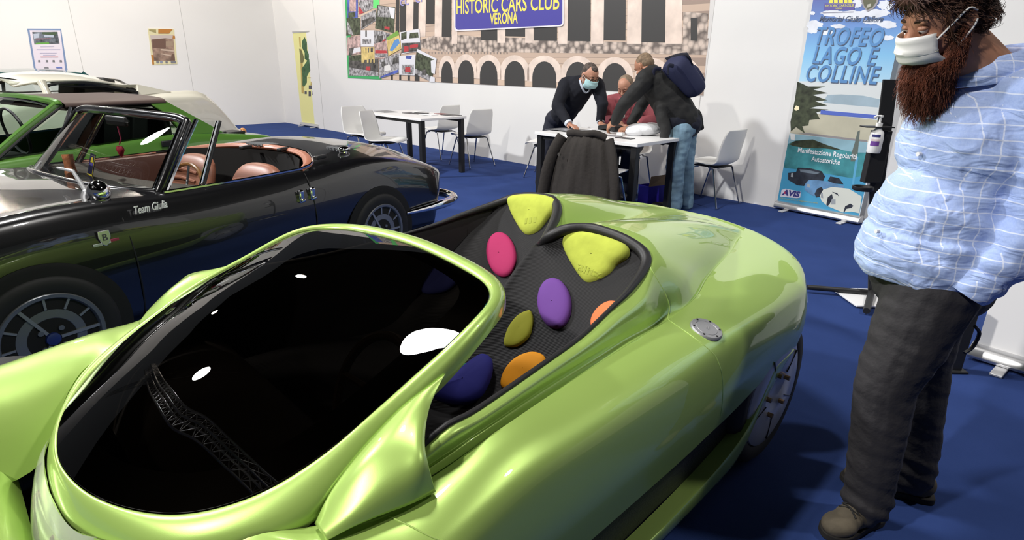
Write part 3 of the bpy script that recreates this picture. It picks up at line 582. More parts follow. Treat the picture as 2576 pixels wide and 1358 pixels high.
KRS = [(.42, .59, .603), (.55, .625, .64), (.68, .63, .66), (.90, .61, .66), (1.09, .597, .66), (1.26, .585, .66), (1.45, .575, .66), (1.66, .55, .668), (1.87, .49, .68), (2.14, .44, .70), (2.30, .395, .713), (2.42, .36, .722), (2.455, .22, .733), (2.465, .13, .735), (2.47, .05, .735), (2.47, 0, .735)]
def deck_rows(rim):
  dk = []
  for j, (r, k) in enumerate(zip(rim, KRS)):
      R = Vector(r); K = Vector(k); row = [R]
      if j < 7:
          row += [R.lerp(K, .3)+Vector((0, .012, .008)), R.lerp(K, .62)+Vector((0, -.004, -.006)), K+Vector((0, -.03, -.008)), K+Vector((0, -.012, -.009)), K]
      else:
          e = 1.5 if j < 14 else 1.0; row += []
          for t in (.12, .4, .72):
              q = R.lerp(K, t); q.z = R.z+(K.z-R.z)*t**e+(0.012 if j < 14 and t < .5 else 0.0); row.append(q)
          if 7 <= j < 12: row[-1].z += 0.008
          row.append(R.lerp(K, .94)); row[-1].z = K.z-(.004 if j < 11 else 0)
          row.append(K)
      dk.append(row)
  return dk
dk = deck_rows(RIM)
SIDE = loft([[g3(p) for p in r] for r in ST], 6, 5)
DECK = loft([[g3(p) for p in r] for r in dk], 5, 5); DECKF = loft([[g3(p, 1) for p in r] for r in deck_rows(RIMF)], 5, 5)
b = MB()
b.grid(SIDE); b.grid(mirror_y(SIDE)); b.grid(DECK); b.grid(DECKF)
# nose pod between the fenders
pod = []
for (bp_, q1, q2) in ((GB[0], (-.02, 0, .44), (-.035, 0, .33)), (GB[1], (-.012, .14, .44), (-.025, .14, .335)), (GB[2], (.02, .23, .45), (.0, .25, .36)), (GB[3], (.05, .315, .47), (.03, .34, .405)), (GB[4], (.10, .385, .50), (.08, .37, .44)), (GB[5], (.15, .435, .535), (.14, .42, .50)), (GB[6], (.21, .478, .584), (.21, .475, .580))):
    pod.append([g3(bp_), g3(q1), g3(q2)])
POD = loft(pod, 4, 4); b.grid(POD); b.grid(mirror_y(POD))
nose = [[Vector((p[0]-1, s, p[2])) for p in ((-.035, 0, .35), (-.075, 0, .42), (-.2, 0, .44), (-.4, 0, .41), (-.60, 0, .32), (-.64, 0, .20))] for s in (-.40, -.2, 0, .2, .40)]
b.grid(loft(nose, 2, 4))
body = b.build('body', LIME, GC, angle=80); body['label'] = 'lime metallic bodywork'
SB_ = bvh_of([SIDE, DECK])
# side blade and skirt
TP = [(.25, .752, .14), (.7, .757, .14), (1.13, .762, .15), (1.4, .764, .17), (1.59, .766, .20), (1.70, .766, .235), (1.78, .764, .285), (1.84, .762, .36), (1.90, .762, .412), (2.04, .76, .425)]
BT = [(.25, .735, .085), (.7, .742, .085), (1.13, .745, .085), (1.4, .745, .085), (1.60, .745, .09), (1.70, .748, .115), (1.77, .75, .175), (1.84, .75, .255), (1.93, .752, .335), (2.05, .754, .422)]
bl = []
for t, q in zip(TP, BT):
    T = Vector(t); Q_ = Vector(q)
    bl.append([g3(T+Vector((0, -.06, -.012))), g3(T+Vector((0, -.012, 0.002))), g3(T), g3(T.lerp(Q_, .45)+Vector((0, .006, 0))), g3(Q_), g3(Q_+Vector((0, -.05, -.005)))])
BL = loft(bl, 6, 3); b = MB(); b.grid(BL); b.grid(mirror_y(BL)); b.build('side_skirt', LIME, GC, angle=60)
# dark mesh in the side intake
MESHM = mat('black_intake_mesh', (0.012, 0.012, 0.016), 0.5, bump=(160, 0.9, 0.004))
iv = []
for st, t in zip([s_[6] for s_ in ST[4:13]], [(.2, .70, .12), (.35, .70, .125), (.45, .70, .13), (.68, .70, .13), (.9, .70, .13), (1.26, .70, .145), (1.45, .705, .165), (1.64, .71, .20), (1.84, .73, .33)]):
    S_ = Vector(st); iv.append([g3(S_), g3((S_.x, S_.y-.045, S_.z-.01)), g3((S_.x, min(S_.y-.045, t[1]), S_.z*.5+t[2]*.5)), g3(t)])
IV = loft(iv, 4, 3); b = MB(); b.grid(IV); b.grid(mirror_y(IV)); b.build('intake_mesh', MESHM, GC)
# scoops over the fronts of the doors
EAR = [[(.335, .548, .598), (.332, .562, .603), (.33, .575, .604), (.33, .585, .602), (.33, .592, .596)],
       [(.375, .538, .638), (.372, .565, .640), (.37, .59, .636), (.37, .607, .630), (.372, .614, .618)],
       [(.44, .53, .68), (.432, .565, .690), (.425, .60, .676), (.422, .625, .658), (.42, .634, .628)],
       [(.53, .522, .724), (.50, .565, .722), (.475, .61, .701), (.465, .64, .675), (.46, .648, .632)],
       [(.60, .518, .745), (.56, .550, .733), (.51, .61, .715), (.49, .645, .690), (.49, .654, .634)],
       [(.655, .513, .759), (.59, .545, .731), (.528, .605, .712), (.506, .643, .690), (.512, .657, .636)]]
for s in (-1, 1):
    b = MB(); b.grid(loft([[g3(p, s) for p in r] for r in EAR], 6, 5)); o = b.build('door_scoop', LIME, GC, solid=0.011, angle=70); o.modifiers['solid'].offset = 0
# cockpit: rim trim, moulded seats, side walls
rim_pts = cr([g3(p) for p in RIM], 4); rim_full = rim_pts+cr([g3(p, 1) for p in RIMF], 4)[-2::-1]
b = MB(); b.tube([p+Vector((-.004, 0, .001)) for p in rim_full], [.0065+.013*max(0, min(1, (p.z-.725)/.08)) for p in rim_full], 10); b.build('cockpit_rim', BLKTRIM, GC)
PROF = [(.38, .33), (.52, .36), (.66, .355), (.80, .32), (.92, .30), (1.02, .315), (1.11, .375), (1.20, .46), (1.29, .56), (1.38, .66), (1.46, .745)]
def rim_at(h, R_=None):
    R_ = R_ or RIM
    for a, c in zip(R_[6:], R_[7:]):
        if c[1] <= h <= a[1]:
            t = (h-c[1])/(a[1]-c[1]) if a[1] > c[1] else 0; return Vector(c).lerp(Vector(a), t)
    return Vector(R_[6])
YS = [-.50, -.46, -.42, -.37, -.31, -.25, -.20, -.15, -.10, -.065, -.035, -.012, .008, .025, .05, .075, .10, .15, .20, .25, .31, .37, .42, .46, .50]
rows = []
for y in YS:
    h = abs(y); f = min(1.0, abs((h-.235)/.235)); bo = 0.075*f**3.2; t_ = max(0, min(1, (y+.005)/.05)); sf = .225*t_*t_*(3-2*t_)
    row = []
    for i, (u, z) in enumerate(PROF):
        k = bo*(1 if i < 9 else 0.7 if i == 9 else 0.35)
        row.append(Vector((u+sf*min(1, max(.35, (u-.4)/.5))-k*0.75-1.0, y, z+k*(0.8 if i < 7 else 0.35))))
    q = rim_at(min(h, .45), RIMF if y > 0 else RIM); row.append(Vector((q.x-0.012-1.0, max(-.435, min(.435, y)), q.z-0.01)))
    rows.append(row)
SEAT = loft(rows, 3, 4); b = MB(); b.grid(SEAT)
tub = b.build('seat_moulding', TUB, GC, angle=80)
SEATB = bvh_of([SEAT])
b = MB()
for s in (-1, 1):
    b.grid([[g3((p[0], p[1]+.002, p[2]), s), g3((p[0], p[1]-.012, p[2]-.05), s), g3((p[0], p[1]+.01, .35), s), g3((p[0], p[1]-.02, .18), s)] for p in (RIM if s < 0 else RIMF)[1:9]])
b.grid([[Vector((u-1.0, y, z)) for y in (-.6, 0, .6)] for u, z in ((.1, .2), (1.5, .2))])
b.build('cockpit_lining', mat('black_lining', (0.02, 0.019, 0.021), 0.65), GC)
# dash and steering wheel behind the dark glass
b = MB(); b.grid(loft([[Vector((u-1, y, z)) for u, z in ((.16, .50), (.30, .56), (.46, .57), (.52, .52), (.48, .40))] for y in (-.40, -.2, 0, .2, .40)], 3, 4)); b.build('dashboard', mat('dash_grey', (0.035, 0.03, 0.027), 0.6), GC)
M = Matrix.Translation(g3((.66, .21, .57))) @ Matrix.Rotation(radians(-62), 4, 'Y')
b = MB(); b.tube([M @ Vector((.155*cos(2*pi*i/32), .155*sin(2*pi*i/32), 0)) for i in range(32)], .013, 8, closed=True)
for a in (90, 210, 330): b.tube([M @ Vector((0, 0, -.02)), M @ Vector((.15*cos(radians(a)), .15*sin(radians(a)), 0))], .01, 6)
b.cyl(M @ Vector((0, 0, -.12)), M @ Vector((0, 0, -.005)), .03); b.build('steering_wheel', mat('brown_leather_wheel', (0.06, 0.035, 0.02), 0.5), GC)
# cushion pads lying on the moulding
def pad(name, label, outline, col, th, puff=0.5, bv=SEATB, plane=None, lift=0.0, m=None, rough=0.75):
    pts = cr([Vector((x, y, 0)) for x, y in outline], 5, closed=True); n = len(pts)
    c = sum((p for p in pts), Vector())/n
    def hit(x, y):
        o_, d = gray(x, y)
        if plane: return o_+d*((plane[0]-o_).dot(plane[1])/d.dot(plane[1])), plane[1].copy()
        h = bv.ray_cast(o_, d); return (h[0], h[1]) if h[0] is not None else (None, None)
    c0, nn = hit(c.x, c.y); o0 = gray(0, 0)[0]
    if nn.dot(o0-c0) < 0: nn = -nn
    base = []
    for p in pts:
        a, _ = hit(p.x, p.y)
        if a is None or (a-c0).length > 0.30:
            d = gray(p.x, p.y)[1]; a = o0+d*((c0-o0).dot(nn)/d.dot(nn))
        base.append(a)
    rr = [1.0, 1.01, .97, .88, .72, .5, .25, 0.02]; hh = [-0.01, .35, .68, .88, .97, 1.0, 1.0, 1.0]
    rows = [[c0.lerp(p, r)+nn*(th*(h+puff*(1-r*r)*0.6)+lift) for p in base] for r, h in zip(rr, hh)]
    b = MB(); b.grid(rows, close_v=True)
    o = b.build(name, m or mat('fabric_'+label.split()[0], col, rough, spec=0.25, bump=(60, 0.08, 0.004)), GC, angle=80)
    if label: o['label'] = label
    return o, c0, nn
def ell(cx, cy, rx, ry, rot=0, n=12, sq=0):
    r = radians(rot); return [(cx+rx*cos(2*pi*i/n)*cos(r)-ry*sin(2*pi*i/n)*sin(r), cy+rx*cos(2*pi*i/n)*sin(r)+ry*sin(2*pi*i/n)*cos(r)) for i in range(n)]
pad('seat_pad', 'pink oval pad', ell(1263, 642, 36, 56, -8), (0.36, 0.022, 0.10), .02)
pad('seat_pad', 'purple oval pad', ell(1397, 765, 41, 63, -5), (0.125, 0.045, 0.24), .022)
pad('seat_pad', 'olive yellow pad', [(1270, 868), (1278, 830), (1300, 798), (1325, 783), (1338, 786), (1342, 815), (1330, 850), (1300, 872)], (0.26, 0.26, 0.02), .012)
pad('seat_pad', 'orange pad', [(1265, 975), (1268, 940), (1295, 905), (1335, 887), (1365, 893), (1374, 912), (1360, 950), (1310, 985)], (0.62, 0.24, 0.008), .015)
pad('seat_pad', 'coral pad', [(1490, 815), (1498, 790), (1520, 768), (1545, 760), (1575, 770), (1575, 800), (1545, 830), (1500, 835)], (0.75, 0.17, 0.06), .015)
pad('seat_pad', 'teal pad', [(1090, 985), (1105, 955), (1140, 925), (1185, 913), (1215, 925), (1200, 960), (1150, 995)], (0.006, 0.13, 0.10), .015)
pad('seat_pad', 'blue wedge pad', [(1080, 990), (1110, 965), (1160, 935), (1200, 905), (1222, 898), (1241, 915), (1238, 955), (1215, 1000), (1180, 1022), (1140, 1022), (1100, 1010)], (0.016, 0.017, 0.15), .03, puff=.9, lift=.02)
pad('seat_pad', 'navy pad', [(1063, 735), (1075, 690), (1110, 655), (1150, 648), (1170, 665), (1160, 700), (1120, 735)], (0.04, 0.05, 0.22), .015)
pad('seat_pad', 'sea green pad', [(1155, 808), (1165, 780), (1190, 755), (1215, 745), (1225, 770), (1200, 810)], (0.02, 0.22, 0.18), .012)
HRM = mat('yellow_green_velour', (0.43, 0.49, 0.07), 0.85, spec=0.2, noise=(18, 0.12), bump=(40, 0.15, 0.006))
HPL = (Vector((.495, 0, .765)), Vector((-.82, 0, .57)).normalized()); HPF = (Vector((.72, 0, .765)), HPL[1])
h1 = pad('headrest', '', [(1283, 506), (1300, 496), (1345, 493), (1385, 498), (1410, 512), (1406, 530), (1385, 556), (1362, 585), (1340, 597), (1322, 590), (1302, 560), (1288, 530)], None, .038, puff=.12, m=HRM, plane=HPF)
h2 = pad('headrest', '', [(1421, 605), (1432, 592), (1475, 588), (1530, 600), (1575, 618), (1585, 634), (1578, 652), (1555, 672), (1540, 695), (1510, 713), (1485, 718), (1465, 700), (1442, 665), (1425, 630)], None, .038, puff=.12, m=HRM, plane=HPL)
h1[0]['label'] = 'yellow-green headrest of the far seat'; h2[0]['label'] = 'yellow-green headrest of the near seat embossed Blitz'
# embossed writing on the headrests
EMB = mat('embossed_velour', (0.36, 0.41, 0.055), 0.9)
def emboss(hr, body, px0, px1, size, name):
    o, c0, nn = hr; me = o.data; bt = BVHTree.FromPolygons([v.co for v in me.vertices], [tuple(p.vertices) for p in me.polygons])
    o1, d1 = gray(*px0); o2, d2 = gray(*px1); a = bt.ray_cast(o1, d1)[0]; c = bt.ray_cast(o2, d2)[0]
    if a is None or c is None: return
    ex = (c-a).normalized(); ey = nn.cross(ex); vs, fs = text_mesh(body, size, extrude=0.0015, bold=0.0004)
    w = max(v.x for v in vs)-min(v.x for v in vs); k = (c-a).length/w
    M = frame_m((a+c)/2, ex, ey); out = []
    for v in vs:
        q = M @ Vector((v.x*k, v.y, 0.03)); h = bt.ray_cast(q, -nn)
        out.append((h[0] if h[0] is not None else q-nn*0.03)+nn*(0.0012 if v.z > 0 else -0.003))
    b = MB(); b.add(out, fs); b.build(name, EMB, o, smooth=False)
emboss(h2, 'Blitz', (1450, 673), (1512, 692), .034, 'embossed_script'); emboss(h1, 'lll', (1320, 557), (1348, 553), .036, 'embossed_script')
# headlight strip across the nose
LENS = mat('clear_lens', (0.55, 0.54, 0.55), 0.04, 0.0, coat=1.0, alpha=0.45)
top = [(.085, -.245, .535), (.050, -.22, .531), (.028, -.17, .526), (.014, -.08, .521), (.011, 0, .519), (.014, .08, .521), (.028, .17, .526), (.050, .22, .531), (.085, .245, .535)]
lens = []
for i, t in enumerate(top):
    e = 1-abs(t[1])/.245; f = e**.35
    lens.append([Vector((t[0]-1+.0, t[1], t[2])), Vector((t[0]-1-.028*f, t[1], t[2]-.035*f)), Vector((t[0]-1-.045*f, t[1], t[2]-.08*f-.005)), Vector((t[0]-1-.05*f, t[1], t[2]-.125*f-.01))])
LN = loft(lens, 4, 4); b = MB(); b.grid(LN); hl = b.build('headlight_strip', LENS, GC, angle=80)
b = MB(); b.grid([[p+Vector((.03, 0, -.004)) for p in r] for r in LN]); b.build('reflector', mat('lamp_grey', (0.20, 0.195, 0.20), 0.35, 0.5, noise=(8, .5)), hl)
for y in (-.09, .09):
    b = MB(); M = Matrix.Translation((-1.006, y, .45)) @ Matrix.Rotation(radians(-75), 4, 'Y')
    for k in range(7): b.tube([M @ Vector(((.022-.002*k)*cos(2*pi*i/16)*1.5, (.022-.002*k)*sin(2*pi*i/16), .002*k)) for i in range(16)], .0013, 5, closed=True)
    b.build('lamp_bulb', mat('lamp_bronze', (0.3, 0.17, 0.12), 0.3, 0.8), hl)
# panel gaps, their lit edge painted in as paler green, fuel filler cap
def gap(name, pxs, r=0.0016, m=None):
    pts = []
    for q in cr([Vector((x, y, 0)) for x, y in pxs], 5):
        o_, d = gray(q.x, q.y); h = SB_.ray_cast(o_, d)
        if h[0] is not None: pts.append(h[0])
    b = MB(); b.tube(pts, r, 6); b.build(name, m or mat('painted_lit_edge', (0.55, 0.75, 0.22), 0.25, 0.4), GC)
gap('door_gap', [(1634, 670), (1650, 697), (1672, 735), (1684, 770), (1681, 800), (1690, 810), (1740, 845), (1790, 885), (1808, 912), (1817, 950), (1818, 1000), (1813, 1045)])
gap('door_gap', [(975, 1297), (1030, 1322), (1090, 1352), (1180, 1385)])
o_, d = gray(1777, 827); hc = SB_.ray_cast(o_, d); nn = hc[1] if hc[1].z > 0 else -hc[1]
M = frame_m(hc[0]-nn*.002, Vector((1, 0, 0)), Vector((0, 1, 0))); 
zx = nn; xx = Vector((1, 0, 0)); xx = (xx-zx*xx.dot(zx)).normalized(); M = Matrix((xx, zx.cross(xx), zx)).transposed().to_4x4(); M.translation = hc[0]
b = MB(); b.lathe([(0, .004), (.031, .004), (.0325, .0025), (.034, .004), (.045, .004), (.048, .001), (.049, -.004)], 32, M)
cap = b.build('fuel_cap', mat('grey_cast_cap', (0.33, 0.33, 0.34), 0.45, 0.4, bump=(50, 0.2, 0.002)), GC)
for k in range(6):
    a = k*pi/3+.3; b = MB(); b.cyl(M @ Vector((.040*cos(a), .040*sin(a), .003)), M @ Vector((.040*cos(a), .040*sin(a), .006)), .003, 8); b.build('screw', BLACK, cap)
b = MB(); put_text(b, 'E', .022, M @ Matrix.Translation((.004, 0, .0045)) @ Matrix.Rotation(radians(120), 4, 'Z'), extrude=.0008); b.build('cap_emblem', mat('cap_relief', (0.45, 0.45, 0.46), 0.35, 0.4), cap, smooth=False)
# wheels
def make_wheel(name, parent, loc, r, w, rim_r, sgn, style):
    """sgn: +1 outer face toward +y"""
    e = bpy.data.objects.new(name, None); C.objects.link(e); e.parent = parent; e.location = loc; e.empty_display_size = .1
    RX = Matrix.Rotation(radians(-90*sgn), 4, 'X')
    b = MB(); h = w/2
    b.lathe([(rim_r*.98, -h*.9), (r*.90, -h), (r*.97, -h*.85), (r, -h*.55), (r, h*.55), (r*.97, h*.85), (r*.90, h), (rim_r*1.04, h*.98), (rim_r, h*.9), (rim_r*.97, h*.5)], 48, RX); b.build('tyre', mat('tyre_rubber', (0.013, 0.013, 0.014), 0.75), e, angle=50)
    return e, RX, h
SILV = mat('silver_wheel_paint', (0.46, 0.47, 0.50), 0.3, 0.15, coat=.6)
def disc_wheel(loc, sgn):
    e, RX, h = make_wheel('wheel', GC, loc, .28, .19, .205, sgn, 0)
    b = MB(); b.lathe([(.206, h*.86), (.204, h*1.0), (.196, h*1.04), (.18, h*1.09), (.155, h*1.12), (.125, h*1.13), (.095, h*1.11), (.07, h*1.04), (.05, h*.9), (.0, h*.88)], 48, RX)
    rim = b.build('wheel_disc', SILV, e, angle=40)
    for k in range(5):
        a = 2*pi*k/5+.5; b = MB(); b.box((0, 0, 0), (.002, .09, .006)); b.v = [tuple(RX @ (Matrix.Rotation(a, 4, 'Z') @ (Vector(v)+Vector((0, .135, h*1.12))))) for v in b.v]; b.build('slot', BLACK, rim, smooth=False)
        b = MB(); p = Vector((.080*cos(a), .080*sin(a), h*1.03)); b.cyl(RX @ p, RX @ (p+Vector((0, 0, .02))), .009, 8); b.build('wheel_bolt', mat('brass_bolt', (0.28, 0.18, 0.10), 0.35, 0.8), rim)
    return e
for u in (1.95, -.04):
    for s in (-1, 1): disc_wheel(Vector((u-1.0, s*.655, .28)), s)
b = MB(); b.box((0.0, 0, .16), (2.4, 1.1, .10)); b.box((.95, 0, .32), (.9, 1.1, .3)); b.box((-1.05, 0, .20), (.9, .86, .12)); b.build('underbody', mat('underbody_black', (0.01, 0.01, 0.01), 0.8), GC, smooth=False)
# ------------------------------------------------------------------ black open spider (local x rearwards from the front axle, y away from the camera, 0 = near flank)
SA = radians(59.49); SO = Vector((-1.9168, 2.1559, 0))
SM = Matrix.Translation(SO) @ Matrix.Rotation(SA, 4, 'Z'); SI = SM.inverted()
SEX = Vector((cos(SA), sin(SA), 0)); SEY = Vector((-sin(SA), cos(SA), 0))
def sl(x, y, yy):
    """point of the picture on the lengthwise plane yy of the car, in the car's own axes"""
    return SI @ at_plane(x, y, SO+SEY*yy, SEY)
CHROME = mat('chrome', (0.82, 0.82, 0.83), 0.06, 1.0); BLKPAINT = mat('black_gloss_paint', (0.004, 0.004, 0.005), 0.25, 0.0, coat=1.0, coat_rough=0.01)
CLEARG = glass_mat('clear_glass', (0.90, 0.93, 0.92), 1.0); TAN = mat('brown_leather', (0.22, 0.085, 0.05), 0.42, bump=(90, 0.12, 0.002)); TANP = mat('brown_leather_rim', (0.30, 0.11, 0.065), 0.4)
DKIN = mat('dark_cabin', (0.010, 0.009, 0.009), 0.7)
def shell(st, yc, nu=4, nv=4):
    g = loft([[Vector((x, yc-h, z)) for x, h, z in r] for r in st], nu, nv)
    m = [[Vector((p.x, 2*yc-p.y, p.z)) for p in r] for r in g]; return g, m
SPD = empty('sports_car', SO, SA, 'black open spider with brown leather seats and chrome windscreen fittings', 'car')
YC = 0.72
def prof(x, zs, k=1.0, zb=.18, xs=0.0):
    """flank profile from shoulder to sill; k scales the width, xs slides the foot along"""
    P = [(.655, zs), (.69, zs-.020), (.714, zs-.07), (.733, zs-.135), (.742, zs*.68), (.728, zs*.46), (.700, zs*.30), (.64, zb)]
    return [(x+xs*i/7, h*k, z) for i, (h, z) in enumerate(P)]
flank = [prof(-.88, .58, .86, .25, .1), prof(-.80, .63, .93, .22, .05), prof(-.55, .70, .98), prof(-.3, .75), prof(0, .785), prof(.3, .79), prof(.6, .768), prof(1.0, .764), prof(1.42, .768), prof(1.6, .775), prof(1.85, .783), prof(2.1, .762), prof(2.35, .715), prof(2.55, .662, 1, .2), prof(2.70, .61, .97, .22, -.12), prof(2.80, .555, .92, .25, -.25), prof(2.85, .50, .86, .27, -.33)]
FL, FLm = shell(flank, YC)
top = [[(x, h*k, z+dz) for h, dz in ((0, .028*ck), (.3, .019*ck), (.54, .004), (.655*1.0, zs-z))] for x, z, zs, k, ck in ((-.88, .575, .58, .86, .2), (-.80, .62, .63, .93, .6), (-.55, .69, .70, .98, 1), (-.3, .737, .75, 1, 1), (0, .775, .785, 1, 1), (.3, .785, .79, 1, .6), (.5, .785, .772, 1, .2), (.60, .78, .768, 1, 0))]
HD, HDm = shell(top, YC)
arc = [(1.44, .655, .768), (1.56, .58, .785), (1.68, .42, .80), (1.75, .25, .808), (1.78, 0, .812)]
tail = [(2.85, .563, .50), (2.87, .50, .505), (2.89, .36, .51), (2.90, .2, .512), (2.90, 0, .512)]
sh_ = [(1.44, .655, .768), (1.6, .655, .775), (1.85, .655, .783), (2.1, .655, .762), (2.35, .655, .715), (2.55, .655, .662), (2.70, .635, .61), (2.80, .60, .555), (2.85, .563, .50)]
rowsD = []
for i, s_ in enumerate(sh_):
    t = i/8; a = arc[0]
    row = []
    for j in range(5):
        if j == 0: row.append(s_); continue
        A = Vector(arc[j]); T = Vector(tail[j]); S0 = Vector(s_)
        x = A.x+(T.x-A.x)*((s_[0]-1.44)/1.41); h = A.y+(T.y-A.y)*t; z = s_[2]+(A.z-.768)*(1-t)**1.0+(0.03*sin(pi*min(1, t*1.1)) if j > 1 else .012*sin(pi*t)); 
        if i == 8: x, h, z = T
        row.append((x, h, z))
    rowsD.append(row)
DKs, DKm = shell(rowsD, YC, 4, 4)
tp = [[(2.85, .56, .50), (2.82, .56, .42), (2.74, .56, .33), (2.56, .5, .26)], [(2.90, .2, .512), (2.88, .2, .42), (2.80, .2, .32), (2.6, .2, .25)], [(2.90, 0, .512), (2.88, 0, .42), (2.80, 0, .32), (2.6, 0, .25)]]
TPs, TPm = shell(tp, YC)
np_ = [[(-.88, .56, .575), (-.93, .56, .45), (-.86, .5, .25)], [(-.90, .2, .575), (-.96, .2, .45), (-.88, .2, .25)], [(-.90, 0, .575), (-.96, 0, .45), (-.88, 0, .25)]]
NPs, NPm = shell(np_, YC)
b = MB()
for g in (FL, FLm, HD, HDm, DKs, DKm, TPs, TPm, NPs, NPm): b.grid(g)
o = b.build('body', BLKPAINT, SPD, angle=50); o['label'] = 'black gloss bodywork'
# brown padded rim behind the seats and bright belt moulding
pts = cr([Vector((x, YC-h, z+.004)) for x, h, z in arc], 5); pts = pts+[Vector((p.x, 2*YC-p.y, p.z)) for p in pts[-2::-1]]
b = MB(); b.tube([p+Vector((-.032, 0, -.006)) for p in pts], [.016+.016*min(1, i/6, (len(pts)-1-i)/6) for i in range(len(pts))], 10, flat=.6, upv=(1, 0, 0)); b.build('cockpit_rim', TANP, SPD)
b = MB(); b.tube([p+Vector((.0, 0, .004)) for p in pts], 0.007, 6); b.build('rim_moulding', CHROME, SPD)
for s in (0, 1):
    y = YC-.655 if s == 0 else YC+.655; k = 1 if s == 0 else -1
    b = MB(); b.tube([Vector((x, y, z+.004)) for x, z in ((.60, .770), (.8, .768), (1.0, .767), (1.2, .768), (1.40, .772), (1.47, .785))], .008, 6); b.build('belt_moulding', CHROME, SPD)
    b = MB(); b.grid([[Vector((x, y+k*d, z)) for d, z in ((0, .766), (.05, .76), (.07, .70), (.06, .40), (.1, .22))] for x in (.55, .9, 1.2, 1.46)]); b.build('door_trim', mat('dark_brown_trim', (0.08, 0.032, 0.022), 0.5) if s else DKIN, SPD)
# cabin: floor, bulkhead, dash
b = MB(); b.box((1.15, YC, .20), (1.3, 1.28, .03)); b.grid([[Vector((1.74-.35*(abs(y-YC)/.66)**2, y, z)) for z in (.79, .55, .25)] for y in (.07, .3, .5, .72, .94, 1.14, 1.37)]); b.build('cabin_lining', DKIN, SPD)
b = MB(); b.grid(loft([[Vector((x+.10*((y-YC)/.6)**2, y, z)) for x, z in ((.46, .775), (.60, .775), (.74, .76), (.78, .70), (.74, .55))] for y in (.10, .4, .72, 1.04, 1.34)], 3, 3)); b.build('dashboard', mat('dash_brown_black', (0.035, 0.024, 0.018), 0.5), SPD)
# windscreen
def sp(h, x, z): return Vector((x, YC+h, z))
low = cr([sp(-.61, .60, .765), sp(-.52, .52, .775), sp(-.3, .465, .782), sp(0, .45, .783), sp(.3, .465, .782), sp(.52, .52, .775), sp(.61, .60, .765)], 5)
upp = cr([sp(-.55, .835, 1.075), sp(-.46, .84, 1.092), sp(-.25, .825, 1.098), sp(0, .82, 1.10), sp(.25, .825, 1.098), sp(.46, .84, 1.092), sp(.55, .835, 1.075)], 5)
fr = upp + low[::-1]
b = MB(); b.tube(fr, .022, 10, closed=True); FRM = b.build('windscreen_frame', BLKPAINT, SPD)
cen = sum(fr, Vector())/len(fr)
b = MB(); b.tube([p.lerp(cen, .045)+Vector((-.012, 0, .004)) for p in fr], .008, 6, closed=True); b.build('chrome_bead', CHROME, FRM)
b = MB(); g = []
for k in range(9): t = k/8; g.append([u.lerp(l, t)+Vector((-.015*sin(pi*t), 0, 0)) for u, l in zip(upp, low)])
b.grid(g); b.build('windscreen', CLEARG, SPD)
for s in (-1, 1):
    A0 = sp(s*.625, .625, .765); A1 = sp(s*.545, .885, 1.085); B0 = sp(s*.63, .80, .768); B1 = sp(s*.565, .985, 1.07)
    b = MB(); b.tube([A0, A0.lerp(A1, .5)+Vector((-.006, 0, 0)), A1], .011, 8); b.build('windscreen_post', CHROME, SPD)
    b = MB(); b.tube([B0, B0.lerp(B1, .5), B1], .012, 8, flat=.6); q = b.build('quarter_light_post', CHROME, SPD)
    b = MB(); b.tube([B0+Vector((.018, 0, 0)), B1+Vector((.016, 0, .002))], .008, 6); b.build('weather_seal', BLKTRIM, q)
    b = MB(); b.add([A0, B0, B1, A1], [(0, 1, 2, 3)]); b.build('quarter_light', CLEARG, SPD)
# seats
def seat(y0):
    e = bpy.data.objects.new('seat', None); C.objects.link(e); e.parent = SPD; e.location = (1.22, y0, .30); e.empty_display_size = .1
    rows = []
    for z, w, t, off in ((.05, .20, .05, -.02), (.12, .225, .06, 0), (.25, .23, .065, .06), (.36, .22, .06, .10), (.44, .19, .05, .135), (.475, .13, .035, .15), (.485, .05, .012, .155)):
        rows.append([Vector((off+t*sg(sin(a), .75)*1.0, w*sg(cos(a), .6), z)) for a in [2*pi*i/24 for i in range(24)]])
    b = MB(); b.grid(rows, close_v=True, cap=True); b.build('backrest', TAN, e, subsurf=1)
    b = MB()
    for i in range(6):
        z = .40-.052*i; off = .10*(z-.12)/.24; b.tube([Vector((off-.066-.012*(1-(yy/.13)**2), yy, z-.02*(yy/.13)**2)) for yy in (-.13, -.08, 0, .08, .13)], .011, 8)
    b.build('pleat', TAN, e)
    b = MB(); b.grid([[Vector((x, .22*sg(cos(a), .6), z+.05*sg(sin(a), .7))) for a in [2*pi*i/20 for i in range(20)]] for x, z in ((-.50, .10), (-.46, .11), (-.2, .08), (.0, .06))], close_v=True, cap=True); b.build('cushion', TAN, e, subsurf=1)
def sg(v, p): return (1 if v >= 0 else -1)*abs(v)**p
seat(.38); seat(1.03)
# steering wheel
M = Matrix.Translation((.86, .40, .66)) @ Matrix.Rotation(radians(-65), 4, 'Y')
b = MB(); b.tube([M @ Vector((.19*cos(2*pi*i/36), .19*sin(2*pi*i/36), 0)) for i in range(36)], .011, 8, closed=True); sw = b.build('steering_wheel', mat('wood_wheel', (0.20, 0.09, 0.03), 0.3, coat=.5), SPD)
b = MB()
for a in (0, 120, 240): b.tube([M @ Vector((0, 0, -.03)), M @ Vector((.185*cos(radians(a)), .185*sin(radians(a)), 0))], .007, 6)
b.cyl(M @ Vector((0, 0, -.15)), M @ Vector((0, 0, -.01)), .03); b.build('spoke', CHROME, sw)
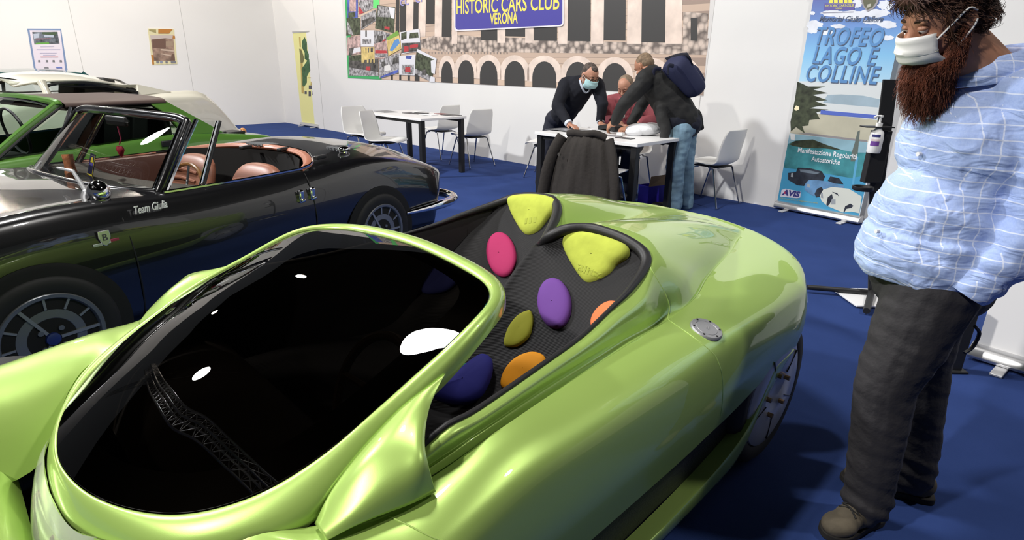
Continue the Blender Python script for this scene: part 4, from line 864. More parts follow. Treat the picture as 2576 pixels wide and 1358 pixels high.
# trinkets: heart on the mirror string, boot figure and card on the dash
mp = sl(296, 318, .72); hp = sl(303, 378, .72)
b = MB(); b.box(mp+Vector((.0, 0, .03)), (.02, .20, .05)); b.build('inside_mirror', BLACK, SPD, bevel=.008)
pen = MB(); n = 28; RY = Matrix.Translation(SM @ hp) @ Matrix.Rotation(radians(-35), 4, 'Z')
hv = [Vector((.0021*(16*sin(t)**3), 0, .0021*(13*cos(t)-5*cos(2*t)-2*cos(3*t)-cos(4*t)))) for t in [2*pi*i/n for i in range(n)]]
pen.grid([[RY @ (v*k+Vector((0, d, 0))) for v in hv] for k, d in ((.05, -.016), (.6, -.013), (.92, -.006), (1, 0), (.92, .006), (.6, .013), (.05, .016))], close_v=True)
HEA = empty('heart_pendant', SM @ hp, 0, 'red heart pendant hanging from the mirror of the black spider', 'pendant')
o = pen.build('heart', mat('red_heart_fabric', (0.33, 0.015, 0.035), 0.7), HEA); o.matrix_parent_inverse = Matrix.Translation(-HEA.location)
b = MB(); b.tube([SM @ mp, (SM @ mp).lerp(SM @ hp, .5)+Vector((.01, 0, 0)), SM @ (hp+Vector((0, 0, .03)))], .004, 6); o = b.build('string', mat('red_string', (0.3, 0.02, 0.07), 0.7), HEA); o.matrix_parent_inverse = Matrix.Translation(-HEA.location)
b = MB(); e = (-SEX*1).normalized()
bp0 = SM @ Vector((.56, .86, .782)); fd = SEY*-.75-SEX*.4; fd.normalize()
b.tube([bp0+ZUP*.012, bp0+ZUP*.05-fd*.005, bp0+ZUP*.105-fd*.012], [.028, .024, .026], 12); b.tube([bp0+ZUP*.018-fd*.02, bp0+ZUP*.022+fd*.03, bp0+ZUP*.016+fd*.065, bp0+ZUP*.012+fd*.082], [.022, .024, .022, .010], 12)
thing(b, 'boot_figurine', mat('tan_boot', (0.42, 0.15, 0.06), 0.5, noise=(40, .3)), 'small brown boot figurine on the dashboard of the black spider', 'figurine')
cpos = SM @ Vector((.615, .79, .777)); cx_ = (SEY*-.8-SEX*.15).normalized(); cz = (ZUP+SEX*.35).normalized()
bd = Board(lambda x, y: cpos+cx_*x+cz*y, cx_.cross(cz) if cx_.cross(cz).dot(-SEX) > 0 else -cx_.cross(cz))
bd.m(mat('card_navy', (0.02, 0.02, 0.06), 0.4)); nb = bd.n
cvs = [(-.045, 0), (.045, 0), (.045, .115), (-.045, .115)]
bd.b.add([cpos+cx_*x+cz*y for x, y in cvs]+[cpos+cx_*x+cz*y-nb*.003 for x, y in cvs], [(0, 1, 2, 3), (7, 6, 5, 4), (0, 4, 5, 1), (1, 5, 6, 2), (2, 6, 7, 3), (3, 7, 4, 0)])
YEL = mat('card_yellow', (0.75, 0.6, 0.05), 0.4); bd.poly([(-.02, .07), (.025, .07), (.02, .092), (.003, .1), (-.014, .092)], YEL, .001); bd.poly([(-.028, .052), (.03, .052), (.03, .068), (-.028, .068)], mat('card_violet', (0.1, 0.08, 0.35), 0.4), .001)
bd.poly([(-.045, 0), (.045, 0), (.045, .006), (-.045, .006)], YEL, .001); bd.poly([(.040, 0), (.045, 0), (.045, .115), (.040, .115)], YEL, .0012)
tag(bd.b.build('display_card', bd.mats, smooth=False, weld=False), 'dark card with yellow emblem behind the boot figurine', 'card')
# wipers, door mirror, handles, hinges, script and badge
WIPM = mat('bright_wiper', (0.75, 0.76, 0.78), 0.3, 0.7)
def wiper(a, m_, c):
    b = MB(); b.tube([a, m_], [.011, .008], 8); b.tube([m_, c], [.008, .006], 8); b.ellipsoid(a, (.016, .016, .014)); b.build('wiper', WIPM, SPD)
wiper(sl(217, 483, .30), sl(183, 430, .38)+Vector((.0, 0, 0)), sl(145, 422, .55)); wiper(sl(78, 452, 1.15), sl(86, 432, 1.13), sl(104, 407, 1.10))
mb_ = sl(198, 528, .09); mt = sl(232, 497, .10); mh = sl(248, 482, .10)
b = MB(); b.tube([mb_, mt], .009, 8); b.ellipsoid(mb_, (.022, .022, .01)); mir = b.build('door_mirror_stem', CHROME, SPD)
b = MB(); b.ellipsoid(mh, (.045, .05, .05), 20, 12); b.cyl(mt, mh, .014); b.build('door_mirror', CHROME, SPD)
for px in ((757, 494), (785, 487)):
    p = sl(*px, -.018); b = MB(); b.box(p, (.035, .03, .075)); b.box(p+Vector((0, -.012, -.022)), (.03, .03, .02)); b.build('door_handle', CHROME, SPD, bevel=.008)
for x, y, yy in ((618, 370, 1.05), (712, 375, .62), (805, 395, .22)):
    p = SI @ at_z(x, y, .82); b = MB(); b.box(p, (.09, .035, .022), rz=.2); b.build('deck_hinge', BLACK, SPD, bevel=.006)
for x, y in ((655, 368), (860, 378)):
    p = SI @ at_z(x, y, .815); b = MB()
    for k in range(5): b.tube([p+Vector((-.02+.14*0, .03*k, .012)), p+Vector((.16, .03*k, .0))], .006, 6)
    b.tube([p+Vector((0, -.02, .006)), p+Vector((0, .14, .006))], .006, 6); b.build('deck_grille', mat('grey_grille', (0.3, 0.31, 0.32), 0.4, 0.6), SPD)
p = SI @ at_z(865, 375, .83); b = MB(); b.ellipsoid(p, (.05, .03, .02)); b.cyl(p, p+Vector((.0, .0, -.04)), .02); b.build('deck_handle', CHROME, SPD)
for x in (.37, 1.405):
    b = MB(); b.tube([Vector((x+.02*t, YC-h-.0015, z)) for t, h, z in ((0, .683, .752), (.0, .717, .70), (.3, .737, .60), (.6, .743, .5), (.8, .731, .36), (1, .70, .22))], .0035, 6); b.build('door_gap', BLKTRIM, SPD)
b = MB(); M = frame_m(sl(378, 522, -.016), (1, 0, .03), (0, .12, 1)); put_text(b, 'Team Giulia', .05, M, extrude=.0012, shear=.4, xs=.62, bold=.0006); b.build('door_script', mat('white_vinyl', (0.85, 0.85, 0.85), 0.4), SPD, smooth=False)
b = MB(); q = sl(262, 597, -.023); M = frame_m(q, (1, 0, 0), (0, 0, 1)); b.prism([(-.022, .03), (.022, .03), (.024, .0), (.012, -.03), (0, -.038), (-.012, -.03), (-.024, 0)], .006, M); o = b.build('fender_badge', mat('silver_badge', (0.7, 0.7, 0.72), 0.25, 0.8), SPD, smooth=False, bevel=.002)
b = MB(); put_text(b, 'B', .04, M @ Matrix.Translation((0, 0, .0075)), extrude=.001); b.build('badge_letter', mat('dark_badge', (0.08, 0.08, 0.09), 0.4), o, smooth=False)
b = MB(); q = sl(268, 612, -.023)
for i, c_n in enumerate(((0.5, 0.55, 0.52), (0.75, 0.75, 0.76), (0.4, 0.06, 0.12))):
    b.cur = i; b.box(q+Vector((-.034+.034*i, 0, .004*i)), (.034, .006, .010))
b.build('side_strip', [mat('strip_%d' % i, c, 0.3, 0.4) for i, c in enumerate(((0.5, 0.55, 0.52), (0.75, 0.75, 0.76), (0.4, 0.06, 0.12)))], SPD, smooth=False)
b = MB()
for k in range(5): b.box((.13+.05*k, .62-.02*k, .786), (.028, .36, .006), rz=.15)
b.build('bonnet_louvre', mat('louvre_black', (0.01, 0.01, 0.01), 0.6), SPD, smooth=False)
# bumper, wheels and arches
bp_ = cr([Vector((2.22, -.02, .355)), Vector((2.5, -.035, .35)), Vector((2.78, -.01, .345)), Vector((2.93, .10, .345)), Vector((2.98, .35, .345)), Vector((3.0, .72, .345))], 6); bp_ += [Vector((p.x, 2*YC-p.y, p.z)) for p in bp_[-2::-1]]
b = MB(); b.tube(bp_, [.014+.022*min(1, i/8, (len(bp_)-1-i)/8) for i in range(len(bp_))], 10); b.build('bumper', CHROME, SPD)
GREYW = mat('grey_alloy', (0.22, 0.23, 0.25), 0.38, 0.6); ARCHM = mat('arch_black', (0.006, 0.006, 0.006), 0.8); BLUEC = mat('blue_cap', (0.02, 0.04, 0.2), 0.4)
def alloy(x, y, s):
    e, RX, h = make_wheel('wheel', SPD, Vector((x, y, .275)), .275, .16, .188, s, 0); T = lambda v: RX @ v
    b = MB(); b.lathe([(.196, h*.99), (.192, h*1.06), (.178, h*1.04), (.172, h*.9), (.170, h*.55)], 48, RX); b.lathe([(.132, h*.74), (.128, h*.86), (.09, h*.88), (.075, h*.72), (.0, h*.70)], 40, RX); b.lathe([(.172, h*.55), (0, h*.5)], 40, RX)
    rim = b.build('wheel_rim', GREYW, e, angle=35)
    b = MB()
    for k in range(12):
        a = 2*pi*k/12; r0, r1, w = (.03, .175, .013) if k % 4 == 0 else (.128, .176, .009)
        vs = [Vector((r, q, z)) for r, z in ((r0, h*.93), (r1, h*.95)) for q in (-w/2, w/2)]+[Vector((r, q, z)) for r, z in ((r0, h*.5), (r1, h*.5)) for q in (-w/2, w/2)]
        b.add([T(Matrix.Rotation(a, 4, 'Z') @ v) for v in vs], [(0, 1, 3, 2), (0, 2, 6, 4), (1, 5, 7, 3), (2, 3, 7, 6), (0, 4, 5, 1)])
    b.build('spoke', mat('pale_alloy', (0.36, 0.37, 0.39), 0.35, 0.6), rim, smooth=False)
    b = MB()
    for k in range(12):
        a0 = 2*pi*(k+.12)/12; a1 = 2*pi*(k+.88)/12
        b.add([T(Vector((r*cos(a), r*sin(a), h*.70))) for r in (.137, .168) for a in (a0, (a0+a1)/2, a1)], [(0, 1, 4, 3), (1, 2, 5, 4)])
    b.build('slot', ARCHM, rim, smooth=False)
    b = MB(); b.lathe([(.028, h*.7), (.026, h*1.0), (.018, h*1.04), (0, h*1.05)], 20, RX); b.build('hub_cap', BLUEC, rim)
    for k in range(4):
        b = MB(); a = pi/4+pi/2*k; p = Vector((.052*cos(a), .052*sin(a), h*.7)); b.cyl(T(p), T(p+Vector((0, 0, .02))), .011, 8); b.build('wheel_nut', GREYW, rim)
    b = MB(); b.cyl(Vector((x, y+.02*s*0-(.076 if s > 0 else -.076)*0, .275)), Vector((x, y, .275)), .01); b.v = []; b.f = []; b.mi = []
    b.lathe([(.318, 0), (.300, .004), (.0, .003)], 48, Matrix.Translation((x, -.0235 if s < 0 else 2*YC+.0235, .275)) @ (Matrix.Rotation(radians(-90*s), 4, 'X')))
    b.build('wheel_arch', ARCHM, SPD)
for x in (0, 1.96):
    alloy(x, .042, -1); alloy(x, 2*YC-.042, 1)
b = MB(); b.box((1.0, YC, .2), (3.2, 1.2, .12)); b.build('underbody', DKIN, SPD, smooth=False)

# ------------------------------------------------------------------ green targa coupe beyond it
GT = empty('sports_car', SM @ Vector((1.2, 3.08, 0)), SA, 'green wedge coupe with a flat dark brown roof beyond the black spider', 'car')
GTI = Matrix.Translation((-1.2, -3.08, 0))
def gpar(o): o.matrix_parent_inverse = GTI; return o
GREEN_P = paint('leaf_green_paint', (0.085, 0.21, 0.032), False, 0.1, 0.3); YG = 3.08; VINYL = mat('brown_vinyl_roof', (0.055, 0.032, 0.026), 0.55, bump=(200, 0.2, 0.001)); PALEG = glass_mat('pale_green_glass', (0.80, 0.90, 0.85), 1.0)
def gprof(x, zc, zs, k=1.0): return [(x, 0, zc), (x, .45*k, zc), (x, .66*k, zs), (x, .72*k, zs-.012), (x, .75*k, zs-.07), (x, .78*k, zs*.72), (x, .77*k, zs*.5), (x, .74*k, .2)]
gst = [gprof(-.85, .42, .42, .85), gprof(-.80, .48, .48, .92), gprof(-.5, .55, .575), gprof(0, .61, .64), gprof(.4, .655, .675), gprof(.62, .68, .69)]
gst2 = [[p if i else (p[0], .655, p[2]) for i, p in enumerate(r[2:])] for r in [gprof(.62, .68, .69), gprof(.9, .70, .705), gprof(1.5, .72, .74), gprof(2.0, .74, .768)]]
gst3 = [gprof(2.0, .73, .768), gprof(2.2, .725, .755), gprof(2.5, .715, .725), gprof(2.8, .695, .69), gprof(2.98, .665, .66), gprof(3.03, .60, .60, .98), gprof(3.05, .45, .45, .95)]
b = MB()
for st in (gst, gst2, gst3):
    A, B = shell(st, YG); b.grid(A); b.grid(B)
b.box((3.03, YG, .42), (.04, 1.4, .4))
gpar(b.build('body', GREEN_P, GT, angle=45))
rf = [[(x, h, z) for h, z in ((0, 1.075), (.35, 1.072), (.55, 1.062), (.62, 1.045), (.632, 1.02), (.60, 1.005))] for x in (1.26, 1.3, 1.6, 1.95, 2.02)]
A, B = shell(rf, YG); b = MB(); b.grid(A); b.grid(B); b.box((1.64, YG, 1.0), (.72, 1.15, .02)); gpar(b.build('roof', VINYL, GT, angle=60))
def gp(h, x, z): return Vector((x, YG+h, z))
for s in (-1, 1):
    b = MB(); b.tube([gp(s*.70, .70, .69), gp(s*.66, .95, .87), gp(s*.61, 1.22, 1.04)], .032, 8, flat=.7); gpar(b.build('screen_pillar', GREEN_P, GT))
    b = MB(); b.tube([gp(s*.715, .745, .70), gp(s*.672, .985, .87), gp(s*.622, 1.24, 1.03)], .011, 8); gpar(b.build('door_seal', BLKTRIM, GT))
    pl = [gp(s*.625, 1.86, 1.035), gp(s*.625, 2.03, 1.035), gp(s*.70, 2.48, .735), gp(s*.715, 2.18, .74), gp(s*.70, 2.06, .80), gp(s*.66, 1.99, .93)]
    b = MB(); b.add(pl+[p+Vector((0, -s*.06, 0)) for p in pl], [(0, 1, 2, 3, 4, 5), (11, 10, 9, 8, 7, 6)]+[(i, (i+1) % 6, 6+(i+1) % 6, 6+i) for i in range(6)]); gpar(b.build('rear_buttress', GREEN_P, GT, smooth=False, bevel=.012))
    b = MB(); b.tube([gp(s*.69, 1.12, .72), gp(s*.64, 1.29, 1.02)], .012, 8); gpar(b.build('quarter_post', CHROME, GT))
    b = MB(); b.add([gp(s*.705, .78, .705), gp(s*.705, 2.05, .765), gp(s*.65, 1.95, .95), gp(s*.625, 1.88, 1.02), gp(s*.62, 1.26, 1.02)], [(0, 1, 2, 3, 4)]); gpar(b.build('side_window', PALEG, GT, smooth=False))
    b = MB(); b.box(gp(s*.775, 1.92, .70), (.16, .02, .05)); gpar(b.build('door_handle', BLACK, GT, bevel=.006)); 
    b = MB()
    for x in (2.42, 2.62): b.box(gp(s*.52, x, .722-.05*(x-2.42)), (.26, .2, .025))
    gpar(b.build('engine_vent', BLACK, GT, bevel=.006))
b = MB(); b.tube(cr([gp(-.63, 1.22, 1.035), gp(-.55, 1.22, 1.06), gp(0, 1.20, 1.075), gp(.55, 1.22, 1.06), gp(.63, 1.22, 1.035)], 5), .026, 8); gpar(b.build('screen_header', GREEN_P, GT))
b = MB(); lo = cr([gp(-.69, .70, .69), gp(-.4, .60, .70), gp(0, .57, .705), gp(.4, .60, .70), gp(.69, .70, .69)], 4); up = cr([gp(-.605, 1.21, 1.03), gp(-.35, 1.20, 1.06), gp(0, 1.19, 1.07), gp(.35, 1.20, 1.06), gp(.605, 1.21, 1.03)], 4)
b.grid([[l.lerp(u, t)+Vector((-.02*sin(pi*t), 0, 0)) for l, u in zip(lo, up)] for t in (0, .25, .5, .75, 1)]); gpar(b.build('windscreen', PALEG, GT))
b = MB(); b.tube(lo, .012, 6); b.tube([p.lerp(q, .03) for p, q in zip(up, lo)], .010, 6); gpar(b.build('screen_moulding', CHROME, GT))
b = MB(); b.box(gp(0, 1.35, .45), (1.3, 1.3, .05)); b.box(gp(0, .82, .66), (.28, 1.28, .10)); b.box(gp(0, 2.02, .72), (.06, 1.2, .5)); 
for s in (-1, 1): b.box(gp(s*.32, 1.78, .68), (.14, .46, .5), M=Matrix.Rotation(radians(12), 3, 'Y'))
gpar(b.build('cabin', mat('black_cabin_vinyl', (0.012, 0.013, 0.012), 0.6), GT, bevel=.02))
b = MB(); b.tube([gp(-.33, 1.02, .84)+Vector((-.1*cos(a)*.3, .18*sin(a), .17*cos(a))) for a in [2*pi*i/24 for i in range(24)]], .011, 6, closed=True); gpar(b.build('steering_wheel', BLACK, GT))
for x in (0.08, 2.28):
    for s in (-1, 1):
        e, RX, h = make_wheel('wheel', GT, Vector((x-1.2, s*.69, .28)), .28, .16, .18, s, 0); b = MB(); b.lathe([(.19, h*.98), (.18, h*1.02), (.15, h*.8), (0, h*.9)], 32, RX); b.build('wheel_rim', GREYW, e)

# ------------------------------------------------------------------ cream fastback coupe, then the roof of a dark green car
YW = 5.55
WT = empty('coupe', SM @ Vector((2.4, YW, 0)), SA, 'cream white round-roofed coupe behind the green wedge coupe', 'car')
WTI = Matrix.Translation((-2.4, -YW, 0))
def wpar(o): o.matrix_parent_inverse = WTI; return o
CREAM = paint('cream_paint', (0.74, 0.70, 0.58), False, 0.0, 0.3); YN = YW-.62
def wl(x, y, yy=YN): return sl(x, y, yy)
def cp(h, x, z): return Vector((x, YW+h, z))
# greenhouse outline traced at the near gutter, then mirrored
ws_t = wl(58, 190, YW-.50); a_t = wl(104, 203, YW-.56); ag = wl(160, 203); rw_t = wl(318, 203, YW-.5); rw_b = wl(428, 266, YW-.58); lid_e = wl(586, 310, YW-.5); bel = wl(120, 243, YW-.7)
zb = bel.z-.02; zr = wl(170, 180, YW-.1).z
def wprof(x, zc, zs, k=1.0, wid=.80): return [(x, 0, zc), (x, .40*k, zc-.004), (x, .60*k, zs+.01), (x, .70*k, zs-.02), (x, .77*k, zs-.10), (x, wid*k, zs*.62), (x, .79*k, zs*.4), (x, .74*k, .2)]
xa = a_t.x; xr = rw_b.x; xe = lid_e.x
bst = [wprof(xa-1.75, .48, .48, .85), wprof(xa-1.6, .58, .60), wprof(xa-.9, .70, .74), wprof(xa-.35, zb-.05, zb-.03), wprof(xa, zb-.02, zb-.01), wprof(xa+.6, zb, zb), wprof(xr-.3, zb+.01, zb+.01), wprof(xr, rw_b.z, zb+.02), wprof((xr+xe)/2, (rw_b.z+lid_e.z)/2+.02, zb-.03, 1), wprof(xe-.06, lid_e.z+.02, lid_e.z-.03, .96), wprof(xe+.02, lid_e.z-.10, lid_e.z-.12, .93), wprof(xe, .35, .36, .9)]
A, B = shell(bst, YW); b = MB(); b.grid(A); b.grid(B); wpar(b.build('body', CREAM, WT, angle=50))
x0 = ws_t.x; x1 = rw_t.x; zg = ag.z; pt = wl(113, 206); pb = wl(124, 243, YW-.68)
roof = [[(x, h*k, ze+(zc-ze)*(1-(h/.62)**2.3)) for h in (0, .2, .38, .5, .58, .62)] for x, ze, zc, k in ((x0-.12, zg-.05, zr-.055, .84), (x0+.10, zg-.005, zr-.012, .95), ((x0+x1)/2-.1, zg+.01, zr+.004, 1), (x1-.35, zg-.01, zr-.02, .99), (x1, zg-.075, zr-.085, .92))]
A, B = shell(roof, YW); b = MB(); b.grid(A); b.grid(B); wpar(b.build('roof', CREAM, WT, solid=.02, angle=60))
PT = mat('dark_window_seal', (0.02, 0.02, 0.02), 0.4)
for s in (-1, 1):
    g0 = cp(s*.585, pt.x-.02, zg-.01); g1 = cp(s*.69, pb.x, zb)
    b = MB(); b.tube([g1+Vector((0, 0, -.05)), g1.lerp(g0, .6), g0], [.05, .035, .045], 10); wpar(b.build('rear_pillar', CREAM, WT))
    pr = [cp(s*.575, x1+.0, zg-.09), cp(s*.62, (x1+xr)/2+.06, (zg+zb)/2-.02), cp(s*.67, xr+.0, zb+.03), cp(s*.68, xr-.42, zb), cp(s*.62, (x1+xr)/2-.17, (zg+zb)/2+.03), cp(s*.585, x1-.28, zg-.055)]
    b = MB(); b.add(pr+[p+Vector((0, -s*.04, 0)) for p in pr], [(0, 1, 2, 3, 4, 5), (11, 10, 9, 8, 7, 6)]+[(i, (i+1) % 6, 6+(i+1) % 6, 6+i) for i in range(6)]); wpar(b.build('screen_pillar', CREAM, WT, smooth=False, bevel=.01))
    wp = [cp(s*.675, pb.x+.06, zb+.01), cp(s*.60, pt.x+.04, zg-.045), cp(s*.61, (x0+x1)/2, zg-.02), cp(s*.60, x1-.30, zg-.06), cp(s*.675, xr-.42, zb+.02)]
    b = MB(); b.add(wp, [(0, 1, 2, 3, 4)]); wpar(b.build('side_window', CLEARG, WT, smooth=False))
    b = MB(); b.tube(cr(wp, 5, closed=True), .016, 6, closed=True); wpar(b.build('window_seal', PT, WT))
lo = cr([cp(-.66, pb.x-.06, zb+.01), cp(-.4, pb.x-.45, zb+.02), cp(0, pb.x-.62, zb+.02), cp(.4, pb.x-.45, zb+.02), cp(.66, pb.x-.06, zb+.01)], 4); up = cr([cp(-.56, pt.x-.05, zg-.03), cp(-.32, x0-.08, zr-.075), cp(0, x0-.13, zr-.06), cp(.32, x0-.08, zr-.075), cp(.56, pt.x-.05, zg-.03)], 4)
b = MB(); b.grid([[l.lerp(u, t)+Vector((-.05*sin(pi*t), 0, .05*sin(pi*t))) for l, u in zip(lo, up)] for t in (0, .25, .5, .75, 1)]); wpar(b.build('rear_window', CLEARG, WT)); b = MB(); b.tube(up, .014, 6); b.tube(lo, .014, 6); wpar(b.build('window_moulding', CHROME, WT))
lo = cr([cp(-.60, xr-.02, rw_b.z+.02), cp(-.3, xr+.05, rw_b.z+.035), cp(0, xr+.08, rw_b.z+.04), cp(.3, xr+.05, rw_b.z+.035), cp(.60, xr-.02, rw_b.z+.02)], 5); up = cr([cp(-.55, x1-.01, zg-.085), cp(-.3, x1+.02, zr-.10), cp(0, x1+.03, zr-.09), cp(.3, x1+.02, zr-.10), cp(.55, x1-.01, zg-.085)], 5)
b = MB(); b.grid([[l.lerp(u, t)+Vector((0, 0, .03*sin(pi*t))) for l, u in zip(lo, up)] for t in (0, .33, .66, 1)]); wpar(b.build('windscreen', glass_mat('smoked_glass', (0.45, 0.46, 0.44), 1.0), WT)); b = MB(); b.tube(lo, .018, 6); b.tube([lo[0], up[0]], .014, 6); b.tube([lo[-1], up[-1]], .014, 6); b.tube(up, .01, 6); wpar(b.build('screen_seal', PT, WT))
b = MB(); b.box(cp(0, (xa+xr)/2, zb-.15), (1.7, 1.2, .1)); 
for s in (-1, 1): b.box(cp(s*.33, xa+.65, zb+.02), (.14, .42, .36), M=Matrix.Rotation(radians(14), 3, 'Y'))
wpar(b.build('cabin', mat('dark_cabin_cloth', (0.03, 0.028, 0.025), 0.7), WT, bevel=.02))
b = MB(); b.tube([cp(h, xe+.06+.0*h-.12*(h/.75)**4, .42) for h in (-.78, -.6, -.3, 0, .3, .6, .78)], .035, 8); wpar(b.build('bumper', CHROME, WT))
b = MB(); b.ellipsoid(cp(-.70, xe+.0, lid_e.z-.10), (.05, .05, .05)); b.ellipsoid(cp(.70, xe, lid_e.z-.10), (.05, .05, .05)); wpar(b.build('tail_lamp', mat('amber_lamp', (0.7, 0.3, 0.1), 0.2), WT))
for x in (xa-.75, xr-.05):
    for s in (-1, 1):
        e, RX, h = make_wheel('wheel', WT, Vector((x-2.4, s*.69, .30)), .30, .16, .19, s, 0); b = MB(); b.lathe([(.2, h*.98), (.19, h*1.02), (.15, h*.8), (0, h*.9)], 32, RX); b.build('wheel_rim', GREYW, e)
YT = 8.1
TT = empty('saloon_car', SM @ Vector((2.3, YT, 0)), SA, 'dark teal saloon with only its roof showing above the cream coupe', 'car')
TTI = Matrix.Translation((-2.3, -YT, 0))
def tpar(o): o.matrix_parent_inverse = TTI; return o
TEAL = paint('dark_teal_paint', (0.012, 0.065, 0.065), False, 0.1, 0.3)
zt = wl(60, 172, YT-.2).z; xt = wl(60, 172, YT-.2).x
def tp_(x, z, k=1.0): return [(x, 0, z), (x, .4*k, z), (x, .62*k, z-.02), (x, .76*k, z-.10), (x, .80*k, z*.6), (x, .75*k, .2)]
A, B = shell([tp_(xt-2.3, .5, .9), tp_(xt-2.1, .70), tp_(xt-1.0, .80), tp_(xt+1.0, .84), tp_(xt+1.7, .80), tp_(xt+1.9, .55, .9)], YT); b = MB(); b.grid(A); b.grid(B); tpar(b.build('body', TEAL, TT, angle=50))
A, B = shell([[(x, h, z-.04*(h/.6)**2-dz) for h in (0, .3, .5, .6)] for x, z, dz in ((xt-.62, zt, .03), (xt-.5, zt, .01), (xt, zt, 0), (xt+.5, zt, .01), (xt+.62, zt, .04))], YT); b = MB(); b.grid(A); b.grid(B); tpar(b.build('roof', TEAL, TT, solid=.03, angle=60))
for s in (-1, 1):
    for xx, dx in ((-.60, -.35), (0, 0), (.58, .35)):
        b = MB(); b.tube([Vector((xt+xx, YT+s*.57, zt-.05)), Vector((xt+xx+dx, YT+s*.70, .83))], .025, 6); tpar(b.build('roof_pillar', TEAL, TT))
    b = MB(); b.add([Vector((xt-.9, YT+s*.69, .84)), Vector((xt+.9, YT+s*.69, .84)), Vector((xt+.58, YT+s*.575, zt-.07)), Vector((xt-.6, YT+s*.575, zt-.07))], [(0, 1, 2, 3)]); tpar(b.build('side_window', CLEARG, TT, smooth=False))
for x in (xt-1.4, xt+1.1):
    for s in (-1, 1): e, RX, h = make_wheel('wheel', TT, Vector((x-2.3, s*.69, .30)), .30, .16, .19, s, 0)
# ------------------------------------------------------------------ tables and chairs by the back wall
def wpt(s, d, z=0.0): return WC+WE*s+WN*d+ZUP*z
WA = atan2(WE.y, WE.x)
TW = mat('white_laminate', (0.80, 0.79, 0.78), 0.3); TL = mat('black_table_leg', (0.010, 0.010, 0.011), 0.5)
def table(s0, s1, d0, d1, label):
    c = wpt((s0+s1)/2, (d0+d1)/2); r = empty('table', c, WA, label, 'table', 'white tables by the wall')
    b = MB(); b.box((0, 0, .725), (s1-s0, d1-d0, .03)); b.build('tabletop', TW, r, bevel=.003, smooth=False)
    for sx in (-1, 1):
        for sy in (-1, 1):
            b = MB(); b.box((sx*((s1-s0)/2-.05), sy*((d1-d0)/2-.05), .355), (.06, .06, .71)); b.build('leg', TL, r, bevel=.003, smooth=False)
    b = MB(); 
    for sy in (-1, 1): b.box((0, sy*((d1-d0)/2-.05), .69), (s1-s0-.16, .03, .04))
    b.build('rail', TL, r, smooth=False)
    return r
table(6.67, 7.95, 1.12, 1.86, 'white table with black legs nearest the room corner')['group'] = 'white tables by the wall'
table(9.78, 11.02, 1.03, 1.78, 'white table with black legs the three men lean on')
SHELLM = mat('white_chair_shell', (0.80, 0.79, 0.76), 0.35); CHL = mat('chrome_leg', (0.55, 0.55, 0.56), 0.12, 1.0)
def make_chair():
    r = empty('chair', (0, 0, 0))
    P = [(.235, .425), (.22, .445), (.16, .452), (.05, .44), (-.07, .425), (-.16, .435), (-.205, .475), (-.225, .54), (-.24, .64), (-.255, .74), (-.262, .80)]
    W = [.17, .20, .225, .235, .235, .23, .225, .225, .22, .205, .175]; D = [.0, .0, .004, .012, .022, .035, .045, .045, .04, .03, .015]
    rows = []
    for i, ((x, z), w, dd) in enumerate(zip(P, W, D)):
        k = min(1, max(0, (i-4)/3))   # curl turns from up (seat) to forward (back)
        rows.append([Vector((x+dd*k*abs(t)**2.2, w*t, z+dd*(1-k)*abs(t)**2.2)) for t in (-1, -.8, -.5, -.2, 0, .2, .5, .8, 1)])
    b = MB(); b.grid(loft(rows, 3, 2)); b.build('seat_shell', SHELLM, r, solid=.009)
    b = MB(); b.box((-.01, 0, .412), (.30, .26, .014)); b.build('seat_bracket', BLACK, r, bevel=.004)
    for sx, sy in ((1, 1), (1, -1), (-1, 1), (-1, -1)):
        b = MB(); b.tube([Vector((sx*.06, sy*.16, .412)), Vector((sx*.12-.01, sy*.185, .395)), Vector((sx*.235-.01, sy*.23, .012))], [.010, .010, .008], 8); b.cyl((sx*.235-.01, sy*.23, 0), (sx*.235-.01, sy*.23, .02), .012, 8); b.build('leg', CHL, r)
    return r
CH0 = make_chair(); first = [True]
def chair(px, py, ang, label):
    p = at_z(px, py, .44); p.z = 0
    o = CH0 if first[0] else copy_tree(CH0); first[0] = False
    o.location = p; o.rotation_euler = (0, 0, radians(ang)); return tag(o, label, 'chair', 'white shell chairs around the tables')
chair(917, 336, -40, 'white shell chair at the far left end of the corner table')
chair(968, 352, -12, 'white shell chair in front, its back to the black spider')
chair(1108, 324, 140, 'white shell chair behind the corner table, half hidden by its leg')
chair(1186, 338, 133, 'white shell chair just right of the corner table')
chair(1376, 358, 160, 'white shell chair behind the masked man in navy')
chair(1792, 408, 131, 'white shell chair standing alone against the wall right of the jeans man')
jc = chair(1452, 398, 52, 'white shell chair hidden under the draped brown jacket')
sc_ = chair(1597, 388, -122, 'white shell chair the man in the red shirt sits on')
jc.location = (.80, 5.46, 0); sc_.location = (1.33, 6.80, 0)
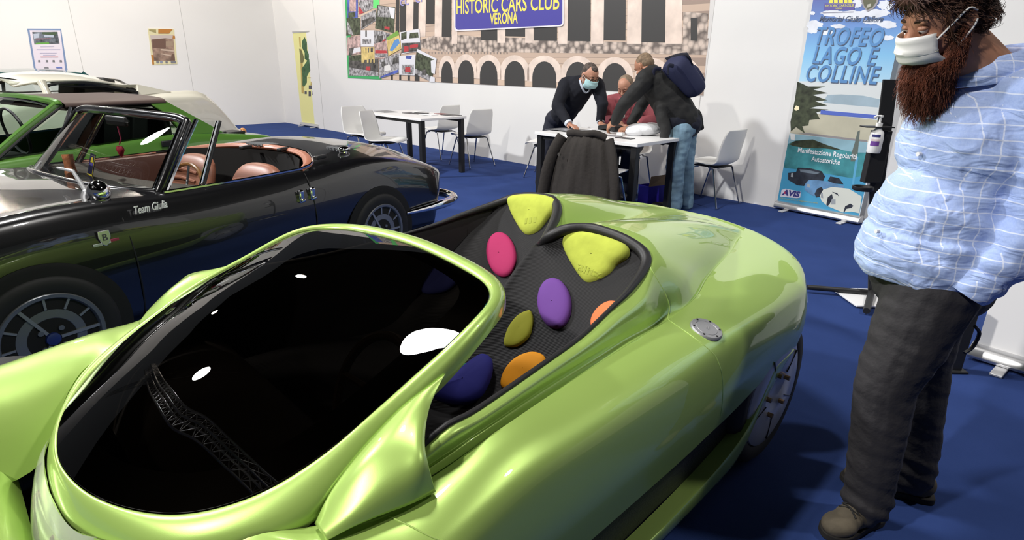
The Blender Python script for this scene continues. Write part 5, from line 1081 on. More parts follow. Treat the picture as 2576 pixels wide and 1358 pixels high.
# brown jacket over the chair back
JK = mat('dark_brown_jacket', (0.020, 0.016, 0.0135), 0.85, bump=(30, 0.3, 0.01))
jr = empty('jacket', jc.location, 0, 'dark brown jacket draped over a chair in front of the table', 'jacket')
ang0 = radians(52-180); jf = Vector((cos(ang0), sin(ang0), 0)); js = Vector((-jf.y, jf.x, 0)); jo = Vector(jc.location)-Vector((cos(radians(52)), sin(radians(52)), 0))*.25
def jx(lat, z, out): return jo+js*lat+ZUP*z+jf*out
rows = []
rnd = random.Random(5)
for i, (z, w, o_) in enumerate(((.795, .16, -.03), (.80, .20, .02), (.76, .25, .06), (.67, .30, .085), (.56, .335, .10), (.44, .37, .115), (.32, .395, .13), (.20, .41, .14), (.08, .42, .145))):
    n = 29; row = []
    for j in range(n):
        t = -1+2*j/(n-1); f = (0.2+.8*min(1, i/4))
        fold = .014*f*sin(t*6.5+.35*i+.6)+.010*f*sin(t*14-.5*i+1.3)+.006*sin(t*27+i)
        row.append(jx(w*t, z-.03*t*t*(1 if i < 3 else .3), o_+fold-.10*abs(t)**3*(1 if i > 1 else .3)))
    rows.append(row)
b = MB(); b.grid(loft(rows, 2, 1)); b.grid(loft([rows[0], [p-jf*.10-ZUP*.12 for p in rows[0]], [p-jf*.11-ZUP*.4 for p in rows[0]]], 3, 1))
def jpar(o): o.parent = jr; o.matrix_parent_inverse = Matrix.Translation(-jr.location); return o
jpar(b.build('coat_body', JK, solid=.01, angle=80))
for s in (-1, 1):
    b = MB(); b.tube(cr([jx(s*.24, .77, .02), jx(s*.31, .62, .06), jx(s*.36, .42, .09), jx(s*.385, .22, .11), jx(s*.39, .13, .11)], 4), [.055]*9+[.05]*8, 12, flat=.7); jpar(b.build('sleeve', JK))
b = MB(); b.tube(cr([jx(-.2, .795, .0), jx(-.1, .812, .03), jx(0, .805, .035), jx(.1, .822, .03), jx(.2, .79, .0)], 5), .03, 10, flat=.6); jpar(b.build('collar', JK))
b = MB(); p = jx(-.20, .62, .12); b.cyl(p, p+jf*.012, .016, 12); jpar(b.build('snap_button', mat('dull_button', (0.06, 0.055, 0.05), 0.4), None))
# papers and things on the tables
PAP = mat('paper_white', (0.80, 0.80, 0.80), 0.5); MAGD = mat('magazine_dark', (0.03, 0.03, 0.033), 0.3, noise=(8, .6)); MAGG = mat('magazine_grey', (0.22, 0.22, 0.23), 0.35, noise=(12, .6)); MAGR = mat('magazine_red', (0.22, 0.04, 0.04), 0.35)
def sheet(px, py, w, h, rz, m, name, label, cat, z=.74, t=.006, bend=0.0):
    p = at_z(px, py, z); b = MB()
    n = 6; R = Matrix.Rotation(radians(rz), 3, 'Z'); rows = []
    for k in (0, 1): pass
    up = [[p+R @ Vector((w*(i/n-.5), h*(j-.5), t+bend*sin(pi*i/n))) for j in (0, 1)] for i in range(n+1)]; lo = [[q-Vector((0, 0, t*.9)) for q in r] for r in up]
    b.grid(up); b.grid(lo); b.grid([[u[0] for u in up], [l[0] for l in lo]]); b.grid([[u[1] for u in up], [l[1] for l in lo]]); b.grid([up[0], lo[0]]); b.grid([up[-1], lo[-1]])
    return thing(b, name, m, label, cat, smooth=False)
sheet(970, 281, .30, .21, -50, MAGG, 'magazine', 'grey magazine at the left end of the corner table', 'magazine')
sheet(1045, 285, .30, .21, -35, MAGD, 'magazine', 'dark magazine under the white leaflets on the corner table', 'magazine')
sheet(1058, 283, .22, .10, 20, PAP, 'leaflet', 'white leaflet lying across the dark magazine', 'leaflet', z=.747, bend=.015)
sheet(1078, 289, .21, .15, -30, PAP, 'leaflet', 'white leaflet beside the dark magazine', 'leaflet', bend=.004)
sheet(1113, 287, .21, .12, -40, MAGR, 'brochure', 'reddish brochure near the right end of the corner table', 'brochure')
sheet(1135, 290, .24, .17, -42, MAGD, 'brochure', 'dark brochure at the right edge of the corner table', 'brochure')
sheet(1420, 328, .34, .24, -45, MAGG, 'magazine', 'open grey magazine under the hands of the masked man', 'magazine', bend=.012)
sheet(1462, 330, .26, .22, -40, MAGD, 'magazine', 'dark magazine beside the masked man\'s hands', 'magazine', z=.741)
sheet(1500, 327, .24, .2, -48, PAP, 'leaflet', 'white sheet in the middle of the men\'s table', 'leaflet', bend=.006)
sheet(1535, 329, .20, .17, -40, mat('black_bag_cloth', (0.012, 0.013, 0.014), .6), 'pouch', 'soft black pouch under the reaching hand', 'pouch', t=.05, bend=.02)
sheet(1572, 348, .17, .09, -40, MAGD, 'folder', 'black folder with a red mark near the table edge', 'folder')
sheet(1545, 343, .14, .08, -42, MAGG, 'booklet', 'small grey booklet before the black pouch', 'booklet')
sheet(1561, 341, .06, .05, -42, PAP, 'carton', 'tiny white carton beside the grey booklet', 'carton', t=.03)
b = MB(); p = at_z(1615, 340, .74)
b.ellipsoid(p+Vector((0, 0, .055)), (.17, .12, .065), 18, 10); b.ellipsoid(p+Vector((-.08, -.05, .04)), (.10, .08, .05)); b.ellipsoid(p+Vector((.10, .06, .06)), (.11, .09, .06))
thing(b, 'plastic_bag', mat('white_bag', (0.78, 0.79, 0.82), 0.35, bump=(9, .8, .03)), 'crumpled white bag on the right end of the men\'s table', 'bag')
# blue box with an open cardboard flap
bx0 = at_z(1628, 517, 0); r = empty('box', bx0, 0, 'bright blue box with an open cardboard flap under the table', 'box')
e1 = (at_z(1597, 508, 0)-bx0); e1.z = 0; e1 = e1.normalized(); e2 = Vector((e1.y, -e1.x, 0)); e2 = e2 if e2.y > 0 else -e2
def bxp(o): o.parent = r; o.matrix_parent_inverse = Matrix.Translation(-bx0); return o
BLU = mat('bright_blue_card', (0.035, 0.018, 0.42), 0.4); CARD = mat('brown_cardboard', (0.23, 0.15, 0.09), 0.8); b = MB(); zb_ = .20; d1, d2 = .15, .30; vs = [bx0, bx0+e1*d1, bx0+e1*d1+e2*d2, bx0+e2*d2]
b.add(vs+[v+ZUP*zb_ for v in vs], [(0, 1, 2, 3), (0, 1, 5, 4), (1, 2, 6, 5), (2, 3, 7, 6), (3, 0, 4, 7)]); bxp(b.build('carton_body', BLU, None, smooth=False, solid=.004))
a0 = bx0+ZUP*zb_; b = MB(); b.add([a0, a0+e2*d2, a0+e2*d2+ZUP*.10+e1*.05, a0+ZUP*.10+e1*.02+e2*.04], [(0, 1, 2, 3)]); bxp(b.build('flap', CARD, None, smooth=False, solid=.004))

# ------------------------------------------------------------------ hand sanitiser stand
sb = at_y(2192, 770, 3.25); sb = at_z(2196, 757, 0); YS_ = sb.y
r = empty('sanitiser_stand', sb, 0, 'black hand sanitiser stand between the blue banner and the bearded man', 'stand')
def spar(o): o.parent = r; o.matrix_parent_inverse = Matrix.Translation(-r.location); return o
V3_ = Vector; BLKM = mat('black_powder_coat', (0.016, 0.016, 0.017), 0.5)
t0 = at_y(2240, 200, YS_); t1 = at_y(2207, 470, YS_); px = t0.x*.5+t1.x*.5
b = MB(); mids = [at_y(2200, 740, YS_+.03), at_y(2205, 475, YS_+.03), at_y(2240, 200, YS_+.03)]; b.grid([[q+V3_((x, y, 0)) for x, y in ((-.042, -.006), (.042, -.006), (.042, .006), (-.042, .006))] for q in mids], close_v=True, cap=True); spar(b.build('post', BLKM, smooth=False, bevel=.003))
b = MB(); q = at_y(2212, 395, YS_); b.box((px-.01, YS_+.01, q.z), (.10, .05, .30)); spar(b.build('front_plate', BLKM, smooth=False, bevel=.004))
b = MB(); q = at_y(2200, 318, YS_); b.box((px-.06, YS_-.02, q.z-.0), (.16, .07, .006)); spar(b.build('bottle_bracket', BLKM, smooth=False))
q = at_y(2170, 476, YS_-.03); b = MB(); b.lathe([(0, -.006), (.05, -.006), (.056, 0), (.056, .018), (.05, .018), (.046, .002), (0, .002)], 28, Matrix.Translation(q)); b.box((q+Vector((px, YS_, q.z)))/2, (px-q.x, .02, .01)); spar(b.build('drip_tray', BLKM, angle=50))
b = MB(); q2 = at_y(2235, 482, YS_); b.box((px+.03, YS_+.04, q2.z), (.10, .02, .015)); spar(b.build('lever', ALU, smooth=False))
b = MB(); b.box((px+.16, YS_+.02, .016), (.34, .30, .012)); spar(b.build('base_plate', mat('white_base', (0.75, 0.75, 0.76), 0.4), smooth=False, bevel=.003))
e_ = at_z(2030, 722, .04); f_ = at_z(2190, 735, .04); b = MB(); b.tube([e_, f_, Vector((px+.1, f_.y+.02, .04))], .017, 10); spar(b.build('floor_bar', BLKM))
b = MB(); b.tube([at_z(2180, 782, .03), at_z(2192, 735, .05)], .02, 8); spar(b.build('foot', BLKM))
q = at_y(2196, 385, YS_-.03); zt_ = at_y(2196, 318, YS_-.03).z
rb = empty('sanitiser_bottle', q, 0, 'white pump bottle of hand sanitiser held on the black stand', 'bottle')
H = zt_-q.z; b = MB(); b.lathe([(0, 0), (.033, .002), (.036, .01), (.037, H*.55), (.033, H*.78), (.016, H*.93), (.013, H)], 28); b.build('bottle_body', mat('white_bottle', (0.82, 0.82, 0.82), 0.3), rb)
b = MB(); b.lathe([(.017, H), (.017, H+.02), (.006, H+.022), (.006, H+.05), (.012, H+.052), (.012, H+.062), (0, H+.063)], 18); b.tube([Vector((0, 0, H+.058)), Vector((-.03, -.01, H+.058)), Vector((-.045, -.015, H+.05))], .006, 8); b.build('pump', mat('white_pump', (0.8, 0.8, 0.8), 0.3), rb)
lb = MB()
for i, (zz, hh, c) in enumerate(((.62, .03, 0), (.30, .05, 1), (.48, .02, 2))):
    lb.cur = c; ys = [radians(200+k*14) for k in range(6)]; lb.grid([[Vector((.0376*cos(a)*(1 if zz < .56 else .965), .0376*sin(a)*(1 if zz < .56 else .965), H*zz+d)) for a in ys] for d in (0, hh*.5)])
lb.build('label', [mat('label_navy', (0.05, 0.05, 0.2), 0.4), mat('label_violet', (0.16, 0.06, 0.3), 0.4), mat('label_pink', (0.75, 0.6, 0.62), 0.4)], rb)
# ------------------------------------------------------------------ people
V3 = Vector
def capsule(b, p, q, ra, rb, n=14):
    p = V3(p); q = V3(q); d = q-p
    if d.length < 1e-6: d = V3((0, 0, 1e-5))
    t = d.normalized(); a = t.orthogonal().normalized(); c = t.cross(a); rows = []
    for o_, r, angs in ((p, ra, (-89, -60, -30, 0)), (q, rb, (0, 30, 60, 89))):
        for g in angs:
            g = radians(g); rows.append([o_+t*(r*sin(g))+(a*cos(2*pi*k/n)+c*sin(2*pi*k/n))*(r*cos(g)) for k in range(n)])
    b.grid(rows, close_v=True, cap=True)
def chain(b, pts, rs):
    for i in range(len(pts)-1): capsule(b, pts[i], pts[i+1], rs[i], rs[i+1])
def ell3(b, c, r, M=None): b.ellipsoid(V3(c), r, 20, 14, M)
def bake(o):
    dg = bpy.context.evaluated_depsgraph_get(); me = bpy.data.meshes.new_from_object(o.evaluated_get(dg)); old = o.data; o.modifiers.clear(); o.data = me; bpy.data.meshes.remove(old)
    me.polygons.foreach_set('use_smooth', [True]*len(me.polygons)); return o
def blob(b, name, m, parent, voxel=.008, it=6, disp=None):
    """fuse overlapping closed solids into one continuous skin"""
    o = b.build(name, m, None, weld=False)
    md = o.modifiers.new('r', 'REMESH'); md.mode = 'VOXEL'; md.voxel_size = voxel; md.use_smooth_shade = True
    if it: md = o.modifiers.new('s', 'SMOOTH'); md.factor = .5; md.iterations = it
    bpy.context.view_layer.update(); bake(o)
    if disp:
        nr = [v.normal.copy() for v in o.data.vertices]; co = [v.co.copy() for v in o.data.vertices]
        o.data.vertices.foreach_set('co', [x for c, n in zip(co, nr) for x in c+n*disp(c)]); o.data.update()
    o.parent = parent; o.matrix_parent_inverse = Matrix.Translation(-parent.location); return o
def part(b, name, m, parent, **k):
    o = b.build(name, m, None, **k); o.parent = parent; o.matrix_parent_inverse = Matrix.Translation(-parent.location); return o
def head_m(c, fwd, roll=0.0):
    f = V3(fwd).normalized(); l = ZUP.cross(f).normalized(); u = f.cross(l)
    M = Matrix((f, l, u)).transposed().to_4x4(); M.translation = V3(c); return M
def head_prims(b, M, k=1.0):
    R = M.to_3x3()
    def E(c, r): ell3(b, M @ (V3(c)*k), tuple(x*k for x in r), R)
    def S(p, q, ra, rb): capsule(b, M @ (V3(p)*k), M @ (V3(q)*k), ra*k, rb*k)
    E((-.005, 0, .03), (.100, .077, .088)); E((.03, 0, -.04), (.064, .060, .078)); E((.058, 0, -.092), (.030, .032, .024)); E((.0, .045, -.055), (.05, .02, .035)); E((.0, -.045, -.055), (.05, .02, .035))
    S((.088, 0, .018), (.112, 0, -.026), .009, .014); E((.100, .013, -.031), (.012, .009, .008)); E((.100, -.013, -.031), (.012, .009, .008))
    for s in (-1, 1):
        E((.080, s*.030, .034), (.014, .026, .009)); E((.066, s*.040, -.022), (.026, .022, .022))
        E((-.008, s*.078, -.002), (.016, .009, .032)); E((-.018, s*.086, .004), (.010, .008, .026)); E((-.004, s*.083, -.026), (.008, .008, .010))
    E((.090, 0, -.062), (.010, .024, .006)); E((.088, 0, -.073), (.010, .020, .006))
def hand_prims(b, wrist, d, n, k=1.0, curl=.35, side=1):
    """wrist point, pointing direction, back-of-hand normal; side=+1 thumb to d x n"""
    d = V3(d).normalized(); n = V3(n); n = (n-d*n.dot(d)).normalized(); s = d.cross(n)*side; w = V3(wrist)
    for t in (-.026, -.009, .009, .026): capsule(b, w+s*t*.6*k, w+d*.075*k+s*t*k, .013*k, .012*k)
    for i, (t, L) in enumerate(((.029, .068), (.010, .078), (-.010, .072), (-.029, .056))):
        p0 = w+d*.078*k+s*t*k; a = curl*(.8+.15*i); p1 = p0+(d*cos(a)-n*sin(a)+s*t*2)*L*.45*k; p2 = p1+(d*cos(a*2)-n*sin(a*2))*L*.32*k; p3 = p2+(d*cos(a*2.7)-n*sin(a*2.7))*L*.25*k
        chain(b, [p0, p1, p2, p3], [.0098*k, .009*k, .008*k, .0068*k])
    q0 = w+d*.022*k+s*.026*k-n*.006*k; q1 = q0+(d*.6+s*.8)*.035*k; q2 = q1+(d*.85+s*.4-n*.2)*.03*k; q3 = q2+(d*.95+s*.1-n*.2)*.022*k; chain(b, [q0, q1, q2, q3], [.013*k, .011*k, .0095*k, .008*k])
def mask_grid(M, k=1.0, pleat=.0025, wide=78):
    rows = []
    for j in range(15):
        t = j/14; z = .006-.112*t; xf = .118+.012*sin(pi*min(1, t*1.15))-.045*max(0, t-.6)/.4; hw = .066+.006*sin(pi*t)
        row = []
        for i in range(17):
            a = radians(-wide+2*wide*i/16); dz = -.012*(1-cos(a))*(1 if t < .5 else -1.2)
            x = .015+(xf-.015)*cos(a)**.85+pleat*sin(t*22)*(cos(a)); row.append(M @ (V3((x, hw*sin(a)*1.05, z+dz))*k))
        rows.append(row)
    return rows
SKIN = mat('skin', (0.48, 0.24, 0.16), 0.5, noise=(30, .08)); SKIN2 = mat('weathered_skin', (0.42, 0.20, 0.12), 0.5, noise=(30, .1))
def eyes(M, par, k=1.0, lid=SKIN):
    for s in (-1, 1):
        b = MB(); b.ellipsoid(M @ (V3((.0795, s*.031, .012))*k), (.0125*k,)*3, 14, 10); e = part(b, 'eye', mat('eye_white', (0.65, 0.62, 0.58), 0.2), par)
        b = MB(); b.ellipsoid(M @ (V3((.0875, s*.031, .008))*k), (.0058*k,)*3, 12, 8); q = part(b, 'iris', mat('iris_brown', (0.03, 0.015, 0.008), 0.15), par); 
        b = MB(); R = M.to_3x3(); b.ellipsoid(M @ (V3((.079, s*.031, .0165))*k), (.0145*k, .016*k, .0085*k), 14, 8, R); part(b, 'eyelid', lid, par)
        b = MB(); b.tube([M @ (V3(p)*k) for p in ((.088, s*.012, .034), (.092, s*.030, .041), (.078, s*.052, .036))], [.003*k, .0045*k, .002*k], 6); part(b, 'eyebrow', mat('brow_brown', (0.05, 0.022, 0.012), 0.8), par)

# ---- the bearded man looking at the green car
def check_mat():
    m = mat('blue_check_shirt', (0.30, 0.40, 0.72), 0.8, sheen=.15); nt = m.node_tree; b = nt.nodes['Principled BSDF']; N = nt.nodes.new; L_ = nt.links.new
    tc = N('ShaderNodeTexCoord'); wn = N('ShaderNodeTexNoise'); wn.inputs['Scale'].default_value = 9; wn.inputs['Detail'].default_value = 2
    mxv = N('ShaderNodeVectorMath'); mxv.operation = 'SCALE'; mxv.inputs[3].default_value = 0.014; ad = N('ShaderNodeVectorMath')
    L_(tc.outputs['Object'], wn.inputs['Vector']); L_(wn.outputs['Color'], mxv.inputs[0]); L_(tc.outputs['Object'], ad.inputs[0]); L_(mxv.outputs[0], ad.inputs[1])
    sp_ = N('ShaderNodeSeparateXYZ'); L_(ad.outputs[0], sp_.inputs[0])
    outs = []
    for ax, per in (('Z', .036), ('X', .033), ('Y', .036)):
        d = N('ShaderNodeMath'); d.operation = 'DIVIDE'; d.inputs[1].default_value = per; f = N('ShaderNodeMath'); f.operation = 'FRACT'; g = N('ShaderNodeMath'); g.operation = 'LESS_THAN'; g.inputs[1].default_value = .085
        L_(sp_.outputs[ax], d.inputs[0]); L_(d.outputs[0], f.inputs[0]); L_(f.outputs[0], g.inputs[0]); outs.append(g)
    # crosswise stripes fade out where the cloth faces along their own axis
    ge = N('ShaderNodeNewGeometry'); sn = N('ShaderNodeSeparateXYZ'); L_(ge.outputs['True Normal'], sn.inputs[0])
    def gate(src, ax):
        ab = N('ShaderNodeMath'); ab.operation = 'ABSOLUTE'; L_(sn.outputs[ax], ab.inputs[0]); lt = N('ShaderNodeMath'); lt.operation = 'LESS_THAN'; lt.inputs[1].default_value = .72; L_(ab.outputs[0], lt.inputs[0]); mu = N('ShaderNodeMath'); mu.operation = 'MULTIPLY'; L_(src.outputs[0], mu.inputs[0]); L_(lt.outputs[0], mu.inputs[1]); return mu
    m1 = N('ShaderNodeMath'); m1.operation = 'MAXIMUM'; L_(gate(outs[0], 'Z').outputs[0], m1.inputs[0]); L_(gate(outs[1], 'X').outputs[0], m1.inputs[1])
    m2 = N('ShaderNodeMath'); m2.operation = 'MULTIPLY'; m2.inputs[1].default_value = .62; L_(m1.outputs[0], m2.inputs[0])
    fine = N('ShaderNodeTexNoise'); fine.inputs['Scale'].default_value = 260; L_(tc.outputs['Object'], fine.inputs['Vector'])
    c0 = N('ShaderNodeMixRGB'); c0.inputs[1].default_value = (0.30, 0.41, 0.76, 1); c0.inputs[2].default_value = (0.46, 0.57, 0.86, 1); L_(fine.outputs['Fac'], c0.inputs[0])
    mx = N('ShaderNodeMixRGB'); mx.inputs[2].default_value = (0.85, 0.88, 0.97, 1); L_(m2.outputs[0], mx.inputs[0]); L_(c0.outputs[0], mx.inputs[1]); L_(mx.outputs[0], b.inputs['Base Color'])
    wr = N('ShaderNodeTexNoise'); wr.inputs['Scale'].default_value = 11; wr.inputs['Distortion'].default_value = 1.2; mp = N('ShaderNodeMapping'); mp.inputs['Scale'].default_value = (1, 1, 2.2); L_(tc.outputs['Object'], mp.inputs[0]); L_(mp.outputs[0], wr.inputs['Vector'])
    bp = N('ShaderNodeBump'); bp.inputs['Strength'].default_value = .55; bp.inputs['Distance'].default_value = .02; L_(wr.outputs['Fac'], bp.inputs['Height']); L_(bp.outputs[0], b.inputs['Normal'])
    return m
from mathutils import noise as mnoise
def wrinkle(sc, am, zs=1.0): return lambda c: am*mnoise.noise(V3((c.x*sc, c.y*sc, c.z*sc*zs)))
PB = empty('person', (1.20, 1.57, 0), 0, 'bearded person in a white mask and pale blue checked shirt, left hand in pocket', 'person')
HB = head_m((1.068, 1.570, 1.496), (-.893, -.019, -.45)) @ Matrix.Rotation(-.109, 4, 'X'); HRI = HB.to_3x3()
b = MB(); head_prims(b, HB, .89); chain(b, [(1.095, 1.578, 1.465), (1.235, 1.60, 1.35)], [.060, .080])
ell3(b, (1.25, 1.60, 1.22), (.13, .16, .16)); ell3(b, (1.21, 1.60, .98), (.15, .15, .16)); ell3(b, (1.24, 1.60, .82), (.13, .15, .10))
for pts, rs in (([(1.25, 1.45, 1.31), (1.305, 1.415, 1.05), (1.215, 1.425, .86)], [.055, .045, .034]), ([(1.25, 1.77, 1.31), (1.30, 1.80, 1.06), (1.22, 1.78, .86)], [.055, .045, .034]), ([(1.19, 1.52, .80), (1.12, 1.50, .50), (1.145, 1.49, .09)], [.085, .06, .045]), ([(1.30, 1.68, .80), (1.345, 1.675, .46), (1.375, 1.625, .09)], [.085, .06, .045])): chain(b, pts, rs)
hand_prims(b, (1.205, 1.425, .86), (-.35, .1, -1), (-.3, -1, 0), 1.0, .3, 1); hand_prims(b, (1.22, 1.78, .86), (-.35, -.1, -1), (-.3, 1, 0), 1.0, .3, -1)
blob(b, 'body', SKIN2, PB, .007, 3); eyes(HB, PB, .89, SKIN2)
TRO = mat('charcoal_trousers', (0.026, 0.024, 0.027), 0.8, bump=(16, .45, .02))
b = MB(); ell3(b, (1.235, 1.60, .80), (.155, .165, .13)); chain(b, [(1.19, 1.525, .79), (1.155, 1.515, .66), (1.11, 1.50, .50), (1.125, 1.492, .30), (1.135, 1.488, .14), (1.138, 1.486, .085)], [.118, .105, .082, .074, .070, .072]); chain(b, [(1.29, 1.675, .79), (1.315, 1.68, .64), (1.345, 1.675, .46), (1.36, 1.65, .28), (1.372, 1.628, .12), (1.372, 1.626, .085)], [.115, .10, .080, .072, .068, .070])
def trw(c): return .004*mnoise.noise(V3((c.x*10+c.z*9, c.y*10, c.z*20)))+(.006*sin(c.z*110+c.x*55+c.y*30) if c.z < .22 else 0)*max(0, 1-c.z/.22)+.003*mnoise.noise(V3((c.x*16+c.z*24, c.y*12, c.z*30)))
blob(b, 'trousers', TRO, PB, .007, 5, trw)
SH = check_mat(); b = MB()
ell3(b, (1.215, 1.60, .985), (.178, .185, .175)); ell3(b, (1.245, 1.60, 1.19), (.160, .20, .185)); ell3(b, (1.275, 1.60, 1.29), (.125, .20, .10)); b.lathe([(0, -.075), (.9, -.075), (1, -.05), (1.03, 0), (1, .06), (0, .06)], 28, Matrix.Translation((1.205, 1.60, .885)) @ Matrix.Diagonal((.176, .190, 1, 1)))
ell3(b, (1.26, 1.47, 1.325), (.085, .075, .07)); ell3(b, (1.26, 1.74, 1.325), (.085, .075, .07))
chain(b, [(1.262, 1.44, 1.305), (1.295, 1.415, 1.18), (1.31, 1.405, 1.05), (1.275, 1.405, .95), (1.225, 1.415, .865)], [.082, .078, .072, .064, .056]); chain(b, [(1.262, 1.77, 1.305), (1.30, 1.80, 1.06), (1.23, 1.79, .87)], [.08, .068, .055])
def shw(c): return .006*mnoise.noise(V3((c.x*9, c.y*9, c.z*16)))+.004*mnoise.noise(V3((c.x*22+c.z*12, c.y*22, c.z*34)))+(.0045*sin(c.z*85+c.x*30) if c.y < 1.47 and c.z < 1.15 else 0)
blob(b, 'shirt', SH, PB, .0065, 4, shw)
# collar, cuff and buttons
b = MB(); cc = V3((1.225, 1.597, 1.385)); rows = []
for t in range(25):
    a = radians(-8+ (t/24)*376+172); dr = V3((cos(a), sin(a), 0)); f = (1-cos(a-radians(180)))/2
    rows.append([cc+V3((dr.x*.078, dr.y*.078, -.02+.05*f)), cc+V3((dr.x*.082, dr.y*.080, .012+.05*f)), cc+V3((dr.x*.104, dr.y*.098, -.012+.05*f)), cc+V3((dr.x*.118, dr.y*.112, -.052+.05*f))])
b.grid(rows); part(b, 'collar', SH, PB, solid=.004)
b = MB(); b.tube([(1.232, 1.413, .878), (1.205, 1.422, .835), (1.198, 1.424, .822)], [.055, .057, .050], 18); part(b, 'cuff', SH, PB)
for z in (1.262, 1.165, 1.06, .95, .87):
    x_ = 1.205-.186*sqrt(max(0, 1-((z-.985)/.2)**2)) if z < 1.06 else 1.085-.0*(z); 
    b = MB(); b.cyl((x_+.004, 1.565, z), (x_-.006, 1.563, z), .006, 10); part(b, 'shirt_button', mat('pearl_button', (0.75, 0.75, 0.78), 0.3), PB)
# hair, beard, mask
HRM_ = mat('dark_auburn_hair', (0.055, 0.020, 0.010), 0.7, noise=(60, .5)); BRM = mat('red_beard', (0.125, 0.034, 0.015), 0.7, noise=(55, .55)); rnd = random.Random(11)
b = MB(); k = .89
ell3(b, HB @ (V3((-.022, 0, .058))*k), (.100*k, .086*k, .078*k), HRI); ell3(b, HB @ (V3((-.055, 0, .0))*k), (.062*k, .076*k, .07*k), HRI); ell3(b, HB @ (V3((.055, 0, .095))*k), (.050*k, .068*k, .030*k), HRI); ell3(b, HB @ (V3((-.03, 0, .11))*k), (.09*k, .075*k, .045*k), HRI)
for s in (-1, 1):
    for i in range(10): p = V3((rnd.uniform(.0, .035), s*rnd.uniform(.069, .077), rnd.uniform(.0, .05))); chain(b, [HB @ (p*k), HB @ ((p+V3((.006, 0, -.03)))*k)], [.007, .004])
hb_ = blob(b, 'hair', HRM_, PB, .005, 4, lambda c: .005*mnoise.noise(V3((c.x*38, c.y*38, c.z*38))))
def strand(b, pts, r0):
    pts = [V3(p) for p in pts]; b.tube(pts, [r0*(1-.75*i/(len(pts)-1)) for i in range(len(pts))], 3, cap=False)
b = MB(); nh = len(hb_.data.vertices); HL = V3(PB.location)
for i in range(3600):
    v = hb_.data.vertices[rnd.randrange(nh)]; n = v.normal; p = v.co.copy(); t = V3((1.0, .1, -.25))+V3((rnd.uniform(-.7, .7), rnd.uniform(-.8, .8), rnd.uniform(-.7, .5)))+V3((.5*mnoise.noise(p*14), .5*mnoise.noise(p*14+V3((5, 0, 0))), 0)); t = t-n*t.dot(n)
    if t.length < .1: continue
    t.normalize(); c_ = n.cross(t); L_ = rnd.uniform(.025, .055); w = rnd.uniform(-1, 1)*.4
    strand(b, [p-n*.004, p+n*.004+t*L_*.3+c_*w*.004, p+n*.008+t*L_*.6+c_*w*.013, p+n*.006+t*L_*.85+c_*w*.024, p+n*.001+t*L_*.9+c_*w*.032], .0011)
part(b, 'hair_strands', HRM_, PB, weld=False)['kind'] = 'stuff'
b = MB()
def HBk(x, y, z): return HB @ (V3((x, y, z))*k)
for s in (-1, 1): chain(b, [HBk(.004, s*.073, -.01), HBk(.012, s*.068, -.05), HBk(.035, s*.056, -.09)], [.011, .018, .026])
ell3(b, HBk(.055, 0, -.105), (.055, .062, .05), HRI); 
dn = V3((.10, .03, -1)).normalized(); c0 = HBk(.055, 0, -.10)
ell3(b, c0+dn*.035+V3((.004, 0, 0)), (.060, .052, .055)); ell3(b, c0+dn*.075+V3((.006, 0, 0)), (.042, .036, .042))
bb = blob(b, 'beard', BRM, PB, .005, 4, lambda c: .004*mnoise.noise(V3((c.x*45, c.y*45, c.z*14))))
b = MB(); nh = len(bb.data.vertices)
for i in range(5200):
    v = bb.data.vertices[rnd.randrange(nh)]; n = v.normal; p = v.co.copy(); low = max(0, min(1, (1.42-p.z)/.10)); d = (dn+n*rnd.uniform(.02, .32)+V3((rnd.uniform(-.25, .12), rnd.uniform(-.2, .2), 0))).normalized()
    L_ = rnd.uniform(.015, .034)+.026*low*rnd.random(); s1 = n.cross(d); w = rnd.uniform(-1, 1)
    strand(b, [p-n*.003, p+d*L_*.3+s1*w*.004, p+d*L_*.55-s1*w*.003, p+d*L_*.8+s1*w*.005+V3((-.004*low, 0, 0)), p+d*L_], .0009)
part(b, 'beard_strands', BRM, PB, weld=False)['kind'] = 'stuff'

MASKM = mat('white_mask_cloth', (0.80, 0.79, 0.76), 0.75, bump=(50, .15, .003))
b = MB(); mg = mask_grid(HB, .93, .003, 64); b.grid(mg); mk = part(b, 'mask', MASKM, PB, solid=.002)
for s in (-1, 1):
    b = MB(); i = 16 if s > 0 else 0
    b.tube(cr([mg[2][i], HBk(.03, s*.080, .012), HBk(.0, s*.094, .035), HBk(-.02, s*.094, .02)], 4), .0022, 6); b.tube(cr([mg[12][i], HBk(.03, s*.080, -.055), HBk(-.004, s*.094, -.02), HBk(-.018, s*.094, -.002)], 4), .0022, 6); part(b, 'ear_loop', MASKM, PB)
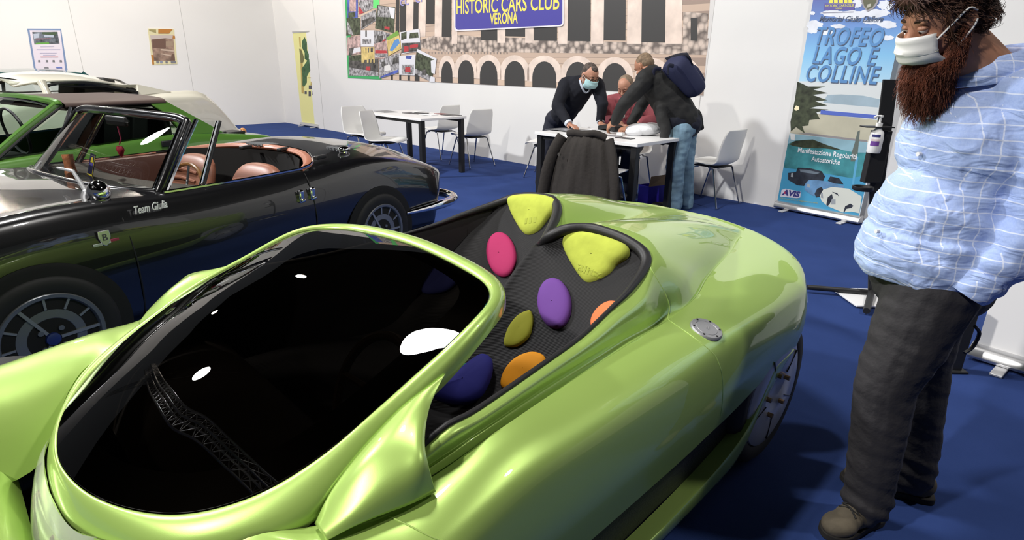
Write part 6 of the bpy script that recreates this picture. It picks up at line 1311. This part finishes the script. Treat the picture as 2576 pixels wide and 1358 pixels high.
# shoes
def shoe(par, heel, toe, col):
    h = V3((heel[0], heel[1], 0)); t = V3((toe[0], toe[1], 0)); d = (t-h).normalized(); M = frame_m(h, d, ZUP.cross(d)); L_ = (t-h).length
    r = bpy.data.objects.new('shoe', None); C.objects.link(r); r.parent = par; r.location = h-par.location; r.empty_display_size = .05
    def P(x, y, z): return M @ V3((x*L_, y, z))
    b = MB(); R = M.to_3x3()
    ell3(b, P(.15, 0, .055), (.042, .036, .045), R); ell3(b, P(.45, 0, .05), (.07, .042, .042), R); ell3(b, P(.76, .002, .038), (.062, .047, .032), R); ell3(b, P(.25, 0, .085), (.05, .037, .04), R); ell3(b, P(.38, 0, .07), (.06, .036, .042), R); ell3(b, P(.58, 0, .05), (.05, .042, .037), R); b.box(P(.47, 0, .028), (L_*.7, .065, .016), M=R)
    o = blob(b, 'upper', mat('taupe_suede', (0.085, 0.070, 0.048), 0.85, noise=(25, .2), bump=(90, .2, .003)), par, .005, 4); o.parent = r; o.matrix_parent_inverse = Matrix.Translation(-h)
    ol = [(0.0, .012), (.02, .03), (.12, .038), (.35, .036), (.6, .045), (.8, .048), (.93, .036), (1.0, .010)]; ol = ol+[(x, -y) for x, y in ol[::-1]]
    ol = cr([V3((x*L_, y, 0)) for x, y in ol], 4, closed=True); b = MB(); b.prism([(p.x, p.y) for p in ol], .024, M); o = b.build('sole', mat('dark_sole', (0.018, 0.016, 0.014), 0.8), r, bevel=.004); o.matrix_parent_inverse = Matrix.Translation(-h)
    b = MB(); tg = [[P(x, y, z-abs(y)*.35) for y in (-.018, 0, .018)] for x, z in ((.36, .118), (.48, .102), (.60, .086), (.68, .077))]; b.grid(tg); o = b.build('tongue', mat('grey_tongue', (0.22, 0.22, 0.21), 0.8), r, solid=.003); o.matrix_parent_inverse = Matrix.Translation(-h)
    LC = mat('black_lace', (0.012, 0.012, 0.012), 0.8); b = MB(); z_ = lambda x: .121-(x-.36)*.13
    pts = []
    for i in range(6): x = .66-.055*i; pts += [P(x, (.030 if i % 2 else -.030), z_(x)-.008), P(x-.03, 0, z_(x-.03)+.003)]
    b.tube(pts, .0026, 6); o = b.build('lace', LC, r); o.matrix_parent_inverse = Matrix.Translation(-h)
    b = MB(); pts = []
    for i in range(6): x = .66-.055*i; pts += [P(x, (-.030 if i % 2 else .030), z_(x)-.008), P(x-.03, 0, z_(x-.03)+.004)]
    pts += [P(.33, .02, .135), P(.38, .055, .125), P(.40, .05, .105), P(.35, .01, .125), P(.40, -.05, .12), P(.43, -.045, .10)]; b.tube(cr(pts, 3), .0026, 6); o = b.build('lace', LC, r); o.matrix_parent_inverse = Matrix.Translation(-h)
shoe(PB, (1.205, 1.51), (.985, 1.42), None); shoe(PB, (1.445, 1.595), (1.185, 1.70), None)
# backpack hanging behind him
bk = empty('backpack', (1.52, 1.80, .55), 0, 'black backpack hanging behind the bearded person\'s hip', 'backpack')
b = MB(); M = frame_m((1.475, 1.80, .73), V3((1, .25, 0)), ZUP); b.grid([[M @ V3((x*w, y*h, z)) for x, y in [(sg(cos(2*pi*i/28), .45), sg(sin(2*pi*i/28), .5)) for i in range(28)]] for z, w, h in ((.02, .10, .14), (.035, .135, .165), (-.03, .14, .17), (-.09, .14, .17), (-.10, .11, .14))][1:], close_v=True, cap=True)
part(b, 'bag', mat('black_nylon', (0.012, 0.011, 0.011), 0.6, bump=(60, .2, .004)), bk, subsurf=1)
b = MB(); b.grid([[M @ V3((x*.09, -.17+y*.045-.02, z)) for x, y in [(sg(cos(2*pi*i/20), .5), sg(sin(2*pi*i/20), .5)) for i in range(20)]] for z in (.02, -.06)], close_v=True, cap=True); part(b, 'base_pocket', BLACK, bk, subsurf=1)
b = MB(); b.tube(cr([M @ V3(p) for p in ((.10, -.17, .03), (.13, -.20, .03), (.12, -.25, .03), (.09, -.27, .03))], 4), .006, 6); part(b, 'strap', BLACK, bk)
b = MB(); b.tube(cr([(1.42, 1.78, .88), (1.40, 1.80, 1.1), (1.36, 1.79, 1.34), (1.27, 1.79, 1.405)], 5), .018, 8, flat=.3); part(b, 'shoulder_strap', BLACK, bk)
pp = at_z(2396, 930, 0); b = MB(); b.box(pp+ZUP*.19, (.05, .05, .38)); b.box(pp+ZUP*.006, (.09, .09, .012)); thing(b, 'floor_post', BLKM, 'short black post standing on the carpet beside the white banner', 'post', smooth=False, bevel=.004)

# ---- three men at the table
NAVY = mat('navy_sweater', (0.006, 0.007, 0.013), 0.9, bump=(40, .2, .006)); NAVT = mat('navy_trousers', (0.010, 0.012, 0.024), 0.8, bump=(18, .3, .015))
P1 = empty('person', (.45, 7.0, 0), 0, 'grey-haired person in a navy sweater and pale blue mask leaning on the table', 'person')
H1 = head_m((.785, 6.42, 1.285), (.42, -.75, -.52)); b = MB(); head_prims(b, H1); chain(b, [(.765, 6.46, 1.26), (.70, 6.62, 1.17)], [.055, .065]); chain(b, [(.70, 6.62, 1.12), (.60, 6.80, .98), (.53, 6.93, .83)], [.12, .12, .12])
for pts, rs in (([(.55, 6.62, 1.19), (.47, 6.45, .97), (.575, 6.26, .80)], [.05, .042, .03]), ([(.88, 6.52, 1.20), (.93, 6.38, 1.0), (.93, 6.42, .81)], [.05, .042, .03]), ([(.45, 6.98, .8), (.37, 6.95, .45), (.33, 6.93, .08)], [.08, .06, .045]), ([(.58, 7.0, .8), (.56, 6.98, .45), (.52, 7.0, .08)], [.08, .06, .045])): chain(b, pts, rs)
hand_prims(b, (.580, 6.25, .795), (.55, -.9, -.12), (0, .1, 1), 1.05, .28, 1); hand_prims(b, (.93, 6.40, .80), (.1, -1, -.15), (0, .1, 1), 1.05, .28, -1)
blob(b, 'body', SKIN, P1, .007, 2)
b = MB(); chain(b, [(.72, 6.60, 1.145), (.66, 6.70, 1.06), (.60, 6.80, .96), (.55, 6.90, .84)], [.135, .155, .155, .14]); chain(b, [(.56, 6.66, 1.185), (.71, 6.60, 1.20), (.87, 6.54, 1.195)], [.085, .09, .085]); chain(b, [(.55, 6.63, 1.18), (.455, 6.45, .975), (.56, 6.285, .82)], [.082, .064, .048]); chain(b, [(.885, 6.53, 1.19), (.935, 6.39, 1.0), (.93, 6.43, .835)], [.080, .062, .048])
blob(b, 'sweater', NAVY, P1, .009, 4, wrinkle(14, .006, 1.5))
b = MB(); ell3(b, (.53, 6.95, .80), (.16, .14, .12)); chain(b, [(.46, 6.98, .78), (.38, 6.95, .45), (.335, 6.93, .05)], [.105, .085, .075]); chain(b, [(.58, 7.0, .78), (.56, 6.98, .45), (.52, 7.0, .05)], [.105, .085, .075]); blob(b, 'trousers', NAVT, P1, .009, 4, wrinkle(10, .006))
b = MB(); ell3(b, H1 @ V3((-.03, 0, .045)), (.085, .081, .078), H1.to_3x3()); ell3(b, H1 @ V3((-.05, 0, -.01)), (.06, .076, .06), H1.to_3x3()); ell3(b, H1 @ V3((.03, 0, .098)), (.045, .04, .022), H1.to_3x3()); blob(b, 'hair', mat('short_grey_hair', (0.085, 0.065, 0.055), 0.8, noise=(45, .6)), P1, .006, 2)
b = MB(); g = mask_grid(H1, 1.08); b.grid(g); part(b, 'mask', mat('pale_blue_mask', (0.42, 0.66, 0.68), 0.7), P1, solid=.002)
for s in (-1, 1): b = MB(); b.tube([g[1][16 if s > 0 else 0], H1 @ V3((-.005, s*.092, .01))], .002, 5); b.tube([g[13][16 if s > 0 else 0], H1 @ V3((-.005, s*.092, -.01))], .002, 5); part(b, 'ear_loop', MASKM, P1)
eyes(H1, P1)
b = MB()
for s in (-1, 1): b.tube([H1 @ V3((.104+.002*cos(t), s*.034+.024*cos(t), .006+.017*sin(t))) for t in [2*pi*i/18 for i in range(18)]], .0022, 6, closed=True); b.tube([H1 @ V3((.100, s*.058, .012)), H1 @ V3((.0, s*.088, .014))], .0024, 6)
b.tube([H1 @ V3((.108, -.010, .012)), H1 @ V3((.108, .010, .012))], .002, 6); part(b, 'glasses', mat('dark_frame', (0.02, 0.015, 0.012), 0.3), P1)
SHW = mat('pale_shirt_cotton', (0.60, 0.66, 0.76), 0.7)
b = MB(); b.tube(cr([H1 @ V3((-.05, .065, -.085)), H1 @ V3((.02, .06, -.125)), H1 @ V3((.05, .0, -.175)), H1 @ V3((.02, -.06, -.125)), H1 @ V3((-.05, -.065, -.085))], 5), .016, 8, flat=.45); part(b, 'shirt_collar', SHW, P1)
for a_, c_2 in (((.562, 6.278, .815), (.578, 6.255, .80)), ((.930, 6.43, .83), (.930, 6.41, .808))): b = MB(); b.tube([a_, c_2], [.044, .042], 14); part(b, 'shirt_cuff', SHW, P1)

P2 = empty('person', (1.70, 5.85, 0), 0, 'person in black jacket and pale jeans with a navy backpack bending over the table', 'person')
H2 = head_m((1.285, 6.10, 1.385), (-.55, .65, -.75)); b = MB(); head_prims(b, H2); chain(b, [(1.30, 6.06, 1.36), (1.36, 5.95, 1.28)], [.055, .065]); chain(b, [(1.36, 5.9, 1.24), (1.52, 5.87, 1.06), (1.66, 5.85, .87)], [.12, .12, .13])
for pts, rs in (([(1.22, 5.77, 1.24), (1.05, 5.80, 1.03), (.985, 5.90, .84)], [.05, .042, .03]), ([(1.40, 6.06, 1.26), (1.30, 6.18, 1.0), (1.20, 6.12, .80)], [.05, .042, .03]), ([(1.63, 5.78, .84), (1.60, 5.74, .46), (1.64, 5.77, .08)], [.08, .06, .045]), ([(1.72, 5.93, .84), (1.74, 5.90, .46), (1.79, 5.90, .08)], [.08, .06, .045])): chain(b, pts, rs)
hand_prims(b, (.98, 5.91, .855), (-.35, .45, -.45), (-.5, -.35, .6), 1.08, .55, 1); hand_prims(b, (1.2, 6.11, .80), (-.6, -.4, -.1), (0, 0, 1), 1.05, .3, 1)
blob(b, 'body', SKIN2, P2, .007, 2)
BJ = mat('black_jacket', (0.014, 0.014, 0.014), 0.75, bump=(22, .3, .012)); JEAN = mat('pale_blue_denim', (0.16, 0.26, 0.34), 0.85, noise=(7, .35), bump=(24, .4, .012))
b = MB(); chain(b, [(1.34, 5.90, 1.245), (1.46, 5.88, 1.13), (1.58, 5.86, 1.0), (1.66, 5.85, .90)], [.150, .170, .165, .155]); chain(b, [(1.23, 5.79, 1.275), (1.33, 5.91, 1.315), (1.41, 6.05, 1.27)], [.088, .088, .085]); chain(b, [(1.23, 5.78, 1.24), (1.055, 5.80, 1.04), (.995, 5.885, .875)], [.085, .066, .052]); chain(b, [(1.40, 6.06, 1.25), (1.30, 6.18, 1.0), (1.21, 6.13, .84)], [.08, .064, .05])
chain(b, [(1.40, 5.78, 1.02), (1.46, 5.70, .80), (1.44, 5.69, .70)], [.07, .05, .035]); chain(b, [(1.78, 5.86, .94), (1.84, 5.84, .83)], [.06, .03]); blob(b, 'jacket', BJ, P2, .009, 4, wrinkle(12, .008, 1.4))
b = MB(); chain(b, [(1.60, 5.84, .90), (1.70, 5.86, .86)], [.145, .150]); blob(b, 'shirt_tail', NAVT, P2, .009, 3)
b = MB(); ell3(b, (1.68, 5.86, .82), (.145, .15, .10)); chain(b, [(1.635, 5.78, .80), (1.60, 5.74, .46), (1.64, 5.77, .05)], [.112, .092, .085]); chain(b, [(1.72, 5.93, .80), (1.74, 5.90, .46), (1.79, 5.90, .05)], [.112, .092, .085]); blob(b, 'jeans', JEAN, P2, .009, 4, wrinkle(13, .007, 1.8))
b = MB(); ell3(b, H2 @ V3((-.025, 0, .045)), (.088, .080, .077), H2.to_3x3()); ell3(b, H2 @ V3((-.05, 0, 0)), (.06, .075, .06), H2.to_3x3()); blob(b, 'hair', mat('cropped_fair_hair', (0.20, 0.14, 0.09), 0.8, noise=(40, .4)), P2, .006, 2)
bp2 = empty('backpack', (1.60, 5.70, 1.10), 0, 'navy backpack on the back of the jeans-wearing person', 'backpack')
Mk = frame_m((1.585, 5.77, 1.285), V3((.35, -.75, .12)), V3((-.62, -.12, .72)))   # width, height, depth
def pk(x, y, z): return Mk @ V3((x, y, z))
rows = []
for z, w, h in ((-.09, .135, .19), (-.07, .15, .205), (.0, .155, .21), (.06, .145, .195), (.085, .11, .15)): rows.append([pk(w*sg(cos(2*pi*i/32), .4)*(1+.08*sg(-sin(2*pi*i/32), .5)), h*sg(sin(2*pi*i/32), .45), z) for i in range(32)])
NVB = mat('navy_canvas', (0.018, 0.022, 0.065), 0.75, bump=(40, .2, .006)); b = MB(); b.grid(rows, close_v=True, cap=True); part(b, 'bag', NVB, bp2, subsurf=1)
sgn = 1 if (Mk.to_3x3().col[2]).dot(V3((.5, -.6, .5))) > 0 else -1
b = MB(); b.grid([[pk(.11*sg(cos(2*pi*i/24), .5), -.06+.11*sg(sin(2*pi*i/24), .5), sgn*z) for i in range(24)] for z in (.05, .125, .135)], close_v=True, cap=True); part(b, 'front_pocket', NVB, bp2, subsurf=1)
b = MB(); b.grid([[pk(x, .10+y, sgn*(.075+.03*cos(x*9)-abs(y-.07)*.25)) for x in (-.15, -.08, 0, .08, .15)] for y in (-.02, .05, .11)]); part(b, 'lid', mat('dark_canvas_lid', (0.010, 0.011, 0.022), 0.7), bp2, solid=.012)
for sx in (-.09, .09): b = MB(); b.tube(cr([pk(sx, .19, -sgn*.08), pk(sx*1.1, .23, -sgn*.13), pk(sx*1.2, .18, -sgn*.19)], 4), .018, 8, flat=.3); part(b, 'shoulder_strap', mat('navy_strap', (0.015, 0.017, 0.04), 0.7), bp2)
b = MB(); b.tube([pk(-.06, .14, sgn*.11), pk(-.03, -.05, sgn*.14)], .004, 6); part(b, 'zip', BLACK, bp2)

P3 = empty('person', (1.30, 6.75, 0), 0, 'seated person in a dusty red shirt behind the table, half hidden by a reaching arm', 'person')
H3 = head_m((1.225, 6.72, 1.17), (-.45, -.65, -.55)); b = MB(); head_prims(b, H3); chain(b, [(1.24, 6.74, 1.13), (1.27, 6.78, 1.03)], [.055, .065]); chain(b, [(1.27, 6.78, .94), (1.31, 6.80, .72), (1.33, 6.80, .56)], [.12, .12, .12])
arms3 = (([(1.09, 6.83, 1.0), (1.01, 6.62, .82), (1.15, 6.42, .80)], [.05, .042, .03]), ([(1.45, 6.72, 1.0), (1.52, 6.52, .83), (1.33, 6.40, .80)], [.05, .042, .03]))
for pts, rs in arms3+(([(1.24, 6.72, .54), (1.08, 6.42, .50), (1.10, 6.40, .07)], [.08, .06, .045]), ([(1.38, 6.70, .54), (1.25, 6.36, .50), (1.24, 6.38, .07)], [.08, .06, .045])): chain(b, pts, rs)
hand_prims(b, (1.15, 6.42, .79), (.6, -.5, -.1), (0, 0, 1), 1.0, .35, -1); hand_prims(b, (1.33, 6.40, .79), (-.7, -.3, -.1), (0, 0, 1), 1.0, .35, 1); blob(b, 'body', SKIN, P3, .007, 2)
RED = mat('dusty_red_shirt', (0.30, 0.070, 0.085), 0.8, bump=(20, .3, .012)); b = MB(); chain(b, [(1.27, 6.78, .96), (1.30, 6.80, .78), (1.32, 6.80, .58)], [.155, .175, .17]); chain(b, [(1.11, 6.82, 1.0), (1.27, 6.78, 1.03), (1.43, 6.73, 1.0)], [.085, .085, .085])
for pts, rs in arms3: chain(b, [pts[0], pts[1], V3(pts[2])*.8+V3(pts[1])*.2+V3((0, 0, .015))], [.085, .068, .055])
blob(b, 'shirt', RED, P3, .009, 4, wrinkle(13, .008, 1.5))
b = MB(); ell3(b, (1.33, 6.78, .52), (.17, .16, .09)); chain(b, [(1.24, 6.72, .53), (1.08, 6.42, .49), (1.10, 6.40, .06)], [.10, .08, .07]); chain(b, [(1.38, 6.70, .53), (1.25, 6.36, .49), (1.24, 6.38, .06)], [.10, .08, .07]); blob(b, 'trousers', NAVT, P3, .009, 4)
b = MB(); ell3(b, H3 @ V3((-.025, 0, .045)), (.088, .081, .077), H3.to_3x3()); ell3(b, H3 @ V3((-.05, 0, 0)), (.06, .077, .06), H3.to_3x3()); blob(b, 'hair', mat('thin_sandy_hair', (0.22, 0.16, 0.11), 0.8, noise=(40, .4)), P3, .006, 2); eyes(H3, P3)
b = MB(); p_ = V3((1.20, 6.60, .885)); b.tube(cr([(1.22, 6.66, 1.05), (1.19, 6.615, .98), p_, (1.26, 6.60, .97), (1.30, 6.66, 1.05)], 4), .004, 6); b.ellipsoid(p_+V3((0, -.01, -.02)), (.022, .008, .026)); part(b, 'badge_lanyard', mat('pale_badge', (0.5, 0.5, 0.46), 0.4), P3)
SHB = mat('black_shoe', (0.012, 0.011, 0.011), 0.5)
for par, hx, tx in ((P1, (.36, 6.99), (.30, 6.74)), (P1, (.54, 7.06), (.50, 6.80)), (P2, (1.67, 5.76), (1.46, 5.88)), (P2, (1.82, 5.89), (1.61, 6.0)), (P3, (1.11, 6.46), (1.05, 6.22)), (P3, (1.25, 6.44), (1.20, 6.19))):
    h = V3((*hx, 0)); t = V3((*tx, 0)); d = (t-h).normalized(); R = frame_m(h, d, ZUP.cross(d)).to_3x3(); b = MB(); ell3(b, h+d*.06+ZUP*.05, (.05, .04, .05), R); ell3(b, h+d*.17+ZUP*.035, (.10, .045, .035), R); b.box(h+d*.125+ZUP*.012, (.22, .075, .024), M=R); blob(b, 'shoe', SHB, par, .007, 3)
# ------------------------------------------------------------------ light: the hall's own lamps plus two added fills
w = bpy.data.worlds.new('world'); bpy.context.scene.world = w; w.use_nodes = True
bg = w.node_tree.nodes['Background']; bg.inputs['Color'].default_value = (0.9, 0.93, 1.0, 1); bg.inputs['Strength'].default_value = 0.10
def lamp(name, loc, aim, power, size, col=(1, 0.96, 0.9), spread=pi*0.9):
    l = bpy.data.lights.new(name, 'AREA'); l.shape = 'DISK'; l.size = size; l.energy = power; l.color = col; l.spread = spread
    o = bpy.data.objects.new(name, l); C.objects.link(o); o.location = loc
    o.rotation_euler = (Vector(aim)-Vector(loc)).to_track_quat('-Z', 'Y').to_euler(); return o
lamp('hall_or_fill_lamp', (-8.3, 5.2, 6.5), (1.0, 5.2, 0.5), 800, 0.6, (0.97, 0.98, 1.0))
lamp('hall_or_fill_lamp', (-5.6, -1.8, 6.2), (0.2, 2.4, 0.4), 600, 0.35, (1, 0.97, 0.92))
lamp('hall_or_fill_lamp', (-1.65, 3.35, 6.5), (-0.6, 4.0, 0.4), 330, 0.95, (1, 0.98, 0.95))
lamp('hall_or_fill_lamp', (-6.6, 11.2, 6.5), (-3.0, 11.5, 0.8), 260, 0.35, (1, 0.90, 0.78))
lamp('hall_or_fill_lamp', (4.5, 1.0, 7.0), (2.5, 6.0, 1.2), 230, 0.4, (1, 0.97, 0.93))  # added fill from the right, aimed at the back wall
lamp('hall_or_fill_lamp', (-12.5, 13.0, 6.0), (-7, 10, 0.8), 120, 0.3, (1, 0.88, 0.74))
lamp('hall_or_fill_lamp', (-3.5, 6.5, 6.8), (-9.2, 10.6, 1.4), 150, 0.4, (1, 0.93, 0.86), radians(75))  # added narrow warm fill that brightens the left wall
# box truss carrying the lamps over the stand (mirrored in the green car's windscreen)
TRM = mat('truss_aluminium', (0.55, 0.54, 0.52), 0.35, 0.85)
def truss(b, p, q, w=.30, seg=.42):
    p = Vector(p); q = Vector(q); d = (q-p).normalized(); s_ = ZUP.cross(d).normalized()*w/2; u = ZUP*w/2; n = int((q-p).length/seg)
    ch = [s_+u, -s_+u, -s_-u, s_-u]
    for c_ in ch: b.tube([p+c_, q+c_], .025, 8)
    for i in range(n):
        a = p.lerp(q, i/n); c_ = p.lerp(q, (i+1)/n)
        for k in range(4): b.tube([a+ch[k], (c_+ch[(k+1) % 4]) if i % 2 else (c_+ch[(k+1) % 4])], .011, 5); b.tube([a+ch[k], a+ch[(k+1) % 4]], .011, 5)
TRU = empty('lighting_truss', (-7.3, 3.7, 5.0), 0, 'aluminium box truss overhead, mirrored in the windscreen of the lime green car', 'truss')
def tpart(b, n, m): o = b.build(n, m, TRU); o.matrix_parent_inverse = Matrix.Translation(-TRU.location)
b = MB(); truss(b, (-1.6, -1.8, 5.0), (-13.0, 9.2, 5.0)); tpart(b, 'box_truss', TRM)
b = MB(); truss(b, (-10.2, 6.5, 5.0), (-18.5, 11.2, 5.0)); tpart(b, 'box_truss', TRM)
for p in ((-3.2, -.25), (-9.5, 5.8), (-16.0, 9.8)): b = MB(); b.tube([(*p, 5.1), (*p, 9.5)], .012, 6); tpart(b, 'hoist_cable', TRM)
# ------------------------------------------------------------------ camera + view
cd = bpy.data.cameras.new('camera'); cam = bpy.data.objects.new('camera', cd); C.objects.link(cam)
cd.sensor_fit = 'HORIZONTAL'; cd.sensor_width = 36.0; cd.lens = 36.0*FPX/2576.0; cd.clip_start = 0.05; cd.clip_end = 200
Mx = Matrix((CAM_R, CAM_U, -_fw)).transposed().to_4x4(); Mx.translation = CAM_P; cam.matrix_world = Mx
sc = bpy.context.scene; sc.camera = cam
sc.view_settings.view_transform = 'Standard'; sc.view_settings.look = 'None'; sc.view_settings.gamma = 1.0
sc.view_settings.use_curve_mapping = False; sc.view_settings.exposure = -0.42
